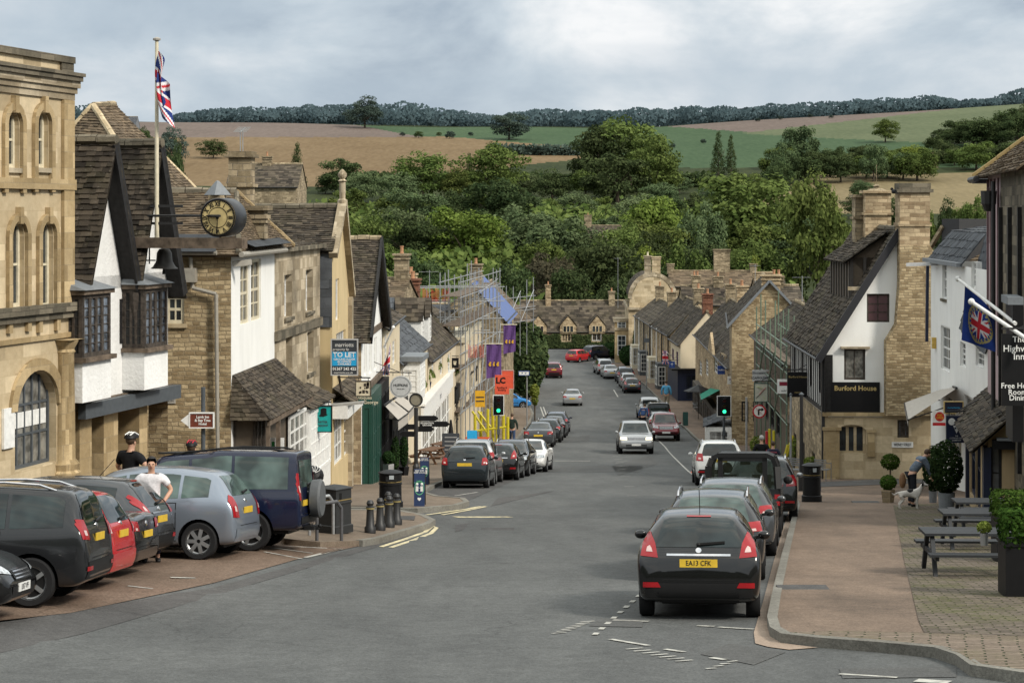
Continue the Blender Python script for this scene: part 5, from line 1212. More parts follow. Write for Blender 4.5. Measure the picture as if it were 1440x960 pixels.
        if label: o['label'] = label
        for w_ in wins:
            kw = dict(w_[2]) if len(w_) > 2 else {}
            kw.pop('arch', None)
            s.window(pl_, w_[0], w_[1], **kw)
        return o
    def W(s, pl_, lst):
        return [(s.prect(pl_, q[:4]), q[4], q[5] if len(q) > 5 else {}) for q in lst]
    def slope(s, e0, e1, r0, r1, **kw): tiles(s.roof_mb, e0, e1, r0, r1, s.r, **kw)
    def ridge(s, a, b, mat=None, w=.16):
        m = MB(); a, b = V(a), V(b); n = max(1, int((b - a).length / .45))
        for i in range(n):
            p, q = a.lerp(b, i / n), a.lerp(b, (i + .96) / n); j = s.r.uniform(-.012, .012)
            m.tube(p + V((0, 0, j)), q + V((0, 0, j)), w * .75, w * .75, 7)
        return m.build('ridge_tiles', mat or STONE_GREY, s.e)
    def roof(s, mat, name='roof'):
        o = s.roof_mb.build(name, mat, s.e); s.roof_mb = MB(); return o
    def chimney(s, x, y, w_, d, z0, z1, mat=None, pots=1, cap=True, pot=TERRA):
        m = MB(); m.bx(x - w_ / 2, x + w_ / 2, y - d / 2, y + d / 2, z0, z1)
        if cap:
            m.bx(x - w_ / 2 - .07, x + w_ / 2 + .07, y - d / 2 - .07, y + d / 2 + .07, z1 - .22, z1 - .12); m.bx(x - w_ / 2 - .11, x + w_ / 2 + .11, y - d / 2 - .11, y + d / 2 + .11, z1 + .002, z1 + .12)
            m.bx(x - w_ / 2 - .05, x + w_ / 2 + .05, y - d / 2 - .05, y + d / 2 + .05, z0 + (z1 - z0) * .55, z0 + (z1 - z0) * .55 + .08)
        o = m.build('chimney', mat or STONE, s.e)
        for i in range(pots):
            p = MB(); q = (i - (pots - 1) / 2) * .34; hx, hy = (q, 0) if w_ >= d else (0, q)
            p.lathe([(.11, 0), (.13, .04), (.10, .1), (.095, .36), (.12, .40), (.12, .45), (.07, .45)], (x + hx, y + hy, z1 + .12), 10); p.build('chimney_pot', pot, o)
        return o
    def shell(s, kind, zE, zR, mF, mA=None, mB_=None, roofm=None, wF=(), wA=(), wB=(), course=.26, over=.22, ridge=True, hipin=None, tw=.36, vergeA=.1, vergeB=.1, z0=0.0, bow=.0):
        L, D = s.L, s.D; mA = mA or mF; mB_ = mB_ or mF
        rect = lambda w_: [(0, z0), (w_, z0), (w_, zE), (0, zE)]
        if kind == 'par':
            s.wall('F', rect(L), mF, wF)
            for k, m, ww in (('A', mA, wA), ('B', mB_, wB)): s.wall(k, [(0, z0), (D, z0), (D, zE), (D / 2, zR), (0, zE)], m, ww)
            s.wall('K', rect(L), mA)
            sl = (zR - zE) / (D / 2); dz = over * sl
            s.slope((-vergeA, -over, zE - dz), (L + vergeB, -over, zE - dz), (-vergeA, D / 2, zR), (L + vergeB, D / 2, zR), course=course, tw=tw, bow=bow)
            s.slope((L + vergeB, D + over, zE - dz), (-vergeA, D + over, zE - dz), (L + vergeB, D / 2, zR), (-vergeA, D / 2, zR), course=course * 1.5, tw=tw * 1.5)
            if ridge: s.ridge((-vergeA, D / 2, zR + .03), (L + vergeB, D / 2, zR + .03))
        elif kind == 'perp':
            s.wall('F', [(0, z0), (L, z0), (L, zE), (L / 2, zR), (0, zE)], mF, wF)
            s.wall('K', [(0, z0), (L, z0), (L, zE), (L / 2, zR), (0, zE)], mA)
            for k, m, ww in (('A', mA, wA), ('B', mB_, wB)): s.wall(k, rect(D), m, ww)
            sl = (zR - zE) / (L / 2); dz = over * sl
            s.slope((-over, D + vergeB, zE - dz), (-over, -vergeA, zE - dz), (L / 2, D + vergeB, zR), (L / 2, -vergeA, zR), course=course, tw=tw, bow=bow)
            s.slope((L + over, -vergeA, zE - dz), (L + over, D + vergeB, zE - dz), (L / 2, -vergeA, zR), (L / 2, D + vergeB, zR), course=course, tw=tw)
            if ridge: s.ridge((L / 2, -vergeA, zR + .03), (L / 2, D, zR + .03))
        elif kind == 'hip':
            h = hipin if hipin is not None else L / 2
            s.wall('F', rect(L), mF, wF); s.wall('K', rect(L), mA)
            for k, m, ww in (('A', mA, wA), ('B', mB_, wB)): s.wall(k, rect(D), m, ww)
            o = over; ze = zE - .1; a, b = (L / 2, h, zR), (L / 2, D - h, zR)
            s.slope((-o, D + o, ze), (-o, -o, ze), b, a, course=course, tw=tw); s.slope((L + o, -o, ze), (L + o, D + o, ze), a, b, course=course, tw=tw)
            s.slope((-o, -o, ze), (L + o, -o, ze), a, a, course=course, tw=tw); s.slope((L + o, D + o, ze), (-o, D + o, ze), b, b, course=course, tw=tw)
            if ridge: s.ridge(a, b); s.ridge((-o, -o, ze + .05), a, None, .12); s.ridge((L + o, -o, ze + .05), a, None, .12)
        s.roof(roofm or T_STONE)
        if kind in ('par', 'hip'):   # gutter along the front eave
            m = MB(); m.tube((-.1, -over - .04, zE - .12), (L + .1, -over - .04, zE - .12), .055, n=6); m.build('gutter', IRON, s.e)
def XY(px, Y): return (X(px, Y), Y)
h = House('classical_building', 'pale ashlar building with arched windows and heavy cornice at the left edge', XY(-75, 37.4), XY(101, 42.4), 8)
f = lambda py: h.px('F', 50, py)[1]
zt_, zc0, zc1 = f(82), f(112), f(100)
W_ = []
for a, b in ((8, 27), (50, 68)): r = h.prect('F', (a, b, 156, 236)); W_.append((r, 'sash1', dict(arch=(r[1] - r[0]) * .5, sill=ASH_STAIN)))
for a, b in ((-38, -18),): r = h.prect('F', (a, b, 156, 236)); W_.append((r, 'sash1', dict(arch=.3)))
for a, b in ((14, 34), (56, 75)): r = h.prect('F', (a, b, 312, 432)); W_.append((r, 'sash1', dict(arch=(r[1] - r[0]) * .5)))
r = h.prect('F', (21, 79, 521, 656)); W_.append((r, 'grey', dict(arch=.75, gl=GLASS_C)))
h.wall('F', [(0, 0), (h.L, 0), (h.L, zt_), (0, zt_)], ASHLAR, W_, reveal=.3)
h.wall('B', [(0, 0), (8, 0), (8, zt_), (0, zt_)], ASHLAR); h.wall('A', [(0, 0), (8, 0), (8, zt_), (0, zt_)], ASHLAR)
m = MB(); m.poly([(0, .3, zt_ - .3), (h.L, .3, zt_ - .3), (h.L, 8, zt_ - .3), (0, 8, zt_ - .3)]); m.build('roof', LEAD, h.e)
L = h.L
m = MB()
for d, z0, z1 in ((.05, zc0 - .34, zc0 - .2), (.09, zc0 - .2, zc0 - .08), (.14, zc0 - .08, zc0 + .06)): m.bx(-.3, L + d, -d, -.003, z0, z1)
m.build('frieze', ASH_STAIN, h.e)
m = MB(); m.bx(-.3, L + .14, -.2, .2, zc0 + .06, zc0 + .16); m.bx(-.3, L + .18, -.24, .2, zc0 + .163, zc1 + .06); m.bx(-.3, L + .02, -.08, .3, zt_ + .002, zt_ + .14); m.bx(L - .55, L, -.05, .25, zc1 + .063, zt_); m.build('cornice', STONE_BLK, h.e)
m = MB(); z = f(262); m.bx(-.3, L + .03, -.1, -.003, z - .06, z + .16); z = f(476); m.bx(-.3, L + .06, -.06, -.003, z - .05, z + .05)
m.bx(L - .5, L - .02, -.08, -.004, f(252), zc0 - .35); m.bx(L - .5, L - .02, -.08, -.004, f(429), f(267)); m.build('pilaster', ASHLAR_D, h.e)
m = MB(); z = f(437); m.bx(-.3, L + .06, -.2, -.004, z - .06, z + .12); m.bx(-.3, L, -.12, -.004, z - .2, z - .063); m.build('ledge', STONE_BLK, h.e)
m = MB(); z0, z1 = f(660), f(482); uc = L - .42
m.lathe([(.36, z0 - 1.6), (.36, z0 - .2), (.30, z0 - .15), (.33, z0 - .02), (.25, z0 + .08), (.245, z0 + .6), (.22, z1 - .3), (.25, z1 - .26), (.22, z1 - .2), (.30, z1 - .06), (.32, z1)], (uc, -.02, 0), 20); m.bx(uc - .36, uc + .34, -.34, -.005, z1 + .003, f(478) - .06); m.build('column', ASHLAR_D, h.e, smooth=40)
for wr in W_[:2] + W_[3:5]:       # raised surrounds with keystones
    r = wr[0]; m = MB(); cu = (r[0] + r[1]) / 2; hw = (r[1] - r[0]) / 2; ar = hw
    for i in range(12):
        a, b = pi * i / 12, pi * (i + 1) / 12; q = [(cu + k * cos(t), r[3] - ar + k * sin(t) * (ar + k - hw) / k) for k, t in ((hw + .02, a), (hw + .17, a), (hw + .17, b), (hw + .02, b))]
        m.prism(q, (0, -.003, 0), (1, 0, 0), (0, 0, 1), (0, -1, 0), .08)
    for sg in (-1, 1): x0 = cu + sg * (hw + .095); m.bx(x0 - .075, x0 + .075, -.083, -.003, r[2] - .5, r[3] - ar)
    m.bx(cu - .07, cu + .07, -.12, -.003, r[3] - .04, r[3] + .3); m.build('window_surround', ASHLAR_D, h.e)
r = W_[-1][0]; m = MB(); cu = (r[0] + r[1]) / 2; hw = (r[1] - r[0]) / 2
for i in range(14):
    a, b = pi * i / 14, pi * (i + 1) / 14; q = [(cu + k * cos(t), r[3] - .75 + (.75 + k - hw) * sin(t)) for k, t in ((hw + .01, a), (hw + .26, a), (hw + .26, b), (hw + .01, b))]
    m.prism(q, (0, -.003, 0), (1, 0, 0), (0, 0, 1), (0, -1, 0), .07)
m.build('window_surround', ASHLAR_D, h.e)
wn_ = [o for o in h.e.children if o.name.startswith('window') and 'surround' not in o.name][-1]
m = MB()
for i in range(5):
    for k in range(2): u = lerp(r[0] + .12, r[1] - .12, (i + .25 + .5 * k) / 5); m.bx(u - .075, u + .075, .175, .178, lerp(r[2], r[3], .42), lerp(r[2], r[3], .58))
m.build('notice', WPAINT, wn_)
m = MB(); u0, za = h.px('F', 2, 575); u1, zb = h.px('F', 17, 628); m.bx(u0, u1, -.06, -.005, zb, za); o = m.build('board', WPAINT, h.e)

h = House('timber_house', 'jettied white plastered house with two steep gables and stone piers beside the clock beam', XY(104, 43), XY(236, 47.9), 7.5); TOL = h
L = h.L; g = L / 2
zj = h.px('F', 170, 553)[1]; zb = h.px('F', 170, 405)[1]; zr = h.px('F', 170, 207)[1] + .1
h.wall('F', [(0, zj), (L, zj), (L, zb + .3), (0, zb + .3)], WHITE_R)
for i in (0, 1):
    h.wall('F', [(i * g + .03, zb), (i * g + g - .03, zb), (i * g + g / 2, zr - .12)], WHITE_R, name='gable')
h.wall('A', [(0, 0), (7.5, 0), (7.5, zb), (0, zb)], STONE); h.wall('B', [(0, zj - .2), (7.5, zj - .2), (7.5, zb), (0, zb)], WHITE_R)
h.planes['R'] = ((0, 2.2), (1, 0)); h.wall('R', [(0, 0), (L, 0), (L, zj), (0, zj)], STONE_RUB, [((L * .38, L * .52, .2, 2.3), 'door')], 'back_wall')
m = MB(); m.bx(-.02, L + .02, -.12, 2.2, zj - .18, zj); m.build('floor', OAK, h.e)
m = MB(); m.bx(-.05, L + .1, -.3, -.12, zj - .34, zj - .02); m.bx(L - .08, L + .1, -.12, 2, zj - .34, zj - .183); m.build('jetty_beam', GREYP, h.e)
for a, b in ((112, 139), (146, 178), (196, 214)):
    u0 = h.px('F', a)[0]; u1 = h.px('F', b)[0]; m = MB(); m.bx(u0, u0 + (u1 - u0) * .62, .0, .55, 0, zj - .19); m.bx(u0 - .06, u0 + (u1 - u0) * .62 + .06, -.06, .6, zj - .4, zj - .192); m.build('pier', ASHLAR_D, h.e)
h.wall('B', [(0, 0), (.5, 0), (.5, zj - .2), (0, zj - .2)], STONE_RUB)
pf = h.fo(.55)
for a, b, c, d, e in ((104, 116, 156, 413, 500), (174, 203, 236, 405, 487)):   # the two oriel bays
    u0, u1 = h.px(pf, b)[0], h.px(pf, c)[0]
    zw1 = h.px(pf, (b + c) / 2, d)[1]; zw0 = h.px(pf, (b + c) / 2, e)[1]; zs = zj + .08
    bay = MB(); bay.bx(u0, u1, -.55, -.003, zs, zw0 - .08); by = bay.build('oriel', WHITE_R, h.e)
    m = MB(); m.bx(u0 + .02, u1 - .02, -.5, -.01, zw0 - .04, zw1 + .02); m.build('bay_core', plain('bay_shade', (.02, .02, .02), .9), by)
    m = MB(); m.bx(u0 - .07, u1 + .07, -.66, -.003, zw0 - .10, zw0 - .002); m.build('bay_sill', OAK, by); m = MB(); m.bx(u0 - .05, u1 + .05, -.62, -.004, zw1, zw1 + .1); m.build('bay_frame', OAK, by)
    h.window(pf, (u0 + .01, u1 - .01, zw0, zw1), 'lead', by, rec=.0)
    h.planes['sd'] = ((u0, 0), (0, -1)); h.window('sd', (.0, .55, zw0, zw1), 'lead', by, rec=-.002, nx=3, thick=(.06, 3))
    m = MB(); m.poly([(u0 - .1, -.68, zw1 + .1), (u1 + .1, -.68, zw1 + .1), (u1, -.02, zw1 + .3), (u0, -.02, zw1 + .3)]); m.poly([(u0 - .1, -.68, zw1 + .1), (u0, -.02, zw1 + .3), (u0 - .1, -.02, zw1 + .1)]); m.build('bay_roof', LEAD, by)
u0 = h.px('F', 164)[0]; u1 = h.px('F', 173)[0]; h.window('F', (u0 + .15, u1 + .35, h.px('F', 172, 482)[1], h.px('F', 172, 420)[1]), 'dark', rec=-.03)
for i in (0, 1):
    x0 = i * g; ov = .42
    sl = (zr - zb) / (g / 2); o_ = .12
    h.slope((x0 - o_ * (i == 0), 7.5, zb - .1), (x0 - o_ * (i == 0), -ov, zb - .1), (x0 + g / 2, 7.5, zr), (x0 + g / 2, -ov, zr), course=.125, tw=.19, th=.032, bow=.05)
    h.slope((x0 + g + .16 * i, -ov, zb - .1 - .25 * i), (x0 + g + .16 * i, 7.5, zb - .1 - .25 * i), (x0 + g / 2, -ov, zr), (x0 + g / 2, 7.5, zr), course=.125, tw=.19, th=.032)
    m = MB()
    for sg in (1,):
        a = V((x0 + g / 2, -ov + .03, zr - .06)); b = V((x0 + g / 2 + sg * (g / 2 + .1), -ov + .03, zb - .25)); m.bar(a, b, .06, .26)
        m.bar(a + V((0, .22, -.05)), b + V((0, .22, -.05)), .34, .04)
    m.build('bargeboard', BLACKWOOD, h.e)
    h.ridge((x0 + g / 2, -ov, zr + .03), (x0 + g / 2, 7, zr + .03), T_WARM if False else STONE_BLK)
h.roof(T_DARK)
m = MB(); m.lathe([(.05, zb - .8), (.1, zb - .5), (.15, zb - .1)], (g, -.3, 0), 8); m.build('rain_hopper', OAKD, h.e)
h.chimney(.5, 3.5, .5, .5, zr - 1.4, zr - .55, STONE, 1, False); 
# clock beam, clock, bell, flagpole
def wpt(px, py, Y): return at(px, py, Y)
b0, b1 = at(203, 341, 46.3), at(344, 342, 44.8)
t = thing('clock_bracket', 'weathered oak beam projecting over the street and carrying the round clock', 'beam', tuple(b0), 0)
q = b1 - b0; m = MB(); m.bar((-1.6, .1, 0), q, .26, .24); m.bar((-.5, .05, .95), (-.5, .05, .1), .07, .07); m.build('beam', OAK, t)
m = MB(); m.tube((-.4, .05, .62), (q.x - .55, q.y, .62), .03, n=6); m.bar((.1, .1, -.1), (.1, .1, -.5), .03, .03); m.bar((.5, .05, -.1), (.4, .05, -.3), .03, .03); m.build('tie_rod', IRON, t)
cc = at(307, 306, 44.95); R_ = 27.5 / F * 45
t = thing('clock', 'round drum clock with gold face and black numerals on the oak beam', 'clock', tuple(cc), radians(-14))
m = MB(); m.lathe([(R_ * .97, -.02), (R_, 0), (R_, .62), (R_ * .96, .66), (.1, .68)], (0, 0, 0), 40, axis=(0, 1, 0)); m.build('drum', plain('clock_drum', (.02, .021, .024), .35), t, smooth=40)
GOLD = plain('clock_gold', (.50, .40, .19), .55)
m = MB()
m.lathe([(0.01, 0), (R_ * .94, 0), (R_ * .94, .012)], (0, -.028, 0), 40, axis=(0, 1, 0)); m.build('dial', GOLD, t)
m = MB()
def ring(mb, r0, r1, y, n=48):
    for i in range(n):
        a, b = 2 * pi * i / n, 2 * pi * (i + 1) / n; mb.poly([(r0 * cos(a), y, r0 * sin(a)), (r1 * cos(a), y, r1 * sin(a)), (r1 * cos(b), y, r1 * sin(b)), (r0 * cos(b), y, r0 * sin(b))])
ring(m, R_ * .86, R_ * .945, -.033); ring(m, R_ * .50, R_ * .535, -.033)
for i in range(60):
    a = 2 * pi * i / 60; m.obox((R_ * .83 * cos(a), -.034, R_ * .83 * sin(a)), (R_ * .03 * cos(a), 0, R_ * .03 * sin(a)), (0, .002, 0), (-R_ * .008 * sin(a), 0, R_ * .008 * cos(a)))
m.build('minute_ring', BPAINT, t)
for i, nme in enumerate('XII I II III IIII V VI VII VIII IX X XI'.split()):
    a = pi / 2 - 2 * pi * i / 12; c = V((cos(a), 0, sin(a))) * R_ * .69; up = V((cos(a), 0, sin(a))); xd = V((sin(a), 0, -cos(a)))
    text(nme, R_ * .34, BPAINT, t, (c.x, -.032, c.z), xd, up, name='numeral', bold=.03, sx=.72)
m = MB(); m.bar((0, -.06, -.04), (-.01, -.06, -R_ * .8), .012, R_ * .075, up=(0, 1, 0)); a = radians(172); m.bar((.02, -.055, 0), (R_ * .56 * cos(a), -.055, R_ * .56 * sin(a)), .012, R_ * .1, up=(0, 1, 0)); m.ball((0, -.06, 0), R_ * .09); m.build('hands', BPAINT, t)
t = thing('bell', 'dark bronze bell hanging under the oak clock beam', 'bell', tuple(at(231, 349, 45.9)), 0)
m = MB(); m.lathe([(.02, 0), (.12, -.02), (.17, -.1), (.19, -.3), (.26, -.42), (.32, -.47), (.29, -.47)], (0, 0, 0), 20); m.tube((0, 0, -.4), (0, 0, -.6), .03, .05, 8); m.build('bell_body', plain('bronze', (.03, .027, .024), .5, .5, .4), t, smooth=40)
m = MB(); m.bar((-.12, 0, .12), (-.12, 0, 0), .03, .03); m.bar((.12, 0, .12), (.12, 0, 0), .03, .03); m.bar((-.2, 0, -.28), (-.45, 0, -.28), .03, .03); m.build('bracket', IRON, t)
fb, ft = at(220.5, 322, 46), at(220.5, 58, 46)
t = thing('flagpole', 'tall white flagpole rising from the timber house gable', 'flagpole', tuple(fb), 0)
hh = ft.z - fb.z; m = MB(); m.tube((0, 0, -.3), (0, 0, hh), .052, .04, 10); m.build('pole', CPAINT, t, smooth=40)
m = MB(); m.lathe([(.03, 0), (.09, .02), (.09, .06), (.03, .09)], (0, 0, hh), 12); m.build('pole_cap', plain('cap', (.3, .28, .25)), t)
m = MB(); m.bx(-.15, .6, -.03, .03, .1, .16); m.bx(-.15, .6, -.03, .03, .5, .56); m.build('pole_bracket', IRON, t)
# Union flags -------------------------------------------------
FBLU, FWHI, FRED = plain('flag_blue', (.012, .03, .16), .9), plain('flag_white', (.66, .66, .68), .9), plain('flag_red', (.48, .02, .035), .9)
def jack(u, v):        # u 0..2, v 0..1
    x, y = u - 1, (v - .5) * 1.0
    if abs(x) < .1 or abs(y) < .1: return 2
    if abs(x) < .167 or abs(y) < .167: return 1
    d = abs(abs(y) - abs(x) * .5) / 1.118
    s_ = (abs(y) - abs(x) * .5) * (1 if x * y > 0 else -1) * (1 if x > 0 else -1)
    if d < .034: return 2
    if d < .1: return 1
    return 0
def flag(name, label, fn, grid=(64, 32), pat=jack, mats=None, loc=(0, 0, 0), asp=2.0):
    nx, ny = grid; mb = MB(); t = thing(name, label, 'flag', loc, 0)
    P = [[fn(i / nx, j / ny) for i in range(nx + 1)] for j in range(ny + 1)]
    for j in range(ny):
        for i in range(nx):
            mb.poly([P[j][i], P[j][i + 1], P[j + 1][i + 1], P[j + 1][i]], pat((i + .5) / nx * asp, (j + .5) / ny))
    mb.build('cloth', mats or [FBLU, FWHI, FRED], t, smooth=80); return t
fl = at(222, 72, 45.9)
def droop(s_, t_):      # s along the fly, t up the hoist; hanging limp beside the pole
    x = .03 + .30 * s_ + .05 * sin(s_ * 9 + t_ * 2) * s_ - .16 * (1 - t_) * (1 - s_) * 0
    fold = .10 * sin(s_ * 13 + t_ * 3.0); xx = .02 + .11 * sin(s_ * 7.5) + .17 * s_ - .10 * sin(pi * (1 - t_)) * (1 - s_ * .6)
    return (xx + .10 * (1 - t_) * s_, fold - .05, -(1 - t_) * 1.0 - s_ * .78 + .0)
flag('union_flag', 'Union Jack drooping from the top of the tall white flagpole', droop, loc=tuple(fl))

h = House('stone_house', 'tall house with a hipped stone tile roof rising behind the timber house', XY(60, 57), XY(250, 60), 6, zg=-7.0)
zE = Z(275, 58) + 7; zR = Z(148, 61) + 7
A = lambda px, py, Y: (lambda w_: V(((w_ - h.p0).dot(h.d), (w_ - h.p0).dot(h.inn), w_.z + 7)))(at(px, py, Y))
h.wall('F', [(0, 0), (h.L, 0), (h.L, zE), (0, zE)], STONE_GREY); h.wall('B', [(0, 0), (6, 0), (6, zE), (0, zE)], STONE_GREY)
LLc, FMc, RRc, R0, R1 = A(30, 258, 60), A(212, 275, 56.4), A(279, 271, 63), A(131, 148, 61), A(161, 147, 62.5)
h.slope(LLc, FMc, R0, R0, course=.15, tw=.22, th=.035); h.slope(FMc, RRc, R0, R1, course=.15, tw=.22, th=.035)
h.roof(T_WARM); h.ridge(FMc, R0, ASHLAR, .13); h.ridge(LLc, R0, ASHLAR, .13); h.ridge(R0, R1, STONE_GREY, .14); h.ridge(RRc + V((0, 0, .03)), RRc.lerp(R1, .55), ASHLAR, .09)
m = MB(); q = A(119, 203, 56.5); m.lathe([(.14, 0), (.16, .08), (.13, .1), (.13, .5), (.16, .5)], tuple(q - V((0, 0, .6))), 14); m.build('chimney_pot', TERRA, h.e)

h = House('stone_house', 'rubble stone house with a white rendered front and hipped stone roof behind the clock', XY(325, 50), XY(386, 56), 7); H3 = h
zE = h.px('F', 350, 352)[1]; zR = Z(270, 53) - h.zg
wF = h.W('F', [(338, 351, 370, 455, 'sashc'), (353, 367, 364, 450, 'sashc')])
h.wall('F', [(0, 0), (h.L, 0), (h.L, zE), (0, zE)], WHITE, wF)
h.wall('A', [(0, 0), (7, 0), (7, zE), (0, zE)], STONE_RUB, h.W('A', [(233, 259, 400, 455, 'sashc', dict(ny=3, sill=ASHLAR)), (211, 224, 585, 612, 'dark')]))
h.wall('K', [(0, 0), (h.L, 0), (h.L, zE), (0, zE)], STONE); h.wall('B', [(0, 0), (7, 0), (7, zE), (0, zE)], STONE)
ov, rx = .25, h.L + 1.6; ze = zE - .08
a, b = (2.9, .45, zR), (2.9, 6.4, zR)
h.slope((-ov, 7, ze), (-ov, -ov, ze), b, a, course=.13, tw=.2, th=.032, bow=.04); h.slope((-ov, -ov, ze), (rx, -ov, ze + .1), a, a, course=.13, tw=.2, th=.032); h.slope((rx, -ov, ze + .1), (rx, 7, ze), a, b, course=.4, tw=.4)
h.roof(T_WARM); h.ridge(a, b, STONE_BLK); h.ridge((rx, -ov, ze + .13), a, ASHLAR_D, .1); h.ridge((-ov, -ov, ze + .05), a, STONE_BLK, .1)
m = MB(); m.poly([(.6, -.5, zE + .12), (h.L, -.5, zE + .15), (h.L - .3, .5, zE + .55), (.8, .5, zE + .5)]); m.poly([(-.4, 2.8, zE + .02), (-.45, .3, zE + .02), (.1, .3, zE + .45), (.1, 2.8, zE + .45)]); m.build('slate_patch', T_BLUE, h.e)
m = MB(); m.tube((-.3, -.32, zE - .06), (h.L, -.32, zE - .06), .07, n=8); m.tube((-.3, .3, zE - .02), (-.3, 2.6, zE - .02), .06, n=8); m.build('gutter', plain('lead_pipe', (.3, .28, .24), .6), h.e)
m = MB(); m.path([(-.14, 1.0, zE - .1), (-.14, .95, zE - .9), (-.14, .35, zE - 1.05), (-.14, .3, zE - 6.0)], .05, 8); m.bx(-.3, -.02, .85, 1.15, zE - .75, zE - .4); m.build('downpipe', plain('lead_pipe', (.3, .28, .24)), h.e)
m = MB(); m.bar((-.05, -.05, zE - .3), (.1, -.5, zE - .25), .12, .14); m.build('security_lamp', plain('lamp_grey', (.34, .32, .28)), h.e)
# chimney: square shaft
cq = lambda px, Y: (lambda w_: ((w_ - h.p0).dot(h.d), (w_ - h.p0).dot(h.inn)))(V((X(px, Y), Y, 0)))
x, y = cq(340, 54.5); m = MB(); zt2, zb2 = Z(222, 54.5) - h.zg, zR - .6
m.bx(x - .33, x + .33, y - .3, y + .3, zb2, zt2); m.bx(x - .42, x + .42, y - .4, y + .4, zt2, zt2 + .09); m.bx(x - .36, x + .36, y - .34, y + .34, zt2 + .092, zt2 + .17); m.bx(x - .4, x + .4, y - .37, y + .37, zb2 + .75, zb2 + .84); m.build('chimney', STONE_GREY, h.e)
m = MB(); m.path([(x - .2, y, zt2 + .17), (x - .2, y, zt2 + .75)], .012); m.path([(x + .15, y, zt2 + .17), (x + .15, y, zt2 + .8)], .012); m.path([(x - .3, y, zt2 + .68), (x + .5, y, zt2 + .85)], .012)
for i in range(6): m.path([(x - .25 + i * .13, y - .18, zt2 + .7 + i * .03), (x - .25 + i * .13, y + .18, zt2 + .7 + i * .03)], .007, 5)
m.build('aerial', STEEL, h.e)
x, y = cq(306, 52); m = MB(); z = zR - .35; m.bx(x - .22, x + .22, y - .2, y + .2, z - .6, z + .25); m.build('vent_stack', STONE_GREY, h.e); m = MB(); m.lathe([(.36, z + .26), (.05, z + .62), (.0, z + .64)], (x, y, 0), 4); m.build('vent_cap', LEAD, h.e)
h.chimney(3.4, -.0, .5, .5, zE + .3, zE + 1.55 - .5, STONE_GREY, 0)
# tiled canopy over the shop
e0, e1 = V((-.05, -1.0, h.px('F', 340, 583)[1])), V((6.9, -1.0, h.px('F', 340, 583)[1])); r0, r1 = V((.12, 0, h.px('F', 335, 524)[1])), V((6.1, 0, h.px('F', 335, 524)[1]))
mb = MB(); tiles(mb, e0, e1, r0, r1, h.r, .115, .18, .03, .05); tiles(mb, V((-.15, 0, e0.z)), e0, r0, r0, h.r, .115, .18, .03); mb.build('canopy', T_DARK, h.e)
m = MB(); m.bx(-.02, 6.8, -.98, -.92, e0.z - .14, e0.z - .01); m.bx(0, .08, -.98, -.88, 0, e0.z - .14); m.bx(1.4, 1.52, -.98, -.88, 0, e0.z - .14); m.build('canopy_post', OAK, h.e)
m = MB(); m.bx(.3, 6.6, -.55, -.003, 0, e0.z + .2); m.build('shopfront', plain('shop_brown', (.09, .07, .05)), h.e)
h.planes['S1'] = ((.3, 0), (0, -1)); h.window('S1', (-.0, .55, .9, e0.z), 'door', rec=-.03, fw=.05); h.planes['S2'] = ((0, -.55), (1, 0)); h.window('S2', (.4, 1.5, .8, e0.z), 'case', rec=-.04); 
h.planes['S0'] = ((-.0, .0), (0, -1)); h.window('S0', (-.9, -.02, .3, e0.z - .05), 'door', rec=.28, fw=.07, nx=2, ny=3)
wp = h.prect('S2', (402, 430, 578, 662)); h.window('S2', (wp[0], wp[1], wp[2], wp[3]), 'shopw', rec=-.12, nx=4, ny=4)
m = MB(); m.bx(1.62, 1.66, -1.05, -.62, .55 + 1.35, .55 + 2.15); o = m.build('notice', WPAINT, h.e); text('L', .5, plain('sign_green', (.02, .22, .05)), o, (1.618, -.83, 2.4), (0, -1, 0), bold=.03)
m = MB(); a, za = h.px('A', 224, 555); b, zb = h.px('A', 247, 567); m.hexa([h.P('A', a, zb, -.03), h.P('A', b, zb, -.03), h.P('A', b, zb, -.004), h.P('A', a, zb, -.004), h.P('A', a, za, -.03), h.P('A', b, za, -.03), h.P('A', b, za, -.004), h.P('A', a, za, -.004)]); o = m.build('wall_plaque', plain('plaque', (.38, .36, .32)), h.e)
text('TOLSEY\nMUSEUM', .085, GREYP, o, h.P('A', (a + b) / 2, (za + zb) / 2, -.033), (0, -1, 0))

h = House('stone_house', 'tall blackened pale stone front with narrow windows between white house and yellow gable', XY(386, 56), XY(450, 64.3), 6)
zE = h.px('F', 415, 352)[1]
h.wall('F', [(0, 0), (h.L, 0), (h.L, zE), (0, zE)], ASH_STAIN, h.W('F', [*[(*q, 'sash', dict(sill=STONE_BLK, rec=.19, fw=.05)) for q in ((400, 411, 386, 446), (430, 440, 379, 438), (402, 411, 474, 530), (432, 441, 466, 524))], (436, 446, 600, 660, 'sash')]), reveal=.25)
h.wall('A', [(0, 0), (6, 0), (6, zE), (0, zE)], STONE_GREY); h.wall('B', [(0, 0), (6, 0), (6, zE), (0, zE)], STONE_GREY)
m = MB(); m.bx(-.1, h.L + .1, -.2, .3, zE + .002, zE + .12); m.bx(-.05, h.L, -.1, -.003, h.px('F', 418, 468)[1], h.px('F', 418, 456)[1]); m.build('string_course', STONE_BLK, h.e)
h.slope((-.1, -.1, zE + .12), (h.L, -.1, zE + .12), (-.1, 3, zE + .5), (h.L, 3, zE + .5)); h.roof(T_STONE)
wp = h.prect('F', (399, 431, 572, 660)); m = MB(); m.bx(wp[0], wp[1], -.75, -.003, wp[2] - .7, wp[3] + .12); m.build('bay', WPAINT, h.e); pf = h.fo(.75)
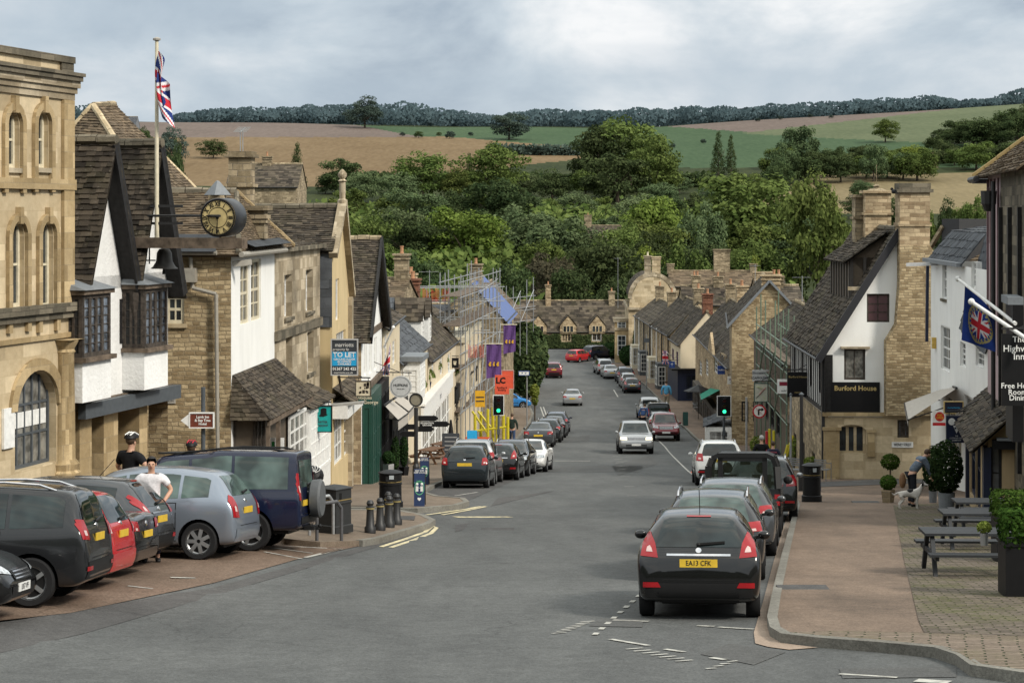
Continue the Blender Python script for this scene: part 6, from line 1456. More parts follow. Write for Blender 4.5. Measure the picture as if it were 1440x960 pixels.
h.window(pf, (wp[0] + .08, wp[1] - .1, wp[2], wp[3]), 'shopw', rec=-.03, nx=4, ny=4); h.planes['bs'] = ((wp[0], 0), (0, -1)); h.window('bs', (.08, .7, wp[2], wp[3]), 'shopw', rec=-.03, nx=2, ny=4)
m = MB(); tiles(m, (wp[0] - .1, -.9, wp[3] + .12), (wp[1] + .1, -.9, wp[3] + .12), (wp[0], -.02, wp[3] + .55), (wp[1], -.02, wp[3] + .55), h.r, .2); m.build('bay_roof', T_STONE, h.e)
m = MB(); m.bar((wp[1] + .5, -.1, wp[3] - .25), (wp[1] + .5, -1.7, wp[3] - .1), .5, .06); m.build('canopy_shelf', plain('grey_board', (.3, .29, .27)), h.e)

h = House('rendered_house', 'yellow rendered gabled house with a slate hung side wall and a stone ball finial', XY(467, 64.5), XY(491, 69.5), 7)
zE = h.px('F', 470, 350)[1]; zR = Z(292, 67) - h.zg
zs = h.px('A', 458, 458)[1]
h.wall('F', [(0, 0), (h.L, 0), (h.L, zE - 1.6), (h.L / 2, zR), (0, zE - .3)], YELLOW, h.W('F', [(472, 477, 392, 450, 'plainw'), (473, 486, 466, 520, 'sash', dict(nx=4)), (470, 482, 580, 650, 'shopw'), (484, 490, 575, 640, 'sash')]))
h.wall('A', [(0, 0), (7, 0), (7, zs), (0, zs)], YELLOW)
m = MB(); tiles(m, h.P('A', 0, zs - .05, -.05), h.P('A', 7, zs - .05, -.05), h.P('A', 0, zE, -.01), h.P('A', 7, zE, -.01), h.r, .3, .42, .015); m.build('slate_hanging', T_BLUE, h.e)
h.slope((-.15, 7, zE - .06), (-.15, -.05, zE - .06), (h.L / 2, 7, zR), (h.L / 2, -.05, zR), course=.14, tw=.21, th=.032, bow=.08); h.slope((h.L + .1, -.05, zE - 1.7), (h.L + .1, 7, zE - 1.7), (h.L / 2, -.05, zR), (h.L / 2, 7, zR), course=.3)
h.roof(T_DARK); h.ridge((h.L / 2, 0, zR + .03), (h.L / 2, 7, zR + .03), STONE_BLK)
m = MB(); m.bar((h.L / 2, -.05, zR + .12), (h.L + .1, -.05, zE - 1.7), .32, .22); m.bar((h.L / 2, -.05, zR + .12), (-.1, -.05, zE - .2), .28, .2); m.bx(h.L - .35, h.L + .12, -.14, .35, 0, zE - 1.75); m.build('coping', ASH_STAIN, h.e)
m = MB(); m.lathe([(.17, 0), (.17, .15), (.10, .2), (.11, .75), (.16, .8), (.08, .86), (.15, .95), (.15, 1.05), (.05, 1.17), (.0, 1.2)], (h.L / 2, -.05, zR + .1), 12); m.build('finial', ASH_STAIN, h.e, smooth=40)
zf = h.px('F', 480, 578)[1]; m = MB(); m.bx(.1, h.L - .1, -.5, -.003, zf, zf + .5); m.build('fascia', WPAINT, h.e); m = MB(); tiles(m, (0, -.7, zf + .5), (h.L, -.7, zf + .5), (0, -.01, zf + 1.0), (h.L, -.01, zf + 1.0), h.r, .2); m.build('shop_canopy', T_STONE, h.e)
h = House('gabled_house', 'white gabled house with a very steep dark stone roof and black bargeboard', XY(508, 71), XY(537, 81), 6)
zE = h.px('F', 510, 475)[1]; zR = Z(336, 76) - h.zg
h.shell('perp', zE, zR, WHITE, STONE, None, T_DARK, h.W('F', [(512, 516, 480, 528, 'sash'), (519, 523, 478, 525, 'sash'), (526, 530, 474, 520, 'sash')]), course=.14, tw=.21, vergeA=.35)
m = MB()
m.bar((h.L / 2, -.36, zR - .05), (h.L + .2, -.36, zE - .15), .08, .4); m.bar((h.L / 2, -.36, zR - .05), (-.1, -.36, zE - .05), .08, .3); m.build('bargeboard', BLACKWOOD, h.e)
m = MB(); m.bx(0, h.L, -.05, -.003, zE - .15, zE + .1); m.bx(0, h.L, -.12, -.003, h.px('F', 520, 540)[1] - .1, h.px('F', 520, 536)[1]); m.build('bressummer', OAK, h.e)
zf = h.px('F', 510, 570)[1]; m = MB(); m.bx(.3, h.L * .5, -.35, -.003, .5, zf + .4); m.build('shopfront', GREENP, h.e); pf = h.fo(.35)
h.window(pf, (.5, 2.3, 1.1, zf), 'shopg', rec=-.03); h.window(pf, (2.6, 4.6, 1.1, zf), 'shopg', rec=-.03); h.planes['gs'] = ((.3, 0), (0, -1)); h.window('gs', (.02, .33, 1.0, zf), 'shopg', rec=-.03, nx=1)
m = MB(); m.bx(h.L * .52, h.L - .1, -.3, -.003, .4, zf + .3); m.build('shopfront', BPAINT, h.e); pf = h.fo(.3)
h.window(pf, (h.L * .56, h.L * .72, .9, zf - .1), 'shopb', rec=-.03); h.window(pf, (h.L * .76, h.L - .4, .9, zf - .1), 'shopb', rec=-.03)
h.chimney(h.L / 2, 5.2, .6, .6, zR - .5, zR + .7, STONE_GREY, 2)
h = House('stone_house', 'cream stone fronted shop house behind the hanging flag and the round bakery sign', XY(538, 81.3), XY(562, 92), 6.5)
zE = h.px('F', 548, 452)[1]; zR = zE + 1.7
h.shell('par', zE, zR, CREAM, STONE_RUB, None, T_DARK, h.W('F', [(541, 546, 470, 510, 'sash'), (552, 557, 478, 512, 'sash'), (541, 546, 525, 560, 'sash')]), course=.28)
h.chimney(3, 3.2, .9, .7, zR - .6, zR + .6, STONE_GREY, 2); h.chimney(h.L - .6, 2.5, 1.0, 1.0, zE - .4, zR + .5, BRICK, 0)
zf = h.px('F', 548, 585)[1]; m = MB(); m.bx(.1, h.L - .1, -.4, -.003, .4, zf + .3); m.build('shopfront', BPAINT, h.e); pf = h.fo(.4)
for i in range(3): h.window(pf, (.5 + i * 3.4, 3.3 + i * 3.4, .9, zf - .2), 'shopb', rec=-.03)
pw = h.prect('F', (563, 575, 500, 560))
h = House('cream_house', 'cream house with a blue slate roof and small slate dormer', XY(562, 92), XY(601, 106.5), 5)
zE = h.px('F', 580, 496)[1]; zR = zE + 2.3
h.shell('par', zE, zR, CREAM, STONE, None, T_BLUE, h.W('F', [(583, 588, 506, 535, 'sash'), (584, 589, 545, 560, 'plainw')]), course=.3)
def dormer(h, x, w_, zb, zh, mat, roofm, wst='sash', yb=.4, depth=2.2):
    m = MB(); m.bx(x - w_ / 2, x + w_ / 2, yb, yb + depth, zb, zb + zh); m.poly([(x - w_ / 2, yb, zb + zh), (x + w_ / 2, yb, zb + zh), (x, yb, zb + zh + w_ * .75)]); o = m.build('dormer', mat, h.e)
    mb = MB(); zt_ = zb + zh
    tiles(mb, (x - w_ / 2 - .12, yb + depth, zt_ - .12), (x - w_ / 2 - .12, yb - .1, zt_ - .12), (x, yb + depth, zt_ + w_ * .75 + .03), (x, yb - .1, zt_ + w_ * .75 + .03), h.r, .25); tiles(mb, (x + w_ / 2 + .12, yb - .1, zt_ - .12), (x + w_ / 2 + .12, yb + depth, zt_ - .12), (x, yb - .1, zt_ + w_ * .75 + .03), (x, yb + depth, zt_ + w_ * .75 + .03), h.r, .25)
    mb.build('dormer_roof', roofm, o)
    h.planes['dm'] = ((0, yb), (1, 0)); h.window('dm', (x - w_ / 2 + .12, x + w_ / 2 - .12, zb + .2, zt_ - .05), wst, o, rec=-.04)
dormer(h, 2.5, 1.4, zE + .5, 1.3, plain('slate_cheek', (.09, .1, .115)), T_BLUE, 'sash', .6)
m = MB(); m.bx(.5, 3.2, -.9, -.003, h.px('F', 568, 560)[1], h.px('F', 568, 505)[1]); o = m.build('oriel', WPAINT, h.e); pf = h.fo(.9)
r = (.7, 3.0, h.px('F', 568, 548)[1], h.px('F', 568, 515)[1]); h.window(pf, r, 'sash', o, rec=-.03, nx=3); h.planes['os'] = ((.5, 0), (0, -1)); h.window('os', (.1, .8, r[2], r[3]), 'sash', o, rec=-.03)
m = MB(); m.bx(.35, 3.35, -1.05, -.004, h.px('F', 568, 505)[1] + .003, h.px('F', 568, 498)[1]); m.build('oriel_roof', LEAD, o)
h.chimney(h.L - .3, 2.5, .7, .8, zR - .5, zR + .9, STONE_GREY, 2)
h = House('cream_house', 'cream house with a stone tile roof and two white dormers above the white shop', XY(602, 106.8), XY(641, 125), 5)
zE = h.px('F', 620, 492)[1]; zR = zE + 2.7
h.shell('par', zE, zR, CREAM, STONE, None, T_DARK, h.W('F', [(607, 611, 502, 530, 'sash'), (619, 623, 499, 527, 'sash'), (630, 634, 497, 524, 'sash')]), course=.3)
for x in (2.0, 6.2): dormer(h, x, 1.25, zE + .6, 1.5, WPAINT, T_STONE, 'sash', .5)
h.chimney(h.L - 2, 2.5, 1.1, .8, zR - .5, zR + 1.0, BRICK, 2)
for nm, lb, p0, p1, fm, st, yt, wtop in (('shop', 'single storey white shopfront with a long white fascia and pots on its flat roof', XY(592, 99.5), XY(634, 122), WPAINT, 'shopw', 546, .5),
                                 ('shop', 'single storey black shopfront under a roof terrace of lavender', XY(638, 124), XY(668, 141), BPAINT, 'shopb', 531, .45)):
    h = House(nm, lb, p0, p1, 2.2, 'shop'); zz = h.px('F', (p0[0] / p0[1] + p1[0] / p1[1]) / 2 * F + 720, yt)[1]
    m = MB(); m.bx(0, h.L, 0, 2.2, 0, zz); m.build('wall', fm, h.e)
    m = MB(); m.bx(-.1, h.L + .1, -.14, -.004, zz - .95, zz - .08); m.bx(-.15, h.L + .15, -.25, 2.2, zz + .003, zz + .1); fa = m.build('fascia', fm, h.e)
    n = 5
    for i in range(n): h.window('F', (h.L * (i + .06) / n, h.L * (i + .94) / n, .7, zz - 1.1), st, rec=-.06)
    if fm is WPAINT: text('spiral', .5, NAVY, fa, (h.L * .52, -.16, zz - .52), (1, 0, 0))
    r_ = random.Random(9)
    for i in range(9 if fm is BPAINT else 4):
        mb = MB(); x = h.L * (i + .5) / (9 if fm is BPAINT else 4); pur = fm is BPAINT and i > 2
        tr = MB(); tr.lathe([(.22, 0), (.3, .4), (.26, .4)], (x, .4, zz + .1), 10); pt = tr.build('plant_pot', NAVY if not pur else plain('pot_grey', (.1, .1, .11)), h.e)
        for k in range(160):
            d = rdir(r_); leaf(mb, V((x, .4, zz + .75)) + V((d.x * .8, d.y * .5, abs(d.z) * (.75 if pur else .5))), d + V((0, 0, .4)), r_.uniform(.06, .12), r_, r_.random())
        mb.build('plant', leafmat('lavender', (.06, .05, .1), (.2, .17, .3)) if pur and i % 2 else LEAF, pt, uv=False)
h = House('flat_roofed_house', 'pale cream building with a stepped white parapet behind the scaffolding', XY(652, 127), XY(676, 146), 5.5); zz = h.px('F', 660, 474)[1]
h.wall('F', [(0, 0), (h.L, 0), (h.L, zz), (0, zz)], CREAM, [((h.L * (.1 + .3 * i), h.L * (.1 + .3 * i) + 1.6, zz - 4.2, zz - 2.4), 'plainw') for i in range(3)]); h.wall('A', [(0, 0), (5.5, 0), (5.5, zz), (0, zz)], CREAM); h.wall('B', [(0, 0), (5.5, 0), (5.5, zz), (0, zz)], CREAM)
m = MB(); m.bx(-.15, h.L, -.15, .2, zz + .003, zz + .35); m.bx(-.15, .2, .203, 5.5, zz + .003, zz + .35); m.bx(.2, h.L, .2, 5.4, zz - .3, zz - .1); m.build('parapet', CPAINT, h.e)
h = House('stone_house', 'brown brick and stone house with a tall gable chimney behind the slate roof', XY(560, 112), XY(588, 122), 5, zg=-14)
zE, zR = Z(428, 115) + 14, Z(392, 117) + 14
h.shell('perp', zE, zR, STONE_GREY, BRICK, None, T_WARM, course=.35); h.chimney(h.L * .5, .4, .8, .8, zR - .6, Z(360, 116) + 14, STONE_GREY, 1)
h = House('stone_house', 'low house with brick end wall under a long stone roof behind the dormers', XY(596, 128), XY(640, 141), 6, zg=-14)
zE, zR = Z(460, 130) + 14, Z(424, 132) + 14
h.shell('par', zE, zR, STONE_GREY, BRICK, None, T_STONE, course=.35); h.chimney(h.L - 1, 3, .7, .7, zR - .5, zR + 1.5, STONE, 2)
h = House('stone_house', 'grey stone gable with a blue tarpaulin on its roof inside the scaffolding', XY(708, 150), XY(722, 166), 5)
zE = Z(450, 150) - h.zg; zR = Z(398, 151) - h.zg
h.shell('par', zE, zR, STONE_GREY, STONE_GREY, None, T_STONE, course=.35)
m = MB(); sl = (zR - zE) / 2.5; 
for i in range(8):
    a, b = h.L * i / 8, h.L * (i + 1) / 8; za, zb = .12 + .05 * (i % 2), .12 + .05 * ((i + 1) % 2)
    m.poly([(a, -.4, zE - .4 * sl + za), (b, -.4, zE - .4 * sl + zb), (b, 2.5, zR + zb), (a, 2.5, zR + za)])
m.poly([(0, -.4, zE - .4 * sl + .1), (0, -.5, zE - 2.3), (5, -.5, zE - 2.6), (5, -.4, zE - .4 * sl + .1)])
o = m.build('tarpaulin', plain('blue_tarp', (.06, .10, .26), .5), h.e)
h.chimney(h.L * .4, 2.5, 1.2, .9, zR - .4, zR + 1.2, STONE_GREY, 2)
h = House('stone_house', 'long stone house wrapped in far scaffolding beyond the bush', XY(736, 186), XY(746, 204), 8)
zE = Z(462, 185) - h.zg; zR = Z(402, 188) - h.zg
h.shell('par', zE, zR, STONE, STONE_GREY, None, T_WARM, course=.4)
# background roofs at left
def bg_house(label, pxa, pxb, Y, zE_py, zR_py, D, mat, roofm, kind='par', chim=(), drop_to=None, skew=0.0, wins=()):
    h = House('stone_house', label, XY(pxa, Y), XY(pxb, Y + skew), D, zg=min(Z(zE_py, Y) - 5, Z(zE_py, Y) - 4)); zE, zR = Z(zE_py, Y) - h.zg, Z(zR_py, Y + D / 2) - h.zg
    h.shell(kind, zE, zR, mat, mat, None, roofm, h.W('F', list(wins)), course=.4, tw=.5)
    for c in chim: h.chimney(c[0] * h.L, D / 2, c[1], .8, zR - .4, zR + c[2], mat, c[3] if len(c) > 3 else 1)
    return h
bg_house('grey stone roofed house with a gable end beyond the square chimney', 318, 418, 200, 262, 231, 9, STONE_GREY, T_STONE, 'par', ((.5, .9, .7, 1),))
bg_house('lone stone house with tall chimney among the valley trees', 826, 876, 430, 346, 317, 10, STONE_GREY, T_STONE, 'par', ((.04, 1.6, 2.2, 1),))
bg_house('tiny slate roofed house on the skyline beside the hipped roof', 176, 190, 900, 178, 164, 12, plain('far_stone', (.16, .17, .18)), T_BLUE)
bg_house('ruined grey stone gable far away among the trees at right', 1304, 1324, 690, 245, 222, 8, STONE_GREY, T_STONE, 'perp', ((.5, .9, 1.6, 0),))
bg_house('small purple slate roof behind the red netting', 596, 640, 150, 436, 428, 6, STONE_GREY, T_BLUE)
# long house across the end of the street
h = House('long_house', 'long stone house with three gabled dormers closing the end of the street', XY(736, 268), XY(896, 269), 8)
zE = Z(466, 268) - h.zg; zR = Z(423, 272) - h.zg
h.shell('par', zE, zR, STONE, STONE, None, T_STONE, course=.42, tw=.6)
for c in (757, 799, 840):
    x = (c - 736) / F * 268; w_ = 2.2
    m = MB(); m.prism([(x - w_ / 2, zE - .3), (x + w_ / 2, zE - .3), (x + w_ / 2, zE + .75), (x, zE + 2.1), (x - w_ / 2, zE + .75)], (0, -.1, 0), (1, 0, 0), (0, 0, 1), (0, -1, 0), .15); o = m.build('dormer', STONE, h.e)
    mb = MB(); tiles(mb, (x - w_ / 2 - .15, 3, zE + .7), (x - w_ / 2 - .15, -.35, zE + .7), (x, 3, zE + 2.2), (x, -.35, zE + 2.2), h.r, .4); tiles(mb, (x + w_ / 2 + .15, -.35, zE + .7), (x + w_ / 2 + .15, 3, zE + .7), (x, -.35, zE + 2.2), (x, 3, zE + 2.2), h.r, .4); mb.build('dormer_roof', T_STONE, o)
    h.planes['dd'] = ((0, -.25), (1, 0)); h.window('dd', (x - .75, x + .75, zE - .15, zE + .8), 'stone', o, rec=-.05, nx=3)
h.chimney((774 - 736) / F * 268, 3.6, .7, .7, zR - 1.5, zR + 2.1, STONE, 1); h.chimney((865 - 736) / F * 268, 3.6, .8, .7, zR - 1.2, zR + 1.2, STONE_GREY, 1)
h.window('F', ((790 - 736) / F * 268, (803 - 736) / F * 268, .9, 2.0), 'stone', rec=-.04); h.window('F', ((833 - 736) / F * 268, (846 - 736) / F * 268, 1.0, 2.2), 'plainw', rec=-.04)
r_ = random.Random(3); mb = MB()
for i in range(5200):
    x = r_.uniform(1.5, h.L - .3); z = r_.uniform(.1, zE - .5 + .4 * noise.noise(V((x * .8, 0, 0))))
    if (abs(x - 5.8) < .8 or abs(x - 9.9) < .8) and .8 < z < 2.3: continue
    leaf(mb, V((x, -.06 - .22 * r_.random(), z)), V((0, -1, .6)) + rdir(r_) * .8, r_.uniform(.10, .2), r_, r_.random())
tag(mb.build('ivy', LEAF_D, uv=False), 'dark green ivy covering the lower wall of the long house at the street end', 'ivy').matrix_world = h.e.matrix_basis.copy()
bpy.data.objects['ivy'].location = h.e.location; bpy.data.objects['ivy'].rotation_euler = h.e.rotation_euler
h = House('white_gabled_house', 'white gabled house with a huge external stone chimney stack and a black name board', XY(1112, 90.5), XY(1160, 78), 5.8); BH = h
zE = h.px('B', 1165, 488)[1]; zR = h.px('B', 1262, 322)[1]; zs = h.px('B', 1200, 583)[1]
wb = h.W('B', [(1219, 1251, 413, 453, 'case', dict(gl=plain('red_curtain', (.10, .05, .055), .4), nx=2, ny=3, fw=.07)), (1187, 1217, 490, 534, 'case', dict(gl=GLASS_C, ny=1, nx=2))])
h.wall('B', [(0, zs), (5.8, zs), (5.8, zE), (2.9, zR - .1), (0, zE)], WHITE, wb)
r = h.prect('B', (1178, 1218, 597, 638)); r2 = h.prect('B', (1262, 1278, 590, 615))
h.wall('B', [(0, 0), (5.8, 0), (5.8, zs), (0, zs)], ASHLAR, [(r, 'stone', dict(arch=.28, rec=.2)), (r2, 'lead', dict(nx=3, ny=4))], 'stone_wall', .3)
m = MB(); m.bx(h.L + .003, h.L + .12, -.1, 5.8, zs - .05, zs + .1); m.bx(h.L + .003, h.L + .1, r[0] - .35, r[0] - .08, r[2] - .1, r[3] - .3); m.bx(h.L + .003, h.L + .13, r[0] - .4, r[0] - .03, r[3] - .3, r[3] - .2); m.bx(h.L + .003, h.L + .1, r[1] + .05, r[1] + .33, r[2] - .1, r[3] - .3); m.bx(h.L + .003, h.L + .13, r[1] + .02, r[1] + .38, r[3] - .3, r[3] - .2)
m.bx(h.L + .003, h.L + .16, -.06, .55, 0, zs - .6); m.bx(h.L + .003, h.L + .2, -.1, .62, zs - .6, zs - .48); m.bx(h.L + .003, h.L + .2, -.08, .62, 0, .75); m.bx(h.L + .003, h.L + .14, .62, 3.0, .3, .55); m.build('dressed_stone', ASHLAR_D, h.e)
wf = [((x, x + .9, zs + .7, zs + 2.1), 'dark', dict(rec=.03)) for x in (1.0, 4.2, 7.4, 10.4)]
h.wall('F', [(0, zs), (h.L, zs), (h.L, zE), (0, zE)], WHITE, wf)
h.wall('F', [(0, 0), (h.L, 0), (h.L, zs), (0, zs)], STONE_GREY, [((x, x + 1.1, .9, 2.2), 'lead', dict(nx=3)) for x in (1.2, 4.5, 8.2)], 'stone_wall')
h.wall('A', [(0, 0), (5.8, 0), (5.8, zE), (2.9, zR), (0, zE)], WHITE)
m = MB()
for x in [.1 + .62 * i for i in range(int(h.L / .62) + 1)]: m.bx(x, x + .2, -.03, -.003, zs + .1, zE - .2)
for z in (zs + .05, zs + 2.3, zE - .2): m.bx(0, h.L, -.05, -.004, z, z + .17)
m.bx(h.L - .02, h.L + .05, -.06, .3, zs + .1, zE - .3); m.build('timber_frame', BLACKWOOD, h.e)
sl = (zR - zE) / 2.9
h.slope((0, -.25, zE - .25 * sl), (h.L + .2, -.25, zE - .25 * sl), (0, 2.9, zR), (h.L + .2, 2.9, zR), course=.17, tw=.26, th=.05, bow=.12); h.slope((h.L, 6, zE - .3), (0, 6, zE - .3), (h.L, 2.9, zR), (0, 2.9, zR), course=.4); h.roof(T_DARK); h.ridge((0, 2.9, zR + .02), (h.L - .5, 2.9, zR + .02), STONE_BLK)
m = MB(); m.bar((h.L + .22, -.3, zE - .3 * sl - .06), (h.L + .22, 2.9, zR - .06), .08, .28); m.bar((h.L + .22, 6, zE - .1), (h.L + .22, 2.9, zR - .06), .08, .28); m.build('bargeboard', plain('barge_dark', (.02, .02, .024)), h.e)
m = MB(); m.tube((0, -.33, zE - .25 * sl - .08), (h.L + .2, -.33, zE - .25 * sl - .08), .06, n=6); m.bx(h.L - .1, h.L + .02, -.12, -.01, 0, zE - .3); m.build('gutter', IRON, h.e)
# timbered hanging dormer on the roof
x0, x1 = h.L - 7.6, h.L - 1.7; zd1 = h.px('B', 1200, 360)[1] - .1; zd0 = zd1 - 1.75; yd = (zd0 - zE) / sl + .35
m = MB(); m.bx(x0, x1, yd - .2, yd + 1.6, zd0, zd1); m.poly([(x1, yd + 1.6, zd0), (x1, 2.75, zR - .2), (x1, yd - .2, zd1 - .05)]); m.poly([(x1, yd + 1.6, zd0), (x1, yd + 1.6, zR - 1.2), (x1, 2.75, zR - .2)]); dm = m.build('dormer', plain('dormer_wood', (.11, .085, .06)), h.e)
m = MB()
for i in range(8): x = lerp(x0 + .1, x1 - .1, i / 7); m.bx(x - .07, x + .07, yd - .26, yd - .203, zd0 + .05, zd1)
for i in range(4): y = lerp(yd - .15, yd + 1.4, i / 3); m.bx(x1 + .003, x1 + .06, y - .06, y + .06, zd0 + .05, zd1)
m.build('dormer_timber', plain('grey_oak', (.07, .062, .055)), dm)
mb = MB(); tiles(mb, (x0 - .3, yd - .5, zd1 - .2), (x1 + .3, yd - .5, zd1 - .2), (x0 - .2, 2.7, zR - .1), (x1 + .3, 2.7, zR - .1), h.r, .15, .24, .04, .05); mb.build('dormer_roof', T_DARK, dm)
# chimney breast outside the gable
def fbx(mb, pts, d0, d1):
    mb.prism([(h.px('B', a, b)) for a, b in pts], (h.L + .003, 0, 0), (0, 1, 0), (0, 0, 1), (1, 0, 0), d1)
m = MB(); q = lambda *a: [tuple(p) for p in a]
fbx(m, q((1243, 582), (1311, 582), (1311, 470), (1308, 360), (1304, 342), (1304, 352), (1262, 352), (1262, 395), (1258, 455), (1244, 480)), 0, .55)
m = MB(); fbx(m, q((1243, 582), (1311, 582), (1311, 478), (1243, 478)), 0, .62); m.poly([]) if False else None
fbx(m, q((1243, 478.2), (1311, 478.2), (1311, 455), (1257, 455)), 0, .62); fbx(m, q((1257, 454.9), (1311, 454.9), (1322, 372), (1304, 345), (1261.5, 345), (1261.5, 398)), 0, .618)
m.build('chimney_breast', STONE_RUB, h.e)
ua, za = h.px('B', 1262, 345); ub, zb_ = h.px('B', 1304, 262)
m = MB(); m.bx(h.L - .55, h.L + .6, ua, ub, za - .02, zb_ - .25); zr_ = h.px('B', 1280, 316)[1]; m.bx(h.L - .6, h.L + .66, ua - .06, ub + .06, zr_ - .05, zr_ + .08); m.build('chimney', STONE, h.e)
m = MB(); m.bx(h.L - .65, h.L + .7, ua - .12, ub + .12, zb_ - .248, zb_ - .12); m.bx(h.L - .57, h.L + .62, ua - .03, ub + .03, zb_ - .118, zb_ + .12); m.build('chimney_cap', STONE_BLK, h.e)
for (a, b, top, bot, mt, yo, nm) in ((1214, 1250, 272, 352, STONE, 5.5, 0), (1200, 1216, 278, 372, STONE_GREY, 6.2, 1)):
    xx = h.L - yo; Yc = (h.p0 + h.d * xx).y; f = lambda px: ((X(px, Yc) - (h.p0 + h.d * xx).x))
    m = MB(); z0, z1 = Z(bot, Yc) - h.zg, Z(top, Yc) - h.zg; m.bx(xx - .5, xx + .5, f(a), f(b), z0 - 1, z1); m.bx(xx - .58, xx + .58, f(a) - .08, f(b) + .08, z1 - .9, z1 - .8); m.bx(xx - .6, xx + .6, f(a) - .1, f(b) + .1, z1 + .003, z1 + .12); ch = m.build('chimney', mt, h.e)
    if nm == 0: m = MB(); cx = (f(a) + f(b)) / 2; m.lathe([(.42, z1 + .12), (.26, z1 + .2), (.12, z1 + .22), (.12, z1 + .3), (.18, z1 + .31), (.02, z1 + .38)], (xx, cx, 0), 12); m.tube((xx, cx, z1 + .35), (xx, cx, z1 + 1.2), .012, n=6); m.build('chimney_pot', STONE_GREY, ch)
# boards
a, za = h.px('B', 1168, 537); b, zb = h.px('B', 1237, 581)
m = MB(); m.bx(h.L + .004, h.L + .06, a, b, zb, za); o = m.build('name_board', BPAINT, h.e)
GOLDP = plain('gilt', (.45, .34, .14), .5)
text('Burford House', .27, GOLDP, o, (h.L + .063, (a + b) / 2, za - .24), (0, 1, 0), bold=.02)
m = MB(); m.bx(h.L + .003, h.L + .04, a - .1, b + .1, zb - .14, zb - .003); m.build('board_moulding', WPAINT, h.e)
a, za = h.px('B', 1254, 621); b, zb = h.px('B', 1284, 629); m = MB(); m.bx(h.L + .004, h.L + .03, a, b, zb, za); o = m.build('street_sign', WPAINT, h.e); text('WITNEY STREET', .15, BPAINT, o, (h.L + .033, (a + b) / 2, (za + zb) / 2), (0, 1, 0), bold=.02, sx=.62)
m = MB(); m.bx(h.L + .004, h.L + .1, h.px('B', 1192)[0], h.px('B', 1217)[0], h.px('B', 1200, 408)[1], h.px('B', 1200, 403)[1]); m.bx(h.L + .004, h.L + .2, wb[1][0][0] - .15, wb[1][0][1] + .15, wb[1][0][3], wb[1][0][3] + .08); m.build('drip_mould', ASH_STAIN, h.e)
x = h.L - 4.2; t = thing('hanging_sign', 'black hanging inn sign on a bracket beside the white gabled house', 'sign', tuple(at(1122, 523, 84)), 0)
w2 = 15 / F * 84; m = MB(); m.bx(-w2, w2, -.04, .04, -35 / F * 84, 0); o = m.build('board', BPAINT, t); m = MB(); m.bar((-w2 - .1, 0, .1), (1.5, 0, .12), .04, .05); m.bar((0, 0, .1), (1.4, 0, .9), .025, .03); m.bar((-w2, 0, .1), (-w2, 0, 0), .02, .02); m.bar((w2, 0, .1), (w2, 0, 0), .02, .02); m.build('bracket', IRON, t)
text('Burford House', .13, GOLDP, o, (0, -.045, -.2), (1, 0, 0)); text('rooms', .11, GOLDP, o, (0, -.045, -.85), (1, 0, 0))

h = House('white_house', 'tall white rendered house with a slate mansard roof and sash windows behind the blue flag', XY(1309, 74), XY(1393, 62), 6); WH = h
zE = h.px('F', 1340, 372)[1]; zR = zE + 1.1
h.wall('F', [(0, 0), (h.L, 0), (h.L, zE), (0, zE)], WHITE, h.W('F', [(1325, 1331, 366, 420, 'sash', dict(sill=STONE_BLK)), (1366, 1372, 368, 405, 'sash'), (1323, 1336, 459, 521, 'sash'), (1350, 1358, 481, 516, 'sash'), (1372, 1384, 478, 516, 'sash'), (1330, 1352, 560, 640, 'shopw'), (1356, 1380, 560, 640, 'shopw')]))
h.wall('A', [(0, 0), (6, 0), (6, zE), (0, zE)], WHITE); h.wall('B', [(0, 0), (6, 0), (6, zE), (0, zE)], WHITE)
h.slope((-.1, -.15, zE), (h.L * .62, -.15, zE), (.3, .7, zR), (h.L * .62, .7, zR), course=.3); h.slope((h.L * .62, -.2, zE - 2.1), (h.L + .1, -.2, zE - 2.6), (h.L * .62, .7, zR), (h.L, .9, zR - .3), course=.3); h.slope((.3, .7, zR), (h.L, .7, zR), (.3, 4, zR + .5), (h.L, 4, zR + .5), course=.4); h.roof(T_BLUE)
m = MB(); m.bx(-.1, h.L * .62, -.3, -.1, zE - .02, zE + .12); m.build('lead_flashing', LEAD, h.e)
m = MB(); m.bar((-.12, -.1, zE + .1), (-.35, -.1, zE - 3.0), .1, .16); m.build('bargeboard', NAVY, h.e)
m = MB(); u, z = h.px('F', 1316, 482); m.bx(u - .1, u + .14, -.14, -.003, z - .2, z + .2); m.build('alarm_box', plain('alarm_yellow', (.55, .36, .08)), h.e)
m = MB(); m.bar((1.6, -.02, zE - .05), (1.4, -1.1, zE - .1), .3, .12); m.build('security_lamp', plain('lamp_white', (.5, .5, .5)), h.e)
h = House('stone_house', 'stone house with a dark louvred dormer and a pale chimney beyond the white mansard', XY(1308, 92), XY(1400, 88), 7, zg=-9)
zE = Z(372, 90) + 9; zR = Z(318, 92) + 9
h.shell('par', zE, zR, STONE_GREY, STONE, None, T_WARM, course=.3); h.chimney(1.9, 2.6, .5, .5, zR - .3, Z(286, 92) + 9, ASHLAR, 0)
m = MB(); m.bx(1.2, 2.4, -.3, 2.0, zE + .1, Z(308, 90) + 9); m.build('dormer', plain('dark_louvre', (.03, .03, .032)), h.e)
m = MB(); m.bar((-.4, -.3, zE - .1), (1.3, -.3, zR), .2, .16); m.build('verge', STONE_GREY, h.e)
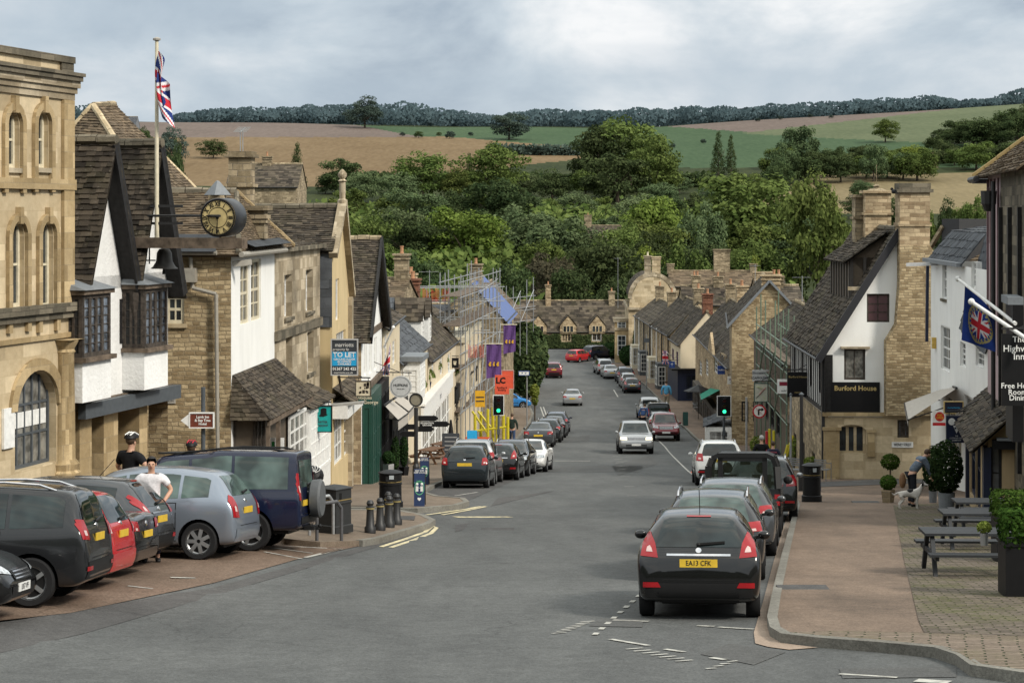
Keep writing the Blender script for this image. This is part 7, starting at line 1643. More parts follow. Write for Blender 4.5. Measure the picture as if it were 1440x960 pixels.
# inn
h = House('inn', 'dark weathered stone inn with a mauve bay and hipped stone roof at the right edge', XY(1389, 57), XY(1452, 46), 7); INN = h
zE = h.px('F', 1400, 246)[1]; u1 = h.px('F', 1407)[0]
h.wall('F', [(0, 0), (u1, 0), (u1, zE), (0, zE)], PINK, h.W('F', [(1391, 1397, 264, 342, 'sash1')])); h.wall('F', [(u1, 0), (h.L, 0), (h.L, zE), (u1, zE)], STONE_BLK, (), 'stone_wall')
h.wall('A', [(0, 0), (7, 0), (7, zE), (0, zE)], PINK); h.wall('B', [(0, 0), (7, 0), (7, zE), (0, zE)], STONE_BLK)
m = MB()
for i in range(4): u = u1 * (.05 + i * .27); m.bx(u, u + .14, -.05, -.003, zE - 4.9, zE - .1)
m.build('timber_frame', plain('mauve_wood', (.17, .10, .11)), h.e)
m = MB()
for i in range(3):
    u = u1 + .4 + i * 2.3; m.bx(u, u + .2, -.1, -.003, 2.5, zE - .9)
m.build('timber_stud', BLACKWOOD, h.e)
ap = (2.6, 3.2, zE + 2.75)
h.slope((-.35, 7, zE - .05), (-.35, -.35, zE - .05), (ap[0], 5, ap[2]), ap, course=.15, tw=.25, th=.04); h.slope((-.35, -.35, zE - .05), (h.L, -.35, zE - .05), ap, (h.L, 3.2, ap[2]), course=.15, tw=.25, th=.04); h.roof(T_WARM)
h.ridge((-.35, -.35, zE + .02), ap, plain('hip_tile', (.42, .29, .12), .8), .13)
m = MB(); m.tube((-.5, -.45, zE - .1), (1.5, -.45, zE - .1), .09, n=8); m.tube((-.45, -.4, zE - .12), (-.45, 6, zE - .12), .08, n=8); m.tube((u1 + .1, -.2, zE - .2), (u1 + .1, -.2, 2), .06, n=8); m.lathe([(.1, zE - 1.0), (.2, zE - .8), (.22, zE - .45)], (u1 - .1, -.3, 0), 10); m.build('gutter', IRON, h.e)
ub = h.px('F', 1441)[0]; m = MB(); m.bx(ub, h.L, -.55, -.2, h.px('F', 1430, 420)[1], h.px('F', 1430, 410)[1]); m.build('bay_roof', LEAD, h.e); m = MB(); m.bx(ub + .1, h.L, -.45, -.2, h.px('F', 1430, 600)[1], h.px('F', 1430, 420)[1]); m.build('bay', BPAINT, h.e)
# shop with tiled roof and cream gable
h = House('shop', 'low shop with a mossy stone tiled roof, cream gable and a round crest board', XY(1362, 58), XY(1389, 50), 5)
zE = h.px('B', 1392, 612)[1]; zR = zE + 2.3
sl = (zR - zE) / 2.5
rr = h.prect('B', (1392, 1409, 628, 702)); r2 = h.prect('B', (1414, 1440, 625, 685))
h.wall('B', [(0, 0), (5, 0), (5, zE), (2.5, zR), (0, zE)], BUFF, [(rr, 'dark', dict(nx=1, ny=2, fw=.16, gl=GLASS_B, rec=.06))]); h.wall('A', [(0, 0), (5, 0), (5, zE), (2.5, zR), (0, zE)], BUFF)
h.wall('F', [(0, 0), (h.L, 0), (h.L, zE), (0, zE)], BUFF, [((h.L - 2.2, h.L - .4, .9, zE - .35), 'shopn'), ((h.L - 4.8, h.L - 2.7, .9, zE - .35), 'shopn'), ((.8, 3.2, .9, zE - .35), 'shopn')])
h.slope((-.1, -.45, zE - .45 * sl), (h.L + .35, -.45, zE - .45 * sl), (-.1, 2.5, zR), (h.L + .35, 2.5, zR), course=.135, tw=.2, th=.035, bow=.05); h.slope((h.L + .35, 5.3, zE - .2), (-.1, 5.3, zE - .2), (h.L + .35, 2.5, zR), (-.1, 2.5, zR), course=.4); h.roof(T_DARK)
m = MB(); m.bx(h.L + .003, h.L + .25, .1, 5, zE - .32, zE - .1); m.build('fascia', BPAINT, h.e); m = MB(); m.bx(h.L + .02, h.L + .3, .2, 5, zE - .098, zE - .04); m.build('lead_flashing', LEAD, h.e)
m = MB(); m.bx(h.L - .5, h.L + .03, -.1, -.004, 0, zE - .3); m.bx(h.L - .1, h.L + .04, -.1, .08, 0, zE - .3); m.bx(.1, .5, -.1, -.003, 0, zE - .3); m.build('corner_post', NAVY, h.e)
m = MB(); m.bx(h.L + .003, h.L + .06, 1.05, 3.5, .9, zE - .5); o = m.build('crest_board', NAVY, h.e)
m = MB(); m.bx(h.L + .003, h.L + .09, .95, 3.6, .8, .897); m.bx(h.L + .003, h.L + .09, .95, 1.047, .9, zE - .45); m.bx(h.L + .003, h.L + .09, .95, 3.6, zE - .498, zE - .4); m.build('board_frame', BUFF, h.e)
m = MB(); m.lathe([(.01, 0), (.62, 0), (.62, .02)], (h.L + .062, 2.1, 1.95), 32, axis=(1, 0, 0)); o2 = m.build('roundel', plain('roundel', (.36, .33, .24)), o)
m = MB(); m.lathe([(.2, 0), (.24, .004)], (h.L + .084, 2.1, 1.95), 20, axis=(1, 0, 0)); m.build('emblem', NAVY, o2)
for i, ch in enumerate('THE COTSWOLD CHEESE CO'):
    a = radians(200 - i * 15); text(ch, .13, NAVY, o2, (h.L + .086, 2.1 + .45 * cos(a), 1.95 + .45 * sin(a)), (0, sin(a), -cos(a)), (0, cos(a), sin(a)))

h = House('stone_house', 'big rubble stone gable end with a flat topped chimney halfway down the right side', XY(1026, 138), XY(1029, 122), 4.6)
zE = h.px('B', 1036, 456)[1]; zR = h.px('B', 1082, 397)[1]
h.shell('par', zE, zR, STONE_GREY, STONE_RUB, STONE_RUB, T_DARK, [((2 + 4 * i, 3 + 4 * i, zE - 2.2, zE - .7), 'sash', {}) for i in range(3)], course=.3); h.chimney(h.L - .5, 2.4, .8, 1.1, zR - .8, zR + .35, STONE, 0)
m = MB(); m.bar((h.L + .12, -.3, zE - .2), (h.L + .12, 2.3, zR + .1), .25, .14); m.bar((h.L + .12, 5, zE - .2), (h.L + .12, 2.3, zR + .1), .25, .14); m.build('coping', LEAD, h.e)
m = MB(); m.bx(h.L - 5, h.L, -1.6, -.003, 0, 2.6); o = m.build('shop_bay', WPAINT, h.e); h.planes['bw'] = ((h.L, -1.6), (0, 1)); h.window('bw', (.2, 1.4, .9, 2.4), 'sash', o, rec=-.04, nx=3); pf = h.fo(1.6); h.window(pf, (h.L - 4, h.L - .4, .7, 2.3), 'shopw', o, rec=-.04)
mb = MB(); tiles(mb, (h.L - 5.1, -1.75, 2.6), (h.L + .1, -1.75, 2.6), (h.L - 5.1, 0, 3.3), (h.L + .1, 0, 3.3), h.r, .3); mb.build('bay_roof', T_BLUE, o)
h.window('B', ((.6), 1.0, 3.0, 4.2), 'dark', rec=-.03); h.window('B', (1.3, 1.7, 3.0, 4.2), 'dark', rec=-.03)
h = House('stone_house', 'low dark house under repair behind the green framed scaffold', XY(1060, 119), XY(1108, 95), 5)
zE = h.px('F', 1085, 490)[1]; h.shell('par', zE, zE + 1.9, plain('raw_wall', (.09, .07, .05), .9), STONE_GREY, STONE_GREY, T_DARK, [((1 + 4 * i, 3.6 + 4 * i, 3.1, 4.6), 'dark', {}) for i in range(5)], course=.3)
h = House('stone_cottage', 'stone cottages with a small stone gablet and stone roof behind the green awning', XY(978, 180), XY(1027, 140), 6)
zE = h.px('F', 1003, 493)[1]; zR = zE + 3.2
h.shell('par', zE, zR, STONE, STONE_GREY, None, T_DARK, h.W('F', [(983, 987, 507, 528, 'sash'), (992, 996, 505, 528, 'sash'), (1004, 1009, 500, 525, 'sash'), (1013, 1018, 498, 522, 'sash')]), course=.35)
u = h.px('F', 1004)[0]; m = MB(); m.prism([(u - 3, zE - .2), (u + 3, zE - .2), (u, zE + 1.5)], (0, -.1, 0), (1, 0, 0), (0, 0, 1), (0, -1, 0), .2); m.build('gablet', STONE, h.e)
h.chimney(h.L * .35, 3, 1.4, .9, zR - .4, zR + 1.5, STONE, 3); h.chimney(h.L * .75, 3, .9, .9, zR - .4, zR + 1.4, BRICK, 2); h.chimney(2, 3, .9, .9, zR - .4, zR + 1.2, STONE_GREY, 1)
m = MB(); m.bx(h.L * .1, h.L * .9, -.5, -.003, 0, 2.9); o = m.build('shopfront', plain('shop_dark', (.06, .05, .04)), h.e); pf = h.fo(.5)
for i in range(4): h.window(pf, (h.L * (.12 + .2 * i), h.L * (.28 + .2 * i), .6, 2.5), 'case', o, rec=-.04)
h = House('cream_house', 'cream rendered corner house with purple windows above a navy shopfront', XY(943, 194), XY(957, 184), 5)
zE = h.px('F', 950, 479)[1]; zR = zE + 3
h.shell('par', zE, zR, CREAM, CREAM, None, T_DARK, h.W('F', [(945, 947.5, 490, 506, 'dark', dict(fm=plain('purple', (.12, .06, .16)))), (951, 953.5, 494, 514, 'dark', dict(fm=plain('purple', (.12, .06, .16))))]), course=.35)
m = MB(); m.bx(0, h.L + .3, -.3, -.003, 0, 3.4); m.bx(h.L + .003, h.L + .3, 0, 4.5, 0, 3.4); o = m.build('shopfront', NAVY, h.e); m = MB(); m.bx(-.2, h.L + .9, -.9, 4.5, 3.4, 3.55); m.build('canopy', BPAINT, h.e); h.planes['nb'] = ((h.L + .3, 0), (0, 1)); h.window('nb', (.4, 1.6, .6, 3.0), 'shopn', o, rec=-.04); h.window('nb', (2.0, 3.6, .6, 3.0), 'shopn', o, rec=-.04)
h.chimney(h.L - 1, 2.6, 1, .9, zR - .3, zR + 1.5, BRICK, 2)
for i, (lb, a, Ya, b, Yb, ez, rise, dpt, mm, ch) in enumerate((
    ('brown stone fronted house with a long slate roof before the cream corner house', 917, 212, 942, 195, 464, 3.2, 6, STONE, ((.9, 1.1, 1.2, 2),)),
    ('narrow stone house with drainpipe beside the curved gable building', 893, 233, 916, 213, 449, 2.0, 5, STONE_GREY, ((.2, .9, 1.4, 1), (.85, .9, 1.2, 2))))):
    h = House('stone_house', lb, XY(a, Ya), XY(b, Yb), dpt); zE = h.px('F', (a + b) / 2, ez)[1]
    h.shell('par', zE, zE + rise, mm, STONE_GREY, None, T_STONE if i else T_DARK, [((h.L * k - .5, h.L * k + .5, z, z + 1.6), 'sash', {}) for k in (.15, .4, .65, .9) for z in (1.0, zE - 2.2)], course=.4)
    for k in (.05, .33, .62, .97): m = MB(); m.tube((h.L * k, -.12, 0), (h.L * k, -.12, zE), .07, n=6); m.build('downpipe', (WPAINT, IRON)[k > .5], h.e)
    for k in (.25, .75): m = MB(); m.bx(h.L * k - 1.2, h.L * k + 1.2, -.9, -.003, .3, 3.1); q = m.build('bay', (CPAINT, GREYP)[k > .5], h.e); pf = h.fo(.9); h.window(pf, (h.L * k - 1, h.L * k + 1, .9, 2.8), 'shopw', q, rec=-.04); h.planes['bb'] = ((h.L * k + 1.2, -.9), (0, 1)); h.window('bb', (.1, .8, .9, 2.8), 'sash', q, rec=-.04)
    for c in ch: h.chimney(c[0] * h.L, dpt / 2, c[1], .9, zE + rise - .4, zE + rise + c[2], STONE_GREY, c[3])
# big house with curved gable
h = House('curved_gable_house', 'tall pale ashlar house with a rounded gable top and twin chimneys at the street end', XY(879, 258), XY(884, 237), 5.7)
zE = h.px('B', 900, 432)[1]; zt_ = h.px('B', 922, 386)[1]
arc = [(2.85 + 2.7 * cos(a), zE + 1.0 + (zt_ - zE - 1.0) * sin(a)) for a in [pi * k / 14 for k in range(15)]]
h.wall('B', [(0, 0), (5.7, 0), (5.7, zE + .7)] + arc + [(0, zE + .7)], ASHLAR); h.wall('F', [(0, 0), (h.L, 0), (h.L, zE), (0, zE)], ASHLAR, [((x, x + 1.2, z, z + 2.2), 'sash', {}) for x in (3, 9, 15) for z in (1, 5)]); h.wall('A', [(0, 0), (5.7, 0), (5.7, zE), (0, zE)], ASHLAR)
sl2 = [(h.L - .1, *p) for p in arc]
mb = MB()
for p, q_ in zip(arc, arc[1:]): tiles(mb, (0, p[0], p[1] - .1), (h.L - .3, p[0], p[1] - .1), (0, q_[0], q_[1] - .1), (h.L - .3, q_[0], q_[1] - .1), h.r, .45, .5) if p[0] < q_[0] else tiles(mb, (h.L - .3, p[0], p[1] - .1), (0, p[0], p[1] - .1), (h.L - .3, q_[0], q_[1] - .1), (0, q_[0], q_[1] - .1), h.r, .45, .5)
mb.build('roof', T_STONE, h.e)
m = MB()
for p, q_ in zip(arc, arc[1:]): m.bar((h.L - .05, p[0], p[1] + .03), (h.L - .05, q_[0], q_[1] + .03), .5, .2, up=(1, 0, 0))
m.bx(h.L + .003, h.L + .25, -.2, 2.2, zE - .3, zE); m.bx(-.2, h.L + .2, -.25, -.003, zE - .3, zE - .05); m.build('coping', ASH_STAIN, h.e)
m = MB(); m.bx(h.L - 4.5, h.L - 1.0, -1.6, -.003, 0, zE - 1.8); bay = m.build('bay', ASHLAR_D, h.e); h.planes['by'] = ((h.L - 1.0, -1.6), (0, 1)); h.window('by', (.3, 1.3, 1.2, 3.6), 'sash', bay, rec=-.05, nx=2); h.window('by', (.3, 1.3, 5.2, zE - 2.6), 'sash', bay, rec=-.05)
m = MB(); m.bx(h.L - 4.7, h.L - .85, -1.8, -.004, zE - 1.797, zE - 1.4); m.bx(h.L - 4.6, h.L - .9, -1.7, -.004, 4.2, 4.5); m.build('bay_cornice', ASH_STAIN, bay)
h.chimney(h.L - 1, 2.3, .9, .8, zt_ - .2, zt_ + 2.1, ASH_STAIN, 1, True, CPAINT); h.chimney(h.L - 1, 3.3, 1.0, 1.0, zt_ - .2, zt_ + 2.0, ASHLAR, 0)
m = MB(); m.prism([(2.0, 0), (5.2, 0), (5.2, 6.3), (4.2, 6.9), (2.0, 4.2)], (h.L + 1.8, 0, 0), (0, 1, 0), (0, 0, 1), (-1, 0, 0), 1.79); m.build('side_wing', ASHLAR, h.e)
m = MB(); m.bar((h.L + 1.0, 1.9, 4.3), (h.L + 1.0, 4.3, 7.1), 1.7, .16); m.build('wing_roof', T_STONE, h.e)
# roofs behind the right hand row
bg_house('long stone roofed house with a broad tapering chimney behind the right hand row', 944, 1066, 245, 402, 381, 8, STONE_GREY, T_WARM, 'par', ((.02, .8, .8, 0), (.62, 2.0, 2.6, 0), (.99, .8, .8, 0)))
bg_house('dark roofed house with dormer between the chimneys of the right hand row', 962, 1032, 205, 428, 402, 7, STONE_GREY, T_DARK, 'par', ((.3, .9, 1.0, 2), (.75, 1.0, .9, 1)))
bg_house('pale low house with flat chimney above the big stone gable', 1066, 1108, 170, 416, 392, 6, STONE, T_STONE, 'par', ((.3, 1.6, .5, 0),))
bg_house('stone house with twin pots to the right of the big stone gable', 1092, 1130, 140, 425, 402, 6, STONE_GREY, T_STONE, 'par', ((.2, .9, .6, 2),))
def board(name, label, r, Y, mat, texts=(), cat='sign', frame=None, th=.06, post=None, arm=None, rz=0.0, rnd=False, group=None):
    """flat board facing up the street; r = its edges in the photo at distance Y; texts: (string, u, v, size, mat) in fractions of width/height"""
    w_, h_ = (r[1] - r[0]) / F * Y, (r[3] - r[2]) / F * Y; c = at((r[0] + r[1]) / 2, (r[2] + r[3]) / 2, Y)
    t = thing(name, label, cat, tuple(c), rz, group)
    m = MB()
    if rnd: m.lathe([(0, -th), (w_ / 2, -th), (w_ / 2, 0), (0, 0)], (0, 0, 0), 32, axis=(0, 1, 0))
    else: m.bx(-w_ / 2, w_ / 2, -th, 0, -h_ / 2, h_ / 2)
    b = m.build('board', mat, t)
    if frame and not rnd:
        m = MB(); f = .05 * min(1.4, w_)
        m.bx(-w_ / 2 - f, w_ / 2 + f, -th - .02, .02, h_ / 2 + .001, h_ / 2 + f); m.bx(-w_ / 2 - f, w_ / 2 + f, -th - .02, .02, -h_ / 2 - f, -h_ / 2 - .001); m.bx(-w_ / 2 - f, -w_ / 2 - .001, -th - .02, .02, -h_ / 2, h_ / 2); m.bx(w_ / 2 + .001, w_ / 2 + f, -th - .02, .02, -h_ / 2, h_ / 2); m.build('frame', frame, t)
    for s_ in texts: text(s_[0], s_[3] * h_, s_[4], b, (s_[1] * w_, -th - .003, s_[2] * h_), (1, 0, 0), bold=s_[5] if len(s_) > 5 else .015, sx=s_[6] if len(s_) > 6 else 1)
    if post is not None:       # (px, mat, radius)
        x = X(post[0], Y) - c.x; z = gz(c.x + x, Y) - c.z; m = MB(); m.tube((x, .08, z), (x, .08, h_ / 2 + (post[3] if len(post) > 3 else 0)), post[2], n=10); m.build('post', post[1], t)
    if arm:                    # bracket reaching sideways: signed length, height
        m = MB(); m.bar((-.5 * w_ * (1 if arm > 0 else -1), -th / 2, h_ / 2 + .12), (arm, -th / 2, h_ / 2 + .14), .035, .04); m.bar((0, -th / 2, h_ / 2 + .12), (arm, -th / 2, h_ / 2 + .6), .025, .025)
        for x in (-w_ * .35, w_ * .35): m.bar((x, -th / 2, h_ / 2 + .12), (x, -th / 2, h_ / 2), .02, .02)
        m.build('bracket', IRON, t)
    return t, b, w_, h_
BROWN = plain('sign_brown', (.14, .035, .02), .5); TEAL = plain('sign_teal', (.005, .27, .26), .5); SKYB = plain('sign_blue', (.015, .32, .62), .5); DBLUE = plain('sign_navy', (.014, .03, .09), .5); SLATE = plain('sign_slate', (.035, .04, .048), .5)
ORANGE = plain('sign_orange', (.62, .085, .04), .55); PURPLE = plain('banner_purple', (.10, .045, .17), .8); YEL = plain('safety_yellow', (.5, .42, .02), .5); AMBER = plain('amber_board', (.62, .34, .02), .5); DGREEN = plain('sign_green_dark', (.012, .06, .05), .5); PGREEN = plain('pale_green', (.12, .42, .20), .5); ROYAL = plain('royal_blue', (.02, .06, .25), .5)
# left
t, b, w_, h_ = board('direction_sign', 'brown arrow sign on a grey post pointing left by the rubble stone wall', (268, 300, 581, 600), 46, BROWN, (('Lamb Inn\n& Bay Tree\nHotel', .05, 0, .27, WPAINT, .03, .95),), frame=WPAINT, post=(285, GREYP, .05, .6))
m = MB(); m.prism([(-w_ / 2 - .02, -h_ / 2), (-w_ / 2 - .02, h_ / 2), (-w_ / 2 - .22, 0)], (0, -.05, 0), (1, 0, 0), (0, 0, 1), (0, -1, 0), .02); m.build('arrow', WPAINT, t)
t, b, w_, h_ = board('hanging_sign', 'teal hanging sign with a black top hat', (439, 466, 571, 606), 59, TEAL, (('THE', -.28, -.02, .13, SLATE), ('HATTER', .05, -.13, .13, SLATE, .02, .8), ('WORKSHOP', .0, -.27, .12, SLATE, .02, .75)), frame=BPAINT, arm=-1.2)
m = MB(); m.prism([(-.22 * w_ + .42 * w_ * k[0], .12 * h_ + .3 * h_ * k[1]) for k in ((0, 0), (.2, -.08), (.6, -.12), (1, .06), (1.15, .2), (.98, .2), (.95, 1.0), (.6, 1.08), (.25, .95), (.22, .2))], (.04, -.063, 0), (1, 0, 0), (0, 0, 1), (0, -1, 0), .004); m.build('emblem', BPAINT, b)
t, b, w_, h_ = board('letting_board', 'estate agent TO LET board in black and bright blue on the yellow house', (467, 502, 478, 526), 64, SLATE, (('marriotts', 0, .36, .17, WPAINT, .0, .85), ('property llp', -.14, .23, .10, WPAINT, 0), ('01367 242 422', .0, -.34, .12, WPAINT, .02, .95), ('marriotts.co.uk', -.04, -.45, .09, WPAINT, 0)), frame=plain('board_edge', (.4, .4, .4)))
m = MB(); m.bx(-w_ / 2 + .01, w_ / 2 - .01, -.075, -.062, -h_ * .25, h_ * .16); o = m.build('band', SKYB, b)
for s_, z, k in (('TO LET', .07, .2), ('GROUND FLOOR', -.06, .08), ('A2 OFFICES', -.13, .08), ('AVAILABLE', -.2, .08)): text(s_, k * h_, WPAINT, o, (0, -.078, z * h_), bold=.025)
m = MB(); m.bar((-.2, .05, -h_ / 2), (-.1, .2, -h_ / 2 - .6), .06, .06); m.build('strut', OAKD, t)
t, b, w_, h_ = board('hanging_sign', 'cream and green hanging shop sign beside the letting board', (501, 521, 536, 556), 66, CPAINT, (), frame=OAKD, arm=-1.0)
m = MB(); m.bx(-w_ / 2, w_ / 2, -.07, 0, -h_ * 1.08, -h_ * .53); o = m.build('lower_board', DGREEN, t); text('Antiques\n@ The George', .16, CPAINT, o, (0, -.073, -h_ * .8), bold=.01)
r_ = random.Random(4); m = MB()
for i in range(14): x, z = r_.uniform(-.4, .3) * w_, r_.uniform(-.4, .35) * h_; s_ = r_.uniform(.03, .09); m.bx(x, x + s_, -.066, -.062, z, z + s_ * 1.3)
m.build('emblem', OAKD, b)
t, b, w_, h_ = board('round_sign', 'big round pale bakery sign lettered HUFFKINS', (548, 579, 528, 559), 78, plain('pale_disc', (.45, .46, .46)), (('HUFFKINS', 0, .06, .17, BPAINT, .02, .85), ('SINCE 1890', 0, -.1, .07, BPAINT)), rnd=True, arm=-1.2)
m = MB(); ring(m, w_ * .42, w_ * .44, -.064, 36); m.build('ring', GREYP, b)
board('hanging_sign', 'black hanging sign with two pale beasts under the upper scaffold deck', (627, 645, 503, 517), 122, BPAINT, (('❦ ❦', 0, 0, .5, CPAINT),), arm=-1)
t, b, w_, h_ = board('advert_board', 'orange contractor board lettered LC on the scaffolding', (696, 716, 527, 554), 118, ORANGE, (('LC', -.1, .2, .42, BPAINT, .05, 1.0), ('Roofing &\nBuilding', 0, -.22, .13, BPAINT)), cat='sign')
board('advert_board', 'second orange and white board behind the orange LC board', (706, 722, 521, 546), 121, ORANGE, (), frame=plain('board_white', (.5, .3, .28)))
board('advert_board', 'amber notice board fixed low on the scaffolding', (668, 682, 549, 572), 124, AMBER, (('▬▬\n▬▬', 0, 0, .25, OAKD),))
t, b, w_, h_ = board('parking_sign', 'blue and white parking direction sign on a post by the dark bush', (730, 744, 522, 527), 150, WPAINT, (('P  →', 0, 0, .7, ROYAL, .03),), frame=ROYAL, post=(741, STEEL, .05))
for r, Y, lb in (((684, 705, 484, 528), 126, 'lower purple banner with a gold crest hanging on the scaffolding'), ((708, 725, 457, 494), 132, 'upper purple banner with a gold crest hanging on the scaffolding')):
    w_, h_ = (r[1] - r[0]) / F * Y, (r[3] - r[2]) / F * Y; t = thing('banner', lb, 'banner', tuple(at(r[0], r[2], Y)), 0); m = MB()
    for i in range(8):
        for j in range(10):
            q = [(w_ * a / 8, .06 * sin(a * 1.3 + b * .5), -h_ * b / 10 + (.1 * h_ * (a / 8 - 1) if b == 10 else 0)) for a, b in ((i, j + 1), (i + 1, j + 1), (i + 1, j), (i, j))]; m.poly(q)
    o = m.build('cloth', PURPLE, t, smooth=80); m = MB(); m.tube((-.2, 0, .03), (w_ + .1, 0, .03), .03, n=6); m.build('pole', CPAINT, t)
    m = MB()
    for x, k in ((.24, .1), (.5, .07), (.76, .1)): m.prism([(w_ * (x - k), -h_ * .64), (w_ * (x - k * .3), -h_ * .7), (w_ * (x + k), -h_ * .68), (w_ * (x + k * .5), -h_ * .62), (w_ * (x + k), -h_ * .57), (w_ * x, -h_ * .55)], (0, -.09, 0), (1, 0, 0), (0, 0, 1), (0, -1, 0), .01)
    m.build('crest', AMBER, o)
# scaffolding
def scaffold(label, x0, Y0, x1, Y1, ztop, lifts, wd=1.3, step=2.4, mat=STEEL, z0=None, deck=True, name='scaffolding'):
    a, b = V((x0, Y0, 0)), V((x1, Y1, 0)); d = b - a; L = d.length; d /= L; n_ = V((-d.y, d.x, 0)); t = thing(name, label, 'scaffolding', (x0, Y0, gz(x0, Y0)), atan2(d.y, d.x)); g0 = gz(x0, Y0); H_ = ztop - g0
    N = max(1, int(L / step)); r_ = random.Random(int(L * 10))
    for k in range(N + 1):
        for y in (0, wd):
            x = L * k / N; p = a + d * x + n_ * y; m = MB(); zb = (gz(p.x, p.y) - g0) if z0 is None else z0 - g0; m.tube((x, y, zb), (x, y, H_ + r_.uniform(-.5, 1.2)), .035, n=6); m.build('standard', mat, t)
    for z in lifts:
        zz = z - g0
        for y in (0, wd):
            for dz in (0, .95): m = MB(); m.tube((-.5, y, zz + dz), (L + .5, y, zz + dz), .032, n=6); m.build('ledger', mat, t)
        if deck:
            m = MB()
            for q in range(5): m.bx(-.3, L + .3, .05 + q * (wd - .1) / 5, .05 + (q + .9) * (wd - .1) / 5, zz + .06, zz + .1)
            m.build('boards', OAK, t)
    for k in range(0, N, 2):
        m = MB(); m.tube((L * k / N, -.05, lifts[0] - g0), (L * min(k + 2, N) / N, -.05, lifts[min(1, len(lifts) - 1)] - g0 + 1.5), .032, n=6); m.build('brace', mat, t)
    return t
sc_ = scaffold('tall grey scaffolding along the left hand house fronts with netting and boards', X(648, 124), 124, X(703, 148), 148, Z(392, 136), [Z(p, 136) for p in (556, 500, 446, 408)])
t = scaffold('upper scaffold bridge around the roof with the blue tarpaulin', X(600, 132), 132, X(700, 134), 134, Z(400, 132), [Z(p, 132) for p in (470, 425)], 2.6, 2.0, z0=Z(480, 132), deck=False)
NET = NT('red_netting', .9); NET.col((.48, .07, .045)); tr = NET.n('BsdfTransparent'); mx = NET.n('MixShader', {0: .45, 1: tr.outputs[0], 2: NET.b.outputs[0]}); NET.t.links.new(mx.outputs[0], NET.t.nodes['Material Output'].inputs[0]); NET = NET.mat
for r, Y, lb in (((594, 636, 405, 424), 131.5, 'torn red safety netting along the upper scaffold rail'), ((658, 682, 484, 503), 123.5, 'red netting over the lower scaffold deck rail')):
    m = MB(); a = at(r[0], r[2], Y); n = 14
    for i in range(n):
        if i % 5 == 3: continue
        x0, x1 = lerp(r[0], r[1], i / n), lerp(r[0], r[1], (i + 1) / n); m.poly([tuple(at(x0, r[3], Y + .1 * (i % 2))), tuple(at(x1, r[3], Y + .1 * ((i + 1) % 2))), tuple(at(x1, r[2] + 3 * (i % 3), Y)), tuple(at(x0, r[2] + 2 * (i % 2), Y))])
    tag(m.build('safety_netting', NET), lb, 'netting')
scaffold('distant scaffolding tower with plank decks beside the dark bush', X(712, 172), 172, X(750, 178), 178, Z(405, 175), [Z(p, 175) for p in (452, 433)], 3.0, 1.6, z0=Z(500, 175))
t = thing('yellow_hoarding', 'bright yellow padded poles at the foot of the scaffolding', 'safety poles', tuple(hit(690, 634)), 0); Y = t.location.y; c = t.location.copy()
for i, (px, top) in enumerate(((668, 582), (676, 580), (686, 575), (693, 574), (699, 578), (708, 584), (714, 586))): m = MB(); m.tube((X(px, Y) - c.x, (i % 2) * .5, -.02), (X(px, Y) - c.x, (i % 2) * .5, Z(top, Y) - c.z), .09, n=8); m.build('padded_pole', YEL, t)
for a, b in (((664, 578), (686, 610)), ((672, 578), (690, 600)), ((668, 606), (712, 600))): m = MB(); m.tube(tuple(at(*a, Y) - c), tuple(at(*b, Y) - c), .07, n=6); m.build('padded_brace', YEL, t)
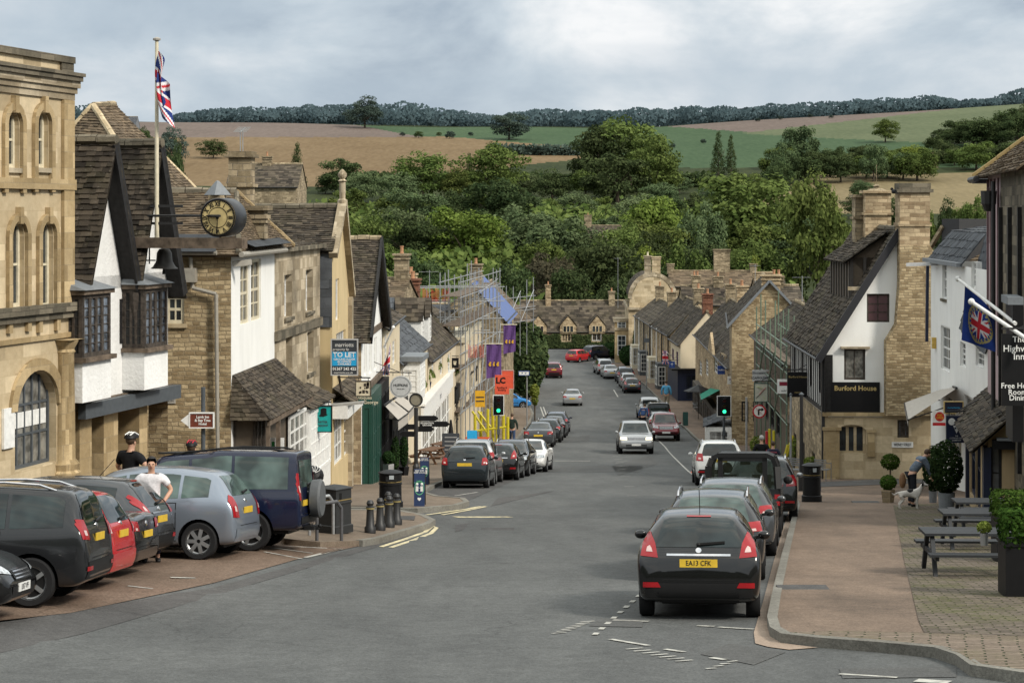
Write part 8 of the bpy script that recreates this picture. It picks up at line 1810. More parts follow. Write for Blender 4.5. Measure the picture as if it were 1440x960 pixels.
# orange barrier, boards
p = hit(672, 641); t = thing('work_barrier', 'orange plastic work barrier standing on the left pavement', 'barrier', tuple(p), 0); Y = p.y; ww = 35 / F * Y
OR2 = plain('barrier_orange', (.62, .10, .03), .5); m = MB(); m.bx(-ww / 2, ww / 2, -.03, .03, .85, 1.05); m.bx(-ww / 2, ww / 2, -.03, .03, .12, .2)
for i in range(13): x = lerp(-ww / 2, ww / 2, i / 12); m.bx(x - .02, x + .02, -.02, .02, .2, .85)
m.build('panel', OR2, t)
for px, py, w_, h_, mat, lb, tx, cat in ((590, 711, 15, 52, DBLUE, 'teal social distancing sign board nearer to the bins', 1, 'sign board'), (597, 681, 12, 38, DBLUE, 'teal social distancing sign board further down the left pavement', 1, 'sign board'), (887, 0, 0, 0, None, '', 0, ''), (634, 645, 24, 36, SLATE, 'big black chalk board leaning on the left pavement', 0, 'chalk board'), (656, 640, 18, 16, SLATE, 'small framed black board in front of the orange barrier', 0, 'chalk board'), (664, 643, 14, 38, SKYB, 'rounded light blue board in front of the orange barrier', 0, 'sign board'), (964, 598, 7, 19, DGREEN, 'green leaning board on the right pavement by the red pickup', 0, 'sign board'), (1148, 690, 11, 36, DBLUE, 'teal social distancing sign board behind the right hand bin', 1, 'sign board'), (441, 715, 20, 11, SLATE, 'low dark notice by the lane corner', 0, 'notice'), (912, 573, 5, 14, DGREEN, 'first small green board outside the navy shop', 0, 'sign board'), (918, 571, 5, 12, DGREEN, 'second small green board outside the navy shop', 0, 'sign board')):
    if not w_: continue
    p = hit(px, py, .12); Y = p.y; w2, h2 = w_ / F * Y, h_ / F * Y; t = thing('a_board', lb, cat, tuple(p), 0)
    m = MB(); m.hexa([(-w2 / 2, -.18, 0), (w2 / 2, -.18, 0), (w2 / 2, -.14, 0), (-w2 / 2, -.14, 0), (-w2 / 2, -.02, h2), (w2 / 2, -.02, h2), (w2 / 2, .02, h2), (-w2 / 2, .02, h2)]); b = m.build('panel', mat, t)
    m = MB(); m.bar((-w2 / 2, .25, 0), (-w2 / 2, .03, h2 * .95), .03, .03); m.bar((w2 / 2, .25, 0), (w2 / 2, .03, h2 * .95), .03, .03); m.build('back_leg', OAKD, t)
    tl = lambda z: -.18 + .16 * z / h2 - .006
    if tx:
        m = MB(); z = h2 * .5; k = w2 * .4
        for i in range(28):
            a, c2 = 2 * pi * i / 28, 2 * pi * (i + 1) / 28; m.poly([(q * cos(w3), tl(z + q * 1.45 * sin(w3)), z + q * 1.45 * sin(w3)) for q, w3 in ((k, a), (k * 1.12, a), (k * 1.12, c2), (k, c2))])
        m.build('ring', PGREEN, b); text('SOCIAL\nDISTANCING', h2 * .05, PGREEN, b, (0, tl(h2 * .66), h2 * .66)); text('KEEP SAFE\nKEEP LOCAL', h2 * .055, WPAINT, b, (0, tl(h2 * .93), h2 * .93), bold=.02)
        for x in (-.22, .22): m = MB(); z = h2 * .47; m.ball((x * w2, tl(z + .13), z + .13), .035, (1, .3, 1), 8, 6); m.bx(x * w2 - .035, x * w2 + .035, tl(z) - .004, tl(z), z - .16, z + .08); m.build('pictogram', WPAINT, b)
        text('2m', h2 * .05, WPAINT, b, (0, tl(h2 * .5), h2 * .5)); text('♥', h2 * .09, WPAINT, b, (0, tl(h2 * .2), h2 * .2))
    elif mat is SLATE:
        m = MB()
        for i in range(5): z = h2 * (.85 - i * .16); m.bx(-w2 * .36, w2 * (.36 - .1 * (i % 2)), tl(z) - .004, tl(z), z - h2 * .02, z + h2 * .02)
        m.build('chalk_lines', plain('chalk', (.3, .3, .3)), b)
# bollards and hoops
for i, (px, py, tp) in enumerate(((520.5, 749, 703), (534.5, 745, 699), (547.5, 741, 691), (558, 737, 694), (546, 734, 690))):
    p = hit(px, py, .12); hh = (py - tp) / F * p.y
    if i == 0:
        t0 = thing('bollard', '', 'bollard', tuple(p), 0, 'black bollards at the pavement corner'); m = MB(); m.lathe([(.125, 0), (.125, .12), (.095, .16), (.075, hh - .2), (.09, hh - .19), (.09, hh - .14), (.065, hh - .12), (.085, hh - .06), (.05, hh)], (0, 0, 0), 14); m.build('post', IRON, t0, smooth=40)
        m = MB(); m.lathe([(.094, hh - .19), (.094, hh - .16)], (0, 0, 0), 14); m.build('band', plain('bollard_band', (.25, .2, .08)), t0); t0['label'] = 'leftmost black bollard at the corner of the left pavement'
    else: dup(t0, p, 0, ('', 'second black bollard from the left', 'third black bollard from the left, in front of another', 'rightmost black bollard at the pavement corner', 'black bollard mostly hidden behind the third bollard')[i])
for i, (px, py, w_) in enumerate(((463, 768, 12), (452, 758, 9))):
    p = hit(px, py); k = .33; t = thing('cycle_stand', ('bent steel cycle hoop in front of the square bin', 'second bent steel hoop nearer the off road estate')[i], 'cycle stand', tuple(p), .8); m = MB(); m.path([(-k, 0, 0), (-k, 0, .75), (-k + .12, 0, .9), (k - .12, 0, .9), (k, 0, .75), (k, 0, 0)], .035, 8); m.build('hoop', STEEL if i else plain('hoop', (.08, .08, .085), .5), t)
def litter(label, px, py, hpx, r, mat=BPAINT, sq=False):
    p = hit(px, py, .12); hh = hpx / F * p.y; t = thing('litter_bin', label, 'litter bin', tuple(p), .15)
    m = MB(); n = 4 if sq else 20; k = 1.35 if sq else 1
    m.lathe([(r * 1.12 * k, 0), (r * 1.12 * k, hh * .16), (r * k, hh * .18), (r * .98 * k, hh * .62), (r * 1.04 * k, hh * .63), (r * 1.04 * k, hh * .66), (r * k, hh * .67), (r * k, hh * .93)], (0, 0, 0), n); b = m.build('body', mat, t, smooth=30)
    m = MB(); m.lathe([(r * 1.1 * k, hh * .932), (r * 1.1 * k, hh * .95), (r * .6 * k, hh), (0, hh)], (0, 0, 0), n); m.build('lid', mat, t, smooth=30)
    m = MB(); m.bx(-r * .5, r * .5, -r * 1.02 - .015, -r * .7, hh * .74, hh * .87); m.build('opening', plain('void', (.004, .004, .004)), b); m = MB(); m.bx(-r * .2, r * .2, -r * 1.02 - .03, -r * 1.02 - .017, hh * .8, hh * .9); m.build('sticker', plain('sticker', (.35, .38, .4)), b)
    m = MB(); m.lathe([(r * 1.02 * k, hh * .7), (r * 1.02 * k, hh * .72)], (0, 0, 0), n); m.build('gold_band', plain('bin_gold', (.22, .16, .06)), b)
litter('black round litter bin standing by the black post on the right pavement', 1141.5, 705, 54, .27); litter('black round litter bin behind the bollards on the left', 549, 713, 52, .3); litter('large dark square bin behind the off road estate', 471, 748, 66, .26, plain('bin_dark', (.022, .023, .024)), True)
# finger post with ring
p = hit(585, 700, .12); t = thing('fingerpost', 'black fingerpost with a ring on top and several direction arms', 'fingerpost', (X(585, 68), 68, gz(X(585, 68), 68) + .12), 0); z = lambda py: Z(py, 68) - t.location.z
m = MB(); m.tube((0, 0, 0), (0, 0, z(573)), .07, n=10); m.lathe([(.12, 0), (.12, .7), (.07, .8)], (0, 0, 0), 12); m.build('post', IRON, t)
m = MB(); R_ = .21
for i in range(24): a, b = 2 * pi * i / 24, 2 * pi * (i + 1) / 24; m.bar((R_ * cos(a), 0, z(562) + R_ * sin(a)), (R_ * cos(b), 0, z(562) + R_ * sin(b)), .05, .06, up=(0, 1, 0))
m.build('ring', IRON, t); m = MB(); m.lathe([(0, 0), (R_ * .9, 0), (R_ * .9, .02), (0, .02)], (0, 0, z(562)), 20, axis=(0, 1, 0)); m.build('disc', plain('ring_disc', (.22, .2, .15)), t)
for a, b, py in ((590, 628, 596), (566, 584, 610), (588, 612, 588), (588, 606, 603), (572, 584, 600)):
    x0, x1 = X(a, 68) - t.location.x, X(b, 68) - t.location.x; m = MB(); zz = z(py); sg = 1 if a > 584 else -1; e = x1 if sg > 0 else x0
    m.bx(x0, x1, -.03, .03, zz - .09, zz + .09); m.prism([(e, zz - .09), (e + .12 * sg, zz), (e, zz + .09)] if sg > 0 else [(e, zz - .09), (e, zz + .09), (e - .12, zz)], (0, -.028, 0), (1, 0, 0), (0, 0, 1), (0, -1, 0) if False else (0, 1, 0), .056); o = m.build('finger', BPAINT, t)
    if a == 590: text('RECREATION\nGROUND', .075, WPAINT, o, ((x0 + x1) / 2 - .2, -.034, zz), bold=.02)
# traffic lights
GRN = emit('green_lamp', (.03, .8, .35), 2.2)
for px, Y, top, lb in ((701, 114, 556, 'left traffic light showing green in front of the scaffolding'), (1018, 112, 557, 'right traffic light showing green on the right pavement')):
    x = X(px, Y); t = thing('traffic_light', lb, 'traffic light', (x, Y, gz(x, Y) + .12), 0); zt3 = Z(top, Y) - t.location.z; s_ = (14 if px < 800 else 18) / F * Y
    m = MB(); m.tube((0, 0, 0), (0, 0, zt3), .065, n=10); m.lathe([(.1, 0), (.1, .5), (.07, .55)], (0, 0, 0), 10); m.bx(-.09, .09, -.12, -.06, .95, 1.25); m.build('pole', GREYP, t)
    m = MB(); m.bx(-s_ / 2, s_ / 2, -.08, -.05, zt3 - 1.1, zt3); b = m.build('backing_board', BPAINT, t); m = MB(); q = s_ / 2
    for x0, x1, z0, z1 in ((-q, q, zt3 + .002, zt3 + .04), (-q, q, zt3 - 1.14, zt3 - 1.102), (-q - .04, -q - .002, zt3 - 1.14, zt3 + .04), (q + .002, q + .04, zt3 - 1.14, zt3 + .04)): m.bx(x0, x1, -.085, -.05, z0, z1)
    m.build('white_border', WPAINT, b); m = MB(); m.bx(-.15, .15, -.25, -.083, zt3 - 1.02, zt3 - .08); hd = m.build('signal_head', BPAINT, t)
    for i, mt in enumerate((plain('red_off', (.05, .005, .005)), plain('amber_off', (.05, .03, .005)), GRN)):
        m = MB(); m.lathe([(0, 0), (.105, 0), (.09, .02), (0, .03)], (0, -.252, zt3 - .23 - .3 * i), 16, axis=(0, -1, 0)); m.build('lens', mt, hd); m = MB()
        for k in range(8): a, b2 = pi * k / 8, pi * (k + 1) / 8; zc = zt3 - .23 - .3 * i; m.poly([(.125 * cos(a), -.253, zc + .125 * sin(a)), (.125 * cos(b2), -.253, zc + .125 * sin(b2)), (.12 * cos(b2), -.4, zc + .12 * sin(b2)), (.12 * cos(a), -.4, zc + .12 * sin(a))])
        m.build('hood', BPAINT, hd)
# awnings
def awning(label, p0, p1, q0, q1, mat, stripes=4, name='awning', val=.22):
    t = thing(name, label, 'awning', tuple(p0), 0); p0, p1, q0, q1 = [V(v) - t.location for v in (p0, p1, q0, q1)]; m = MB()
    for i in range(8): a, b = i / 8, (i + 1) / 8; m.poly([p0.lerp(p1, a), p0.lerp(p1, b), q0.lerp(q1, b), q0.lerp(q1, a)])
    for i in range(8): a, b = i / 8, (i + 1) / 8; d = V((0, 0, -val)); m.poly([q0.lerp(q1, a), q0.lerp(q1, b), q0.lerp(q1, b) + d, q0.lerp(q1, a) + d])
    m.build('canvas', mat, t); m = MB(); m.bar(q0 - V((0, 0, .02)), q1 - V((0, 0, .02)), .05, .05); m.bar(p0, p1, .08, .08); m.bar(p0 - V((0, 0, .5)), q0, .03, .03); m.bar(p1 - V((0, 0, .5)), q1, .03, .03); m.build('frame', IRON, t)
CANV = plain('pale_canvas', (.40, .37, .33), .9)
awning('pale canvas awning over the shop by the white house', at(1345, 546, 66), at(1337, 542, 72), at(1277, 590, 64), at(1272, 566, 71), CANV)
awning('green canvas awning over the cafe on the right', at(1022, 543, 150), at(1019, 536, 160), at(986, 562, 150), at(984, 553, 160), plain('green_canvas', (.01, .2, .13), .9))
awning('first pale shop awning on the left, nearer one', at(541, 570, 76), at(551, 562, 80), at(560, 590, 75), at(574, 580, 79), CANV, val=.4); awning('second pale shop awning on the left, further one', at(553, 561, 81), at(562, 555, 85), at(575, 578, 80), at(583, 569, 84), CANV, val=.4)
# parasols
for px, Y, y0, y1, lb, opn in ((634, 112, 590, 640, 'closed black parasol beside the black chalk board', 0), (982, 160, 541, 585, 'open black parasol outside the cafe on the right', 1)):
    x = X(px, Y); t = thing('parasol', lb, 'parasol', (x, Y, gz(x, Y) + .12), 0); zt3 = Z(y0, Y) - t.location.z; m = MB(); m.tube((0, 0, 0), (0, 0, zt3), .03, n=8); m.build('pole', OAKD, t); m = MB()
    m.lathe([(1.2, zt3 - .5), (1.15, zt3 - .45), (.05, zt3)] if opn else [(.24, zt3 - 1.5), (.2, zt3 - 1.1), (.05, zt3)], (0, 0, 0), 8); m.build('canopy', BPAINT, t)
# right side signs
t, b, w_, h_ = board('hanging_sign', 'navy hanging sign with a white mouse head and ears', (1330, 1359, 584, 622), 57, NAVY, (('THE', 0, -.25, .06, WPAINT), ('COTSWOLD CHEESE', 0, -.33, .07, WPAINT, .01, .8), ('COMPANY', 0, -.41, .07, WPAINT)), arm=.9)
m = MB(); m.prism([(0, -h_ * .16), (w_ * .17, h_ * .14), (-w_ * .17, h_ * .14)], (0, -.061, 0), (1, 0, 0), (0, 0, 1), (0, -1, 0), .005)
for x in (-.23, .23): m.lathe([(0, 0), (w_ * .17, 0), (w_ * .17, .005)], (x * w_, -.061, h_ * .28), 20, axis=(0, -1, 0))
o = m.build('emblem', WPAINT, b); m = MB()
for x in (-.06, .06): m.lathe([(0, 0), (.028, 0), (.028, .004)], (x * w_, -.0675, h_ * .04), 10, axis=(0, -1, 0))
m.build('eyes', NAVY, o)
board('hanging_sign', 'small navy and gold sign above the mouse sign', (1328, 1353, 565, 580), 60, NAVY, (('~~~~', 0, .0, .5, SKYB),), frame=GOLDP)
t, b, w_, h_ = board('post_office_sign', 'white and red oval post office sign beside the mouse sign', (1311, 1329, 577, 598), 64, WPAINT, ())
m = MB(); m.lathe([(0, 0), (.15, 0), (.15, .006)], (.02, -.061, .05), 24, axis=(0, -1, 0)); o = m.build('oval', plain('post_red', (.5, .015, .02)), b); m = MB(); m.bx(-w_ / 2, w_ / 2, -.066, -.061, -h_ / 2, -h_ * .3); m.build('red_band', plain('post_red', (.5, .015, .02)), b); text('POST\nOFFICE', .09, AMBER, o, (.02, -.07, .05), bold=.03, sx=.8)
t, b, w_, h_ = board('inn_sign', 'large black hanging board with white lettering of the inn at the right edge', (1408, 1456, 469, 570), 45.5, BPAINT, (), arm=1.0)
for s_, py, k in (('The', 477, .15), ('Highway', 490, .17), ('Inn', 501, .17), ('Free House', 542, .14), ('Rooms', 551, .14), ('Dining', 559, .14)): text(s_, k * 1.25, WPAINT, b, (0, -.064, (519.5 - py) / F * 45.5), bold=.01)
t, b, w_, h_ = board('road_sign', 'round no right turn road sign with a red border', (1058, 1077, 568, 588), 90, WPAINT, (), rnd=True, post=(1050, STEEL, .05, .3), cat='road sign')
m = MB(); ring(m, w_ * .4, w_ * .51, -.066, 32); m.build('red_border', plain('sign_red', (.42, .012, .02)), b); m = MB(); m.bar((-.03, -.066, -.17), (-.03, -.066, .08), .008, .07, up=(1, 0, 0)); m.bar((-.03, -.066, .08), (.14, -.066, .08), .008, .07, up=(0, 0, 1)); m.prism([(.1, 0), (.22, .08), (.1, .17)], (0, -.066, 0), (1, 0, 0), (0, 0, 1), (0, -1, 0), .004); m.build('arrow', BPAINT, b)
m = MB(); m.bar((-.2, -.075, .2), (.2, -.075, -.2), .008, .05, up=(0, 1, 0)); m.build('red_bar', plain('sign_red', (.42, .012, .02)), b)
t, b, w_, h_ = board('hanging_sign', 'white hanging sign with a red and green bird', (1061, 1079, 539, 564), 100, plain('ivory', (.5, .5, .42)), (), frame=DGREEN, arm=.8)
for nm, a, c2, wd, mt in (('bird_body', (-.1, -.12), (.22, .24), .10, plain('bird_red', (.4, .03, .04))), ('bird_tail', (-.26, -.28), (-.08, -.1), .05, BPAINT), ('leaf_mark', (-.2, .28), (.05, .2), .12, plain('lime', (.4, .5, .08))), ('leaf_mark', (.1, -.2), (.2, -.34), .14, plain('lime', (.4, .5, .08)))): m = MB(); m.bar((a[0], -.066, a[1]), (c2[0], -.066, c2[1]), .008, wd, up=(0, 1, 0)); m.build(nm, mt, b)
board('advert_board', 'white banner sign on the scaffold of the right hand house', (1058, 1081, 520, 536), 104, plain('banner_white', (.5, .5, .5)), (('Gloucestershire', 0, .25, .3, GREYP, .02, .8), ('SCAFFOLDING', 0, -.2, .3, GREYP, .03, .85)))
board('estate_board', 'white and maroon agent board beside the black hanging sign', (1093, 1108, 533, 553), 92, WPAINT, (('▆▆', .15, .2, .35, plain('maroon_p', (.2, .01, .03))), ('sold', .1, -.3, .22, GREYP)))
board('hanging_sign', 'royal blue hanging sign above the cafe', (1009, 1021, 514, 526), 145, ROYAL, (('Huffkins', 0, 0, .25, WPAINT),), arm=.7); board('hanging_sign', 'small white hanging sign by the big stone gable', (1023, 1033, 529, 540), 128, WPAINT, (('▄▄', 0, .15, .25, PURPLE), ('▬▬', 0, -.2, .16, GREYP)), arm=.7)
board('hanging_sign', 'dark blue sign on the cream corner house', (941, 949, 508, 517), 183, ROYAL, (('✿', 0, 0, .6, WPAINT),), arm=.6)
# posts on the right
for px, py, top, r, mt, lb in ((1127, 690, 556, .07, IRON, 'thick black lamp post base by the right hand litter bin'), (1112, 672, 556, .05, STEEL, 'slim grey pole against the white gabled house corner'), (909, 545, 470, .05, STEEL, 'tall grey pole with a small plate on the far right pavement')):
    p = hit(px, py, .12); t = thing('pole', lb, 'pole', tuple(p), 0); zt3 = Z(top, p.y) - p.z; m = MB(); m.lathe([(r * 1.5, 0), (r * 1.5, .5), (r, .6), (r * .8, zt3)], (0, 0, 0), 12); m.build('shaft', mt, t)
    m = MB(); m.bx(-.25, .25, -.1, -.06, zt3 - .8, zt3 - .4) if px < 1000 else m.lathe([(r, zt3), (r * 1.3, zt3 + .05), (0, zt3 + .12)], (0, 0, 0), 10); m.build('plate' if px < 1000 else 'cap', GREYP, t)
scaffold('green and grey scaffold in front of the right hand house under repair', X(1064, 110), 110, X(1106, 92), 92, Z(440, 98), [Z(p, 98) for p in (578, 538, 502)], 1.2, 2.6, plain('green_tube', (.12, .17, .12), .5))
p = hit(1100, 668, .12); t = thing('yellow_hoarding', 'yellow padded scaffold feet by the white gabled house', 'safety poles', tuple(p), 0); c = p; Y = p.y
for a, b in (((1082, 655), (1082, 603)), ((1088, 657), (1088, 605)), ((1100, 660), (1115, 612)), ((1098, 662), (1108, 625)), ((1093, 660), (1112, 648)), ((1078, 652), (1078, 606))): m = MB(); m.tube(tuple(at(*a, Y) - c), tuple(at(*b, Y) - c), .055, n=6); m.build('padded_pole', YEL if a[0] != 1078 else plain('hoard_red', (.4, .02, .03)), t)
p = hit(978, 665); t = thing('traffic_cone', 'orange traffic cone on the road beside the white car', 'traffic cone', tuple(p), 0); m = MB(); m.bx(-.2, .2, -.2, .2, 0, .05); m.lathe([(.15, .05), (.04, .78), (.03, .78)], (0, 0, 0), 14); b = m.build('cone', OR2, t); m = MB(); m.lathe([(.118, .25), (.084, .5)], (0, 0, 0), 14); m.build('reflective_sleeve', WPAINT, b)
# metal chairs at right and benches
def chair_(px, py, rz, label, grp):
    p = hit(px, py, .12); t = thing('metal_chair', label, 'chair', tuple(p), rz, grp); ST_ = plain('chair_metal', (.3, .31, .32), .35, .5, .6)
    for sx in (-1, 1): m = MB(); m.path([(sx * .25, -.22, 0), (sx * .25, -.22, .68), (sx * .25, .2, .7), (sx * .22, .28, .85)], .017); m.path([(sx * .23, .25, 0), (sx * .22, .2, .45)], .017); m.build('side_frame', ST_, t)
    m = MB(); m.bx(-.23, .23, -.22, .2, .43, .46); m.build('seat', ST_, t); m = MB()
    for i in range(4): m.bx(-.22, .22, .22, .24, .55 + i * .08, .6 + i * .08)
    m.build('backrest', ST_, t)
for i, (px, py, rz) in enumerate(((1104, 668, .4), (1116, 676, -.3), (1157, 676, 2.6))): chair_(px, py, rz, ('metal cafe chair furthest from the bin on the right', 'metal cafe chair just left of the black post', 'metal cafe chair at the wall right of the bin')[i], 'metal cafe chairs')
for i, (px, py, rz) in enumerate(((980, 580, .5), (990, 578, 1), (1000, 580, 2), (1010, 578, -1))): chair_(px, py, rz, 'grey cafe chair outside the cafe with the green awning', 'cafe chairs under the green awning')
GRYW = plain('grey_bench', (.16, .18, .2), .6)
def picnic(label, c, rz, wood, grp, L=1.7):
    t = thing('picnic_table', label, 'picnic table', c, rz, grp)
    m = MB()
    for i in range(5): m.bx(-L / 2, L / 2, -.36 + i * .148, -.36 + i * .148 + .135, .70, .745)
    m.build('tabletop', wood, t)
    for sy in (-1, 1): m = MB(); m.bx(-L / 2, L / 2, sy * .72 - .13, sy * .72 + .13, .42, .46); m.build('bench_seat', wood, t)
    for sx in (-1, 1):
        for sy in (-1, 1): m = MB(); x = sx * L * .42; m.bar((x, sy * .62, 0), (x, sy * .22, .7), .07, .09); m.build('leg', wood, t)
        m = MB(); m.bx(x - .03, x + .03, -.78, .78, .34, .42); m.build('crossbar', wood, t)
for i, (px, py) in enumerate(((1366, 806), (1382, 770), (1394, 749))): p = hit(px, py, .13); picnic(('nearest grey picnic table on the cobbles at right', 'middle grey picnic table on the cobbles at right', 'furthest grey picnic table on the cobbles at right')[i], tuple(p), -.04, GRYW if i < 0 else plain('bench_dark', (.02, .022, .025), .6), 'grey picnic tables')
for i, (px, py) in enumerate(((606, 652), (622, 642))): picnic(('nearer brown picnic table outside the white shop', 'further brown picnic table outside the white shop')[i], tuple(hit(px, py, .12)), 1.2, plain('bench_brown', (.12, .06, .03), .7), 'brown picnic tables')
# planters, hedges, topiary
def bush(mb, c, sx, sy, sz, n, s_, seed, boxy=False):
    r = random.Random(seed); c = V(c)
    for i in range(n):
        d = rdir(r)
        if boxy: k = max(abs(d.x), abs(d.y), abs(d.z)); d = d / k
        q = V((d.x * sx, d.y * sy, d.z * sz)) * r.uniform(.82, 1.06); leaf(mb, c + q, d + rdir(r) * .8 + V((0, 0, .3)), r.uniform(.6, 1.2) * s_, r, r.random())
TOP = leafmat('box_leaves', (.018, .045, .008), (.07, .13, .025)); TOPD = leafmat('bay_leaves', (.012, .028, .010), (.04, .07, .024))
for i, (px, py, wpx, ph, bh, lb) in enumerate(((1436, 836, 54, 72, 44, 'black box planter with a clipped bright hedge nearest on the cobbles'), (1428, 788, 60, 60, 34, 'black box planter with a clipped hedge behind the nearest one'))):
    p = hit(px, py, .13); Y = p.y; w2 = wpx / F * Y / 2; t = thing('planter', lb, 'planter', tuple(p), -.05); m = MB(); hh = ph / F * Y; m.bx(-w2, w2, -.3, .3, 0, hh); m.bx(-w2 - .02, w2 + .02, -.32, .32, hh + .002, hh + .05); m.build('box', BPAINT, t); m = MB(); bh2 = bh / F * Y; bush(m, (0, 0, hh + bh2 * .55), w2 * 1.02, .32, bh2 * .55, 2600, .035, i, True); m.build('hedge', TOP, t, uv=False)
def pot_plant(label, px, py, potw, poth, cw, ch, stem=0, mat=TOPD, potm=None, sq=False, n=1500, ls=.05, dz=.13, shape=None, name='potted_shrub'):
    p = hit(px, py, dz); k = p.y / F; t = thing(name, label, 'potted plant', tuple(p), .1); m = MB(); r = potw * k / 2; hh = poth * k
    m.lathe([(r * .85 * (1.3 if sq else 1), 0), (r * (1.35 if sq else 1), hh), (r * .85, hh), (r * .85, hh - .05)], (0, 0, 0), 4 if sq else 18); m.build('pot', potm or LEAD, t)
    if stem: m = MB(); m.tube((0, 0, hh - .05), (0, 0, hh + stem * k), .03, n=6); m.build('stem', BARK, t)
    m = MB(); z0 = hh + stem * k; bush(m, (0, 0, z0 + ch * k * .5), cw * k / 2, cw * k / 2, ch * k / 2, n, ls, int(px)); m.build('foliage', mat, t, uv=False)
pot_plant('big dark bay bush in a grey pot by the inn shop corner', 1331, 718, 24, 26, 44, 72, n=2600); pot_plant('second dark bay bush just behind the big one', 1312, 706, 12, 16, 28, 62, n=1500)
pot_plant('round clipped box ball in a square stone pot', 1249, 706, 15, 18, 23, 20, mat=TOP, potm=STONE_GREY, sq=True, n=1100, ls=.035); pot_plant('small standard bush with a light crown against the stone wall', 1252, 684, 10, 10, 26, 22, 14, TOP, potm=TERRA, n=800)
pot_plant('grey zinc pot of trailing flowers on the nearest picnic table', 1384, 766, 12, 17, 20, 16, mat=LEAF_L, potm=STEEL, n=420, ls=.025, dz=.87)
pot_plant('clipped ball on a white pot by the black shop', 546, 676, 12, 24, 17, 18, 0, TOPD, plain('stone_pot', (.3, .3, .3)), True, 700, .045, .12)
pot_plant('left clipped column bush by the black shop', 556, 672, 11, 12, 12, 46, 0, TOPD, BPAINT, True, 900, .05, .12); pot_plant('right clipped column bush by the black shop', 568, 668, 11, 12, 12, 44, 0, TOPD, BPAINT, True, 900, .05, .12)
pot_plant('bright bamboo like plant beside the white gabled house', 1118, 660, 9, 8, 22, 36, 0, LEAF_L, BPAINT, False, 700, .06, .12); pot_plant('yellowish shrub by the far scaffold', 1066, 645, 8, 8, 22, 24, 0, LEAF_L, BPAINT, False, 600, .07, .12); pot_plant('low shrub at the wall behind the teal sign on the right', 1142, 668, 14, 8, 26, 18, 0, LEAF_L, BPAINT, True, 600, .06, .12)
pot_plant('hanging basket of orange flowers by the cafe', 996, 551, 10, 4, 20, 14, 0, leafmat('flower', (.06, .06, .02), (.5, .2, .03)), OAKD, False, 300, .12, .12)
# big yew at the left, low hedge at the bend
for lb, px, Y, wx, top, bot, mat, n, ls in (('big rounded dark yew overhanging the left kerb', 740, 179, 58, 455, 545, LEAF_D, 5200, .30), ('low dark hedge in front of the long house at the bend', 862, 246, 48, 482, 506, TOPD, 2200, .22), ('dark shrub at the foot of the curved gable house', 884, 232, 26, 486, 512, TOPD, 1200, .2), ('ivy like shrub climbing the curved gable bay', 894, 233, 8, 460, 510, LEAF_D, 700, .16), ('pale green bush by the parking sign post', 752, 160, 12, 540, 560, LEAF_L, 500, .12)):
    c = at(px, (top + bot) / 2, Y); k = Y / F; t = thing('shrub', lb, 'shrub', (c.x, Y, gz(c.x, Y)), 0); z = c.z - t.location.z; m = MB(); bush(m, (0, 0, z), wx * k / 2, wx * k / 2.2, (bot - top) * k / 2, n, ls, int(px)); bush(m, (0, 0, z * .7), wx * k / 2.6, wx * k / 3, (bot - top) * k / 2.6, n // 3, ls, int(px) + 1); m.build('foliage', mat, t, uv=False)
    m = MB(); m.tube((0, 0, -.2), (0, 0, z), .2 * wx * k / 9 + .05, n=7); m.build('trunk', BARK, t)
# flags on poles at the right and left
def angled_flag(label, tip, base, pts, pat, mats, sub=(24, 30)):
    def fn(u, v): a = pts[3].lerp(pts[2], u); b = pts[0].lerp(pts[1], u); q = b.lerp(a, v); return tuple(q + V((0, -.12 * sin(u * 8 + v * 3), 0)) * (.3 + u))
    t = flag('flag', label, lambda u, v: tuple(V(fn(u, v)) - pts[0]), sub, pat, mats, tuple(pts[0])); m = MB(); m.tube(tuple(tip - pts[0]), tuple(base - pts[0]), .035, .045, 10); m.ball(tuple(tip - pts[0]), .07); m.build('pole', WPAINT, t)
Yf = 49
def club(u, v):
    x, y = u - 1.05, (v - .44) * 1.9; r = hypot(x, y)
    if r > .74: return 0
    if r > .66: return 3
    if r > .54: return 3 if int((atan2(y, x) + pi) * 7) % 2 else 0
    return jack(1 + x * 1.3, .5 + y * .8)
angled_flag('blue flag with a round crest and Union Jack on a white pole at the right', at(1347, 392, Yf), at(1428, 455, Yf - 3), [at(1352, 478, Yf), at(1398, 494, Yf), at(1401, 444, Yf), at(1357, 397, Yf)], club, [plain('flag_royal', (.012, .04, .22), .9), FWHI, FRED, plain('flag_gold', (.35, .30, .12), .9)], (50, 54))
t = thing('flagpole', 'bare white angled flagpole in front of the blue flag', 'flagpole', tuple(at(1438, 474, 45)), 0); m = MB(); q = at(1366, 424, 46.5) - at(1438, 474, 45); m.tube((0.3, 0, -.18), tuple(q), .05, .045, 10); m.build('pole', WPAINT, t); m = MB(); m.ball(tuple(q), .08); m.build('finial', WPAINT, t)
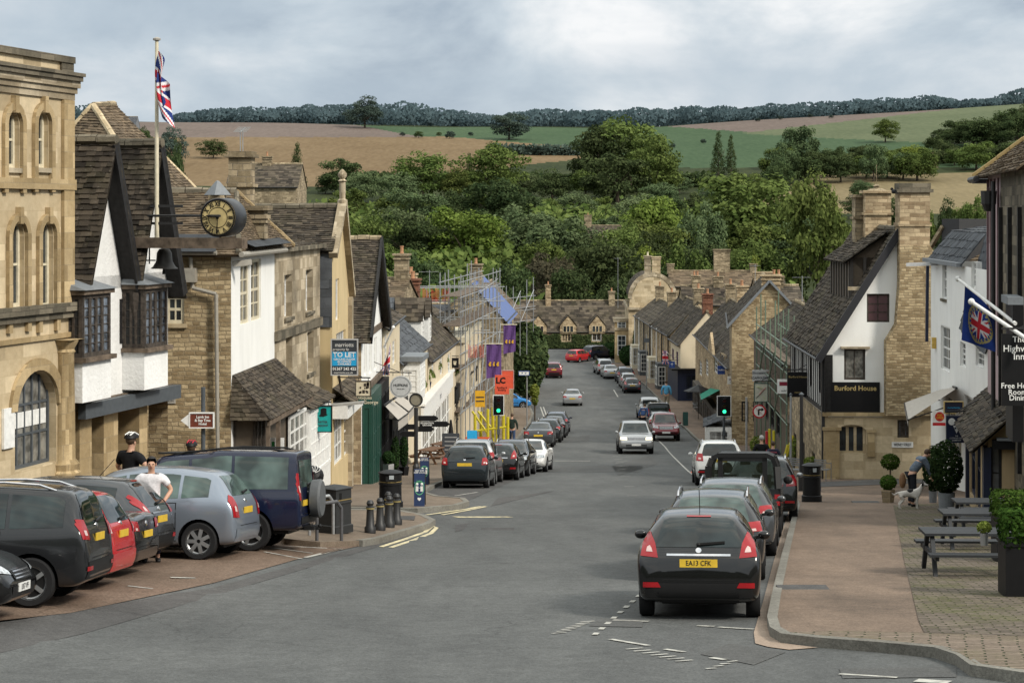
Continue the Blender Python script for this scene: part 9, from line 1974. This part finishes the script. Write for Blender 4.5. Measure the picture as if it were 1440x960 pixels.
angled_flag('red white and blue flag hanging from an angled pole on the left', at(553, 460, 80), at(540, 488, 81), [at(533, 528, 80), at(548, 527, 80), at(549, 482, 80), at(546, 497, 80)], jack, [FBLU, FWHI, FRED], (30, 20))
angled_flag('small Union Jack on a short pole by the far cream house', at(938, 496, 186), at(945, 500, 187), [at(931, 512, 186), at(941, 512, 186), at(938, 493, 186), at(932, 493, 186)], jack, [FBLU, FWHI, FRED], (24, 16))
# striped umbrella, crow, aerials
t = thing('umbrella', 'black umbrella with white swirls standing open behind the off road estate', 'umbrella', tuple(at(442, 664, 47)), 0); m = MB(); m.lathe([(.01, 0), (.14, .04), (.25, .16)], (0, 0, 0), 16, axis=(-.2, .8, -.5)); m.build('canopy', BPAINT, t); m = MB()
for i in range(7): a = i * .5; m.path([(.03 * cos(a), -.05, .03 * sin(a)), (.14 * cos(a + .4), -.02, .14 * sin(a + .4)), (.24 * cos(a + .9), .08, .2 * sin(a + .9))], .008, 4)
m.build('swirl', WPAINT, t)
t = thing('crow', 'black crow perched on the shoulder of the tall chimney', 'bird', tuple(at(1257, 273, 77.5)), .3); m = MB(); m.ball((0, 0, .1), .13, (.6, 1.3, .7), 10, 6); m.ball((0, .16, .2), .06); m.bar((0, .2, .2), (0, .29, .18), .02, .02); m.bar((0, -.12, .1), (0, -.34, .02), .09, .02); m.build('body', BPAINT, t)
for i, (px, py, Y, hh) in enumerate(((1128, 388, 140, 2.2), (604, 380, 130, 2.4), (668, 384, 140, 2.5), (488, 330, 95, 2.0), (869, 362, 236, 6), (1062, 372, 170, 3))):
    c = at(px, py, Y); t = thing('aerial', ('tv aerial left of the white gabled house roof', 'tv aerial over the brick house on the left', 'tv aerial by the blue tarpaulin roof', 'tv aerial beyond the finial gable', 'tall thin mast beside the curved gable', 'tv aerial behind the big stone gable')[i], 'aerial', tuple(c), .2 * i); m = MB(); m.tube((0, 0, -hh), (0, 0, 0), .025, n=5); m.build('mast', STEEL, t); m = MB(); m.tube((-.7, 0, -.1), (.6, 0, -.1), .015, n=4)
    for k in range(7): x = -.6 + k * .19; m.tube((x, -.25, -.1), (x, .25, -.1), .01, n=4)
    m.build('antenna', STEEL, t)
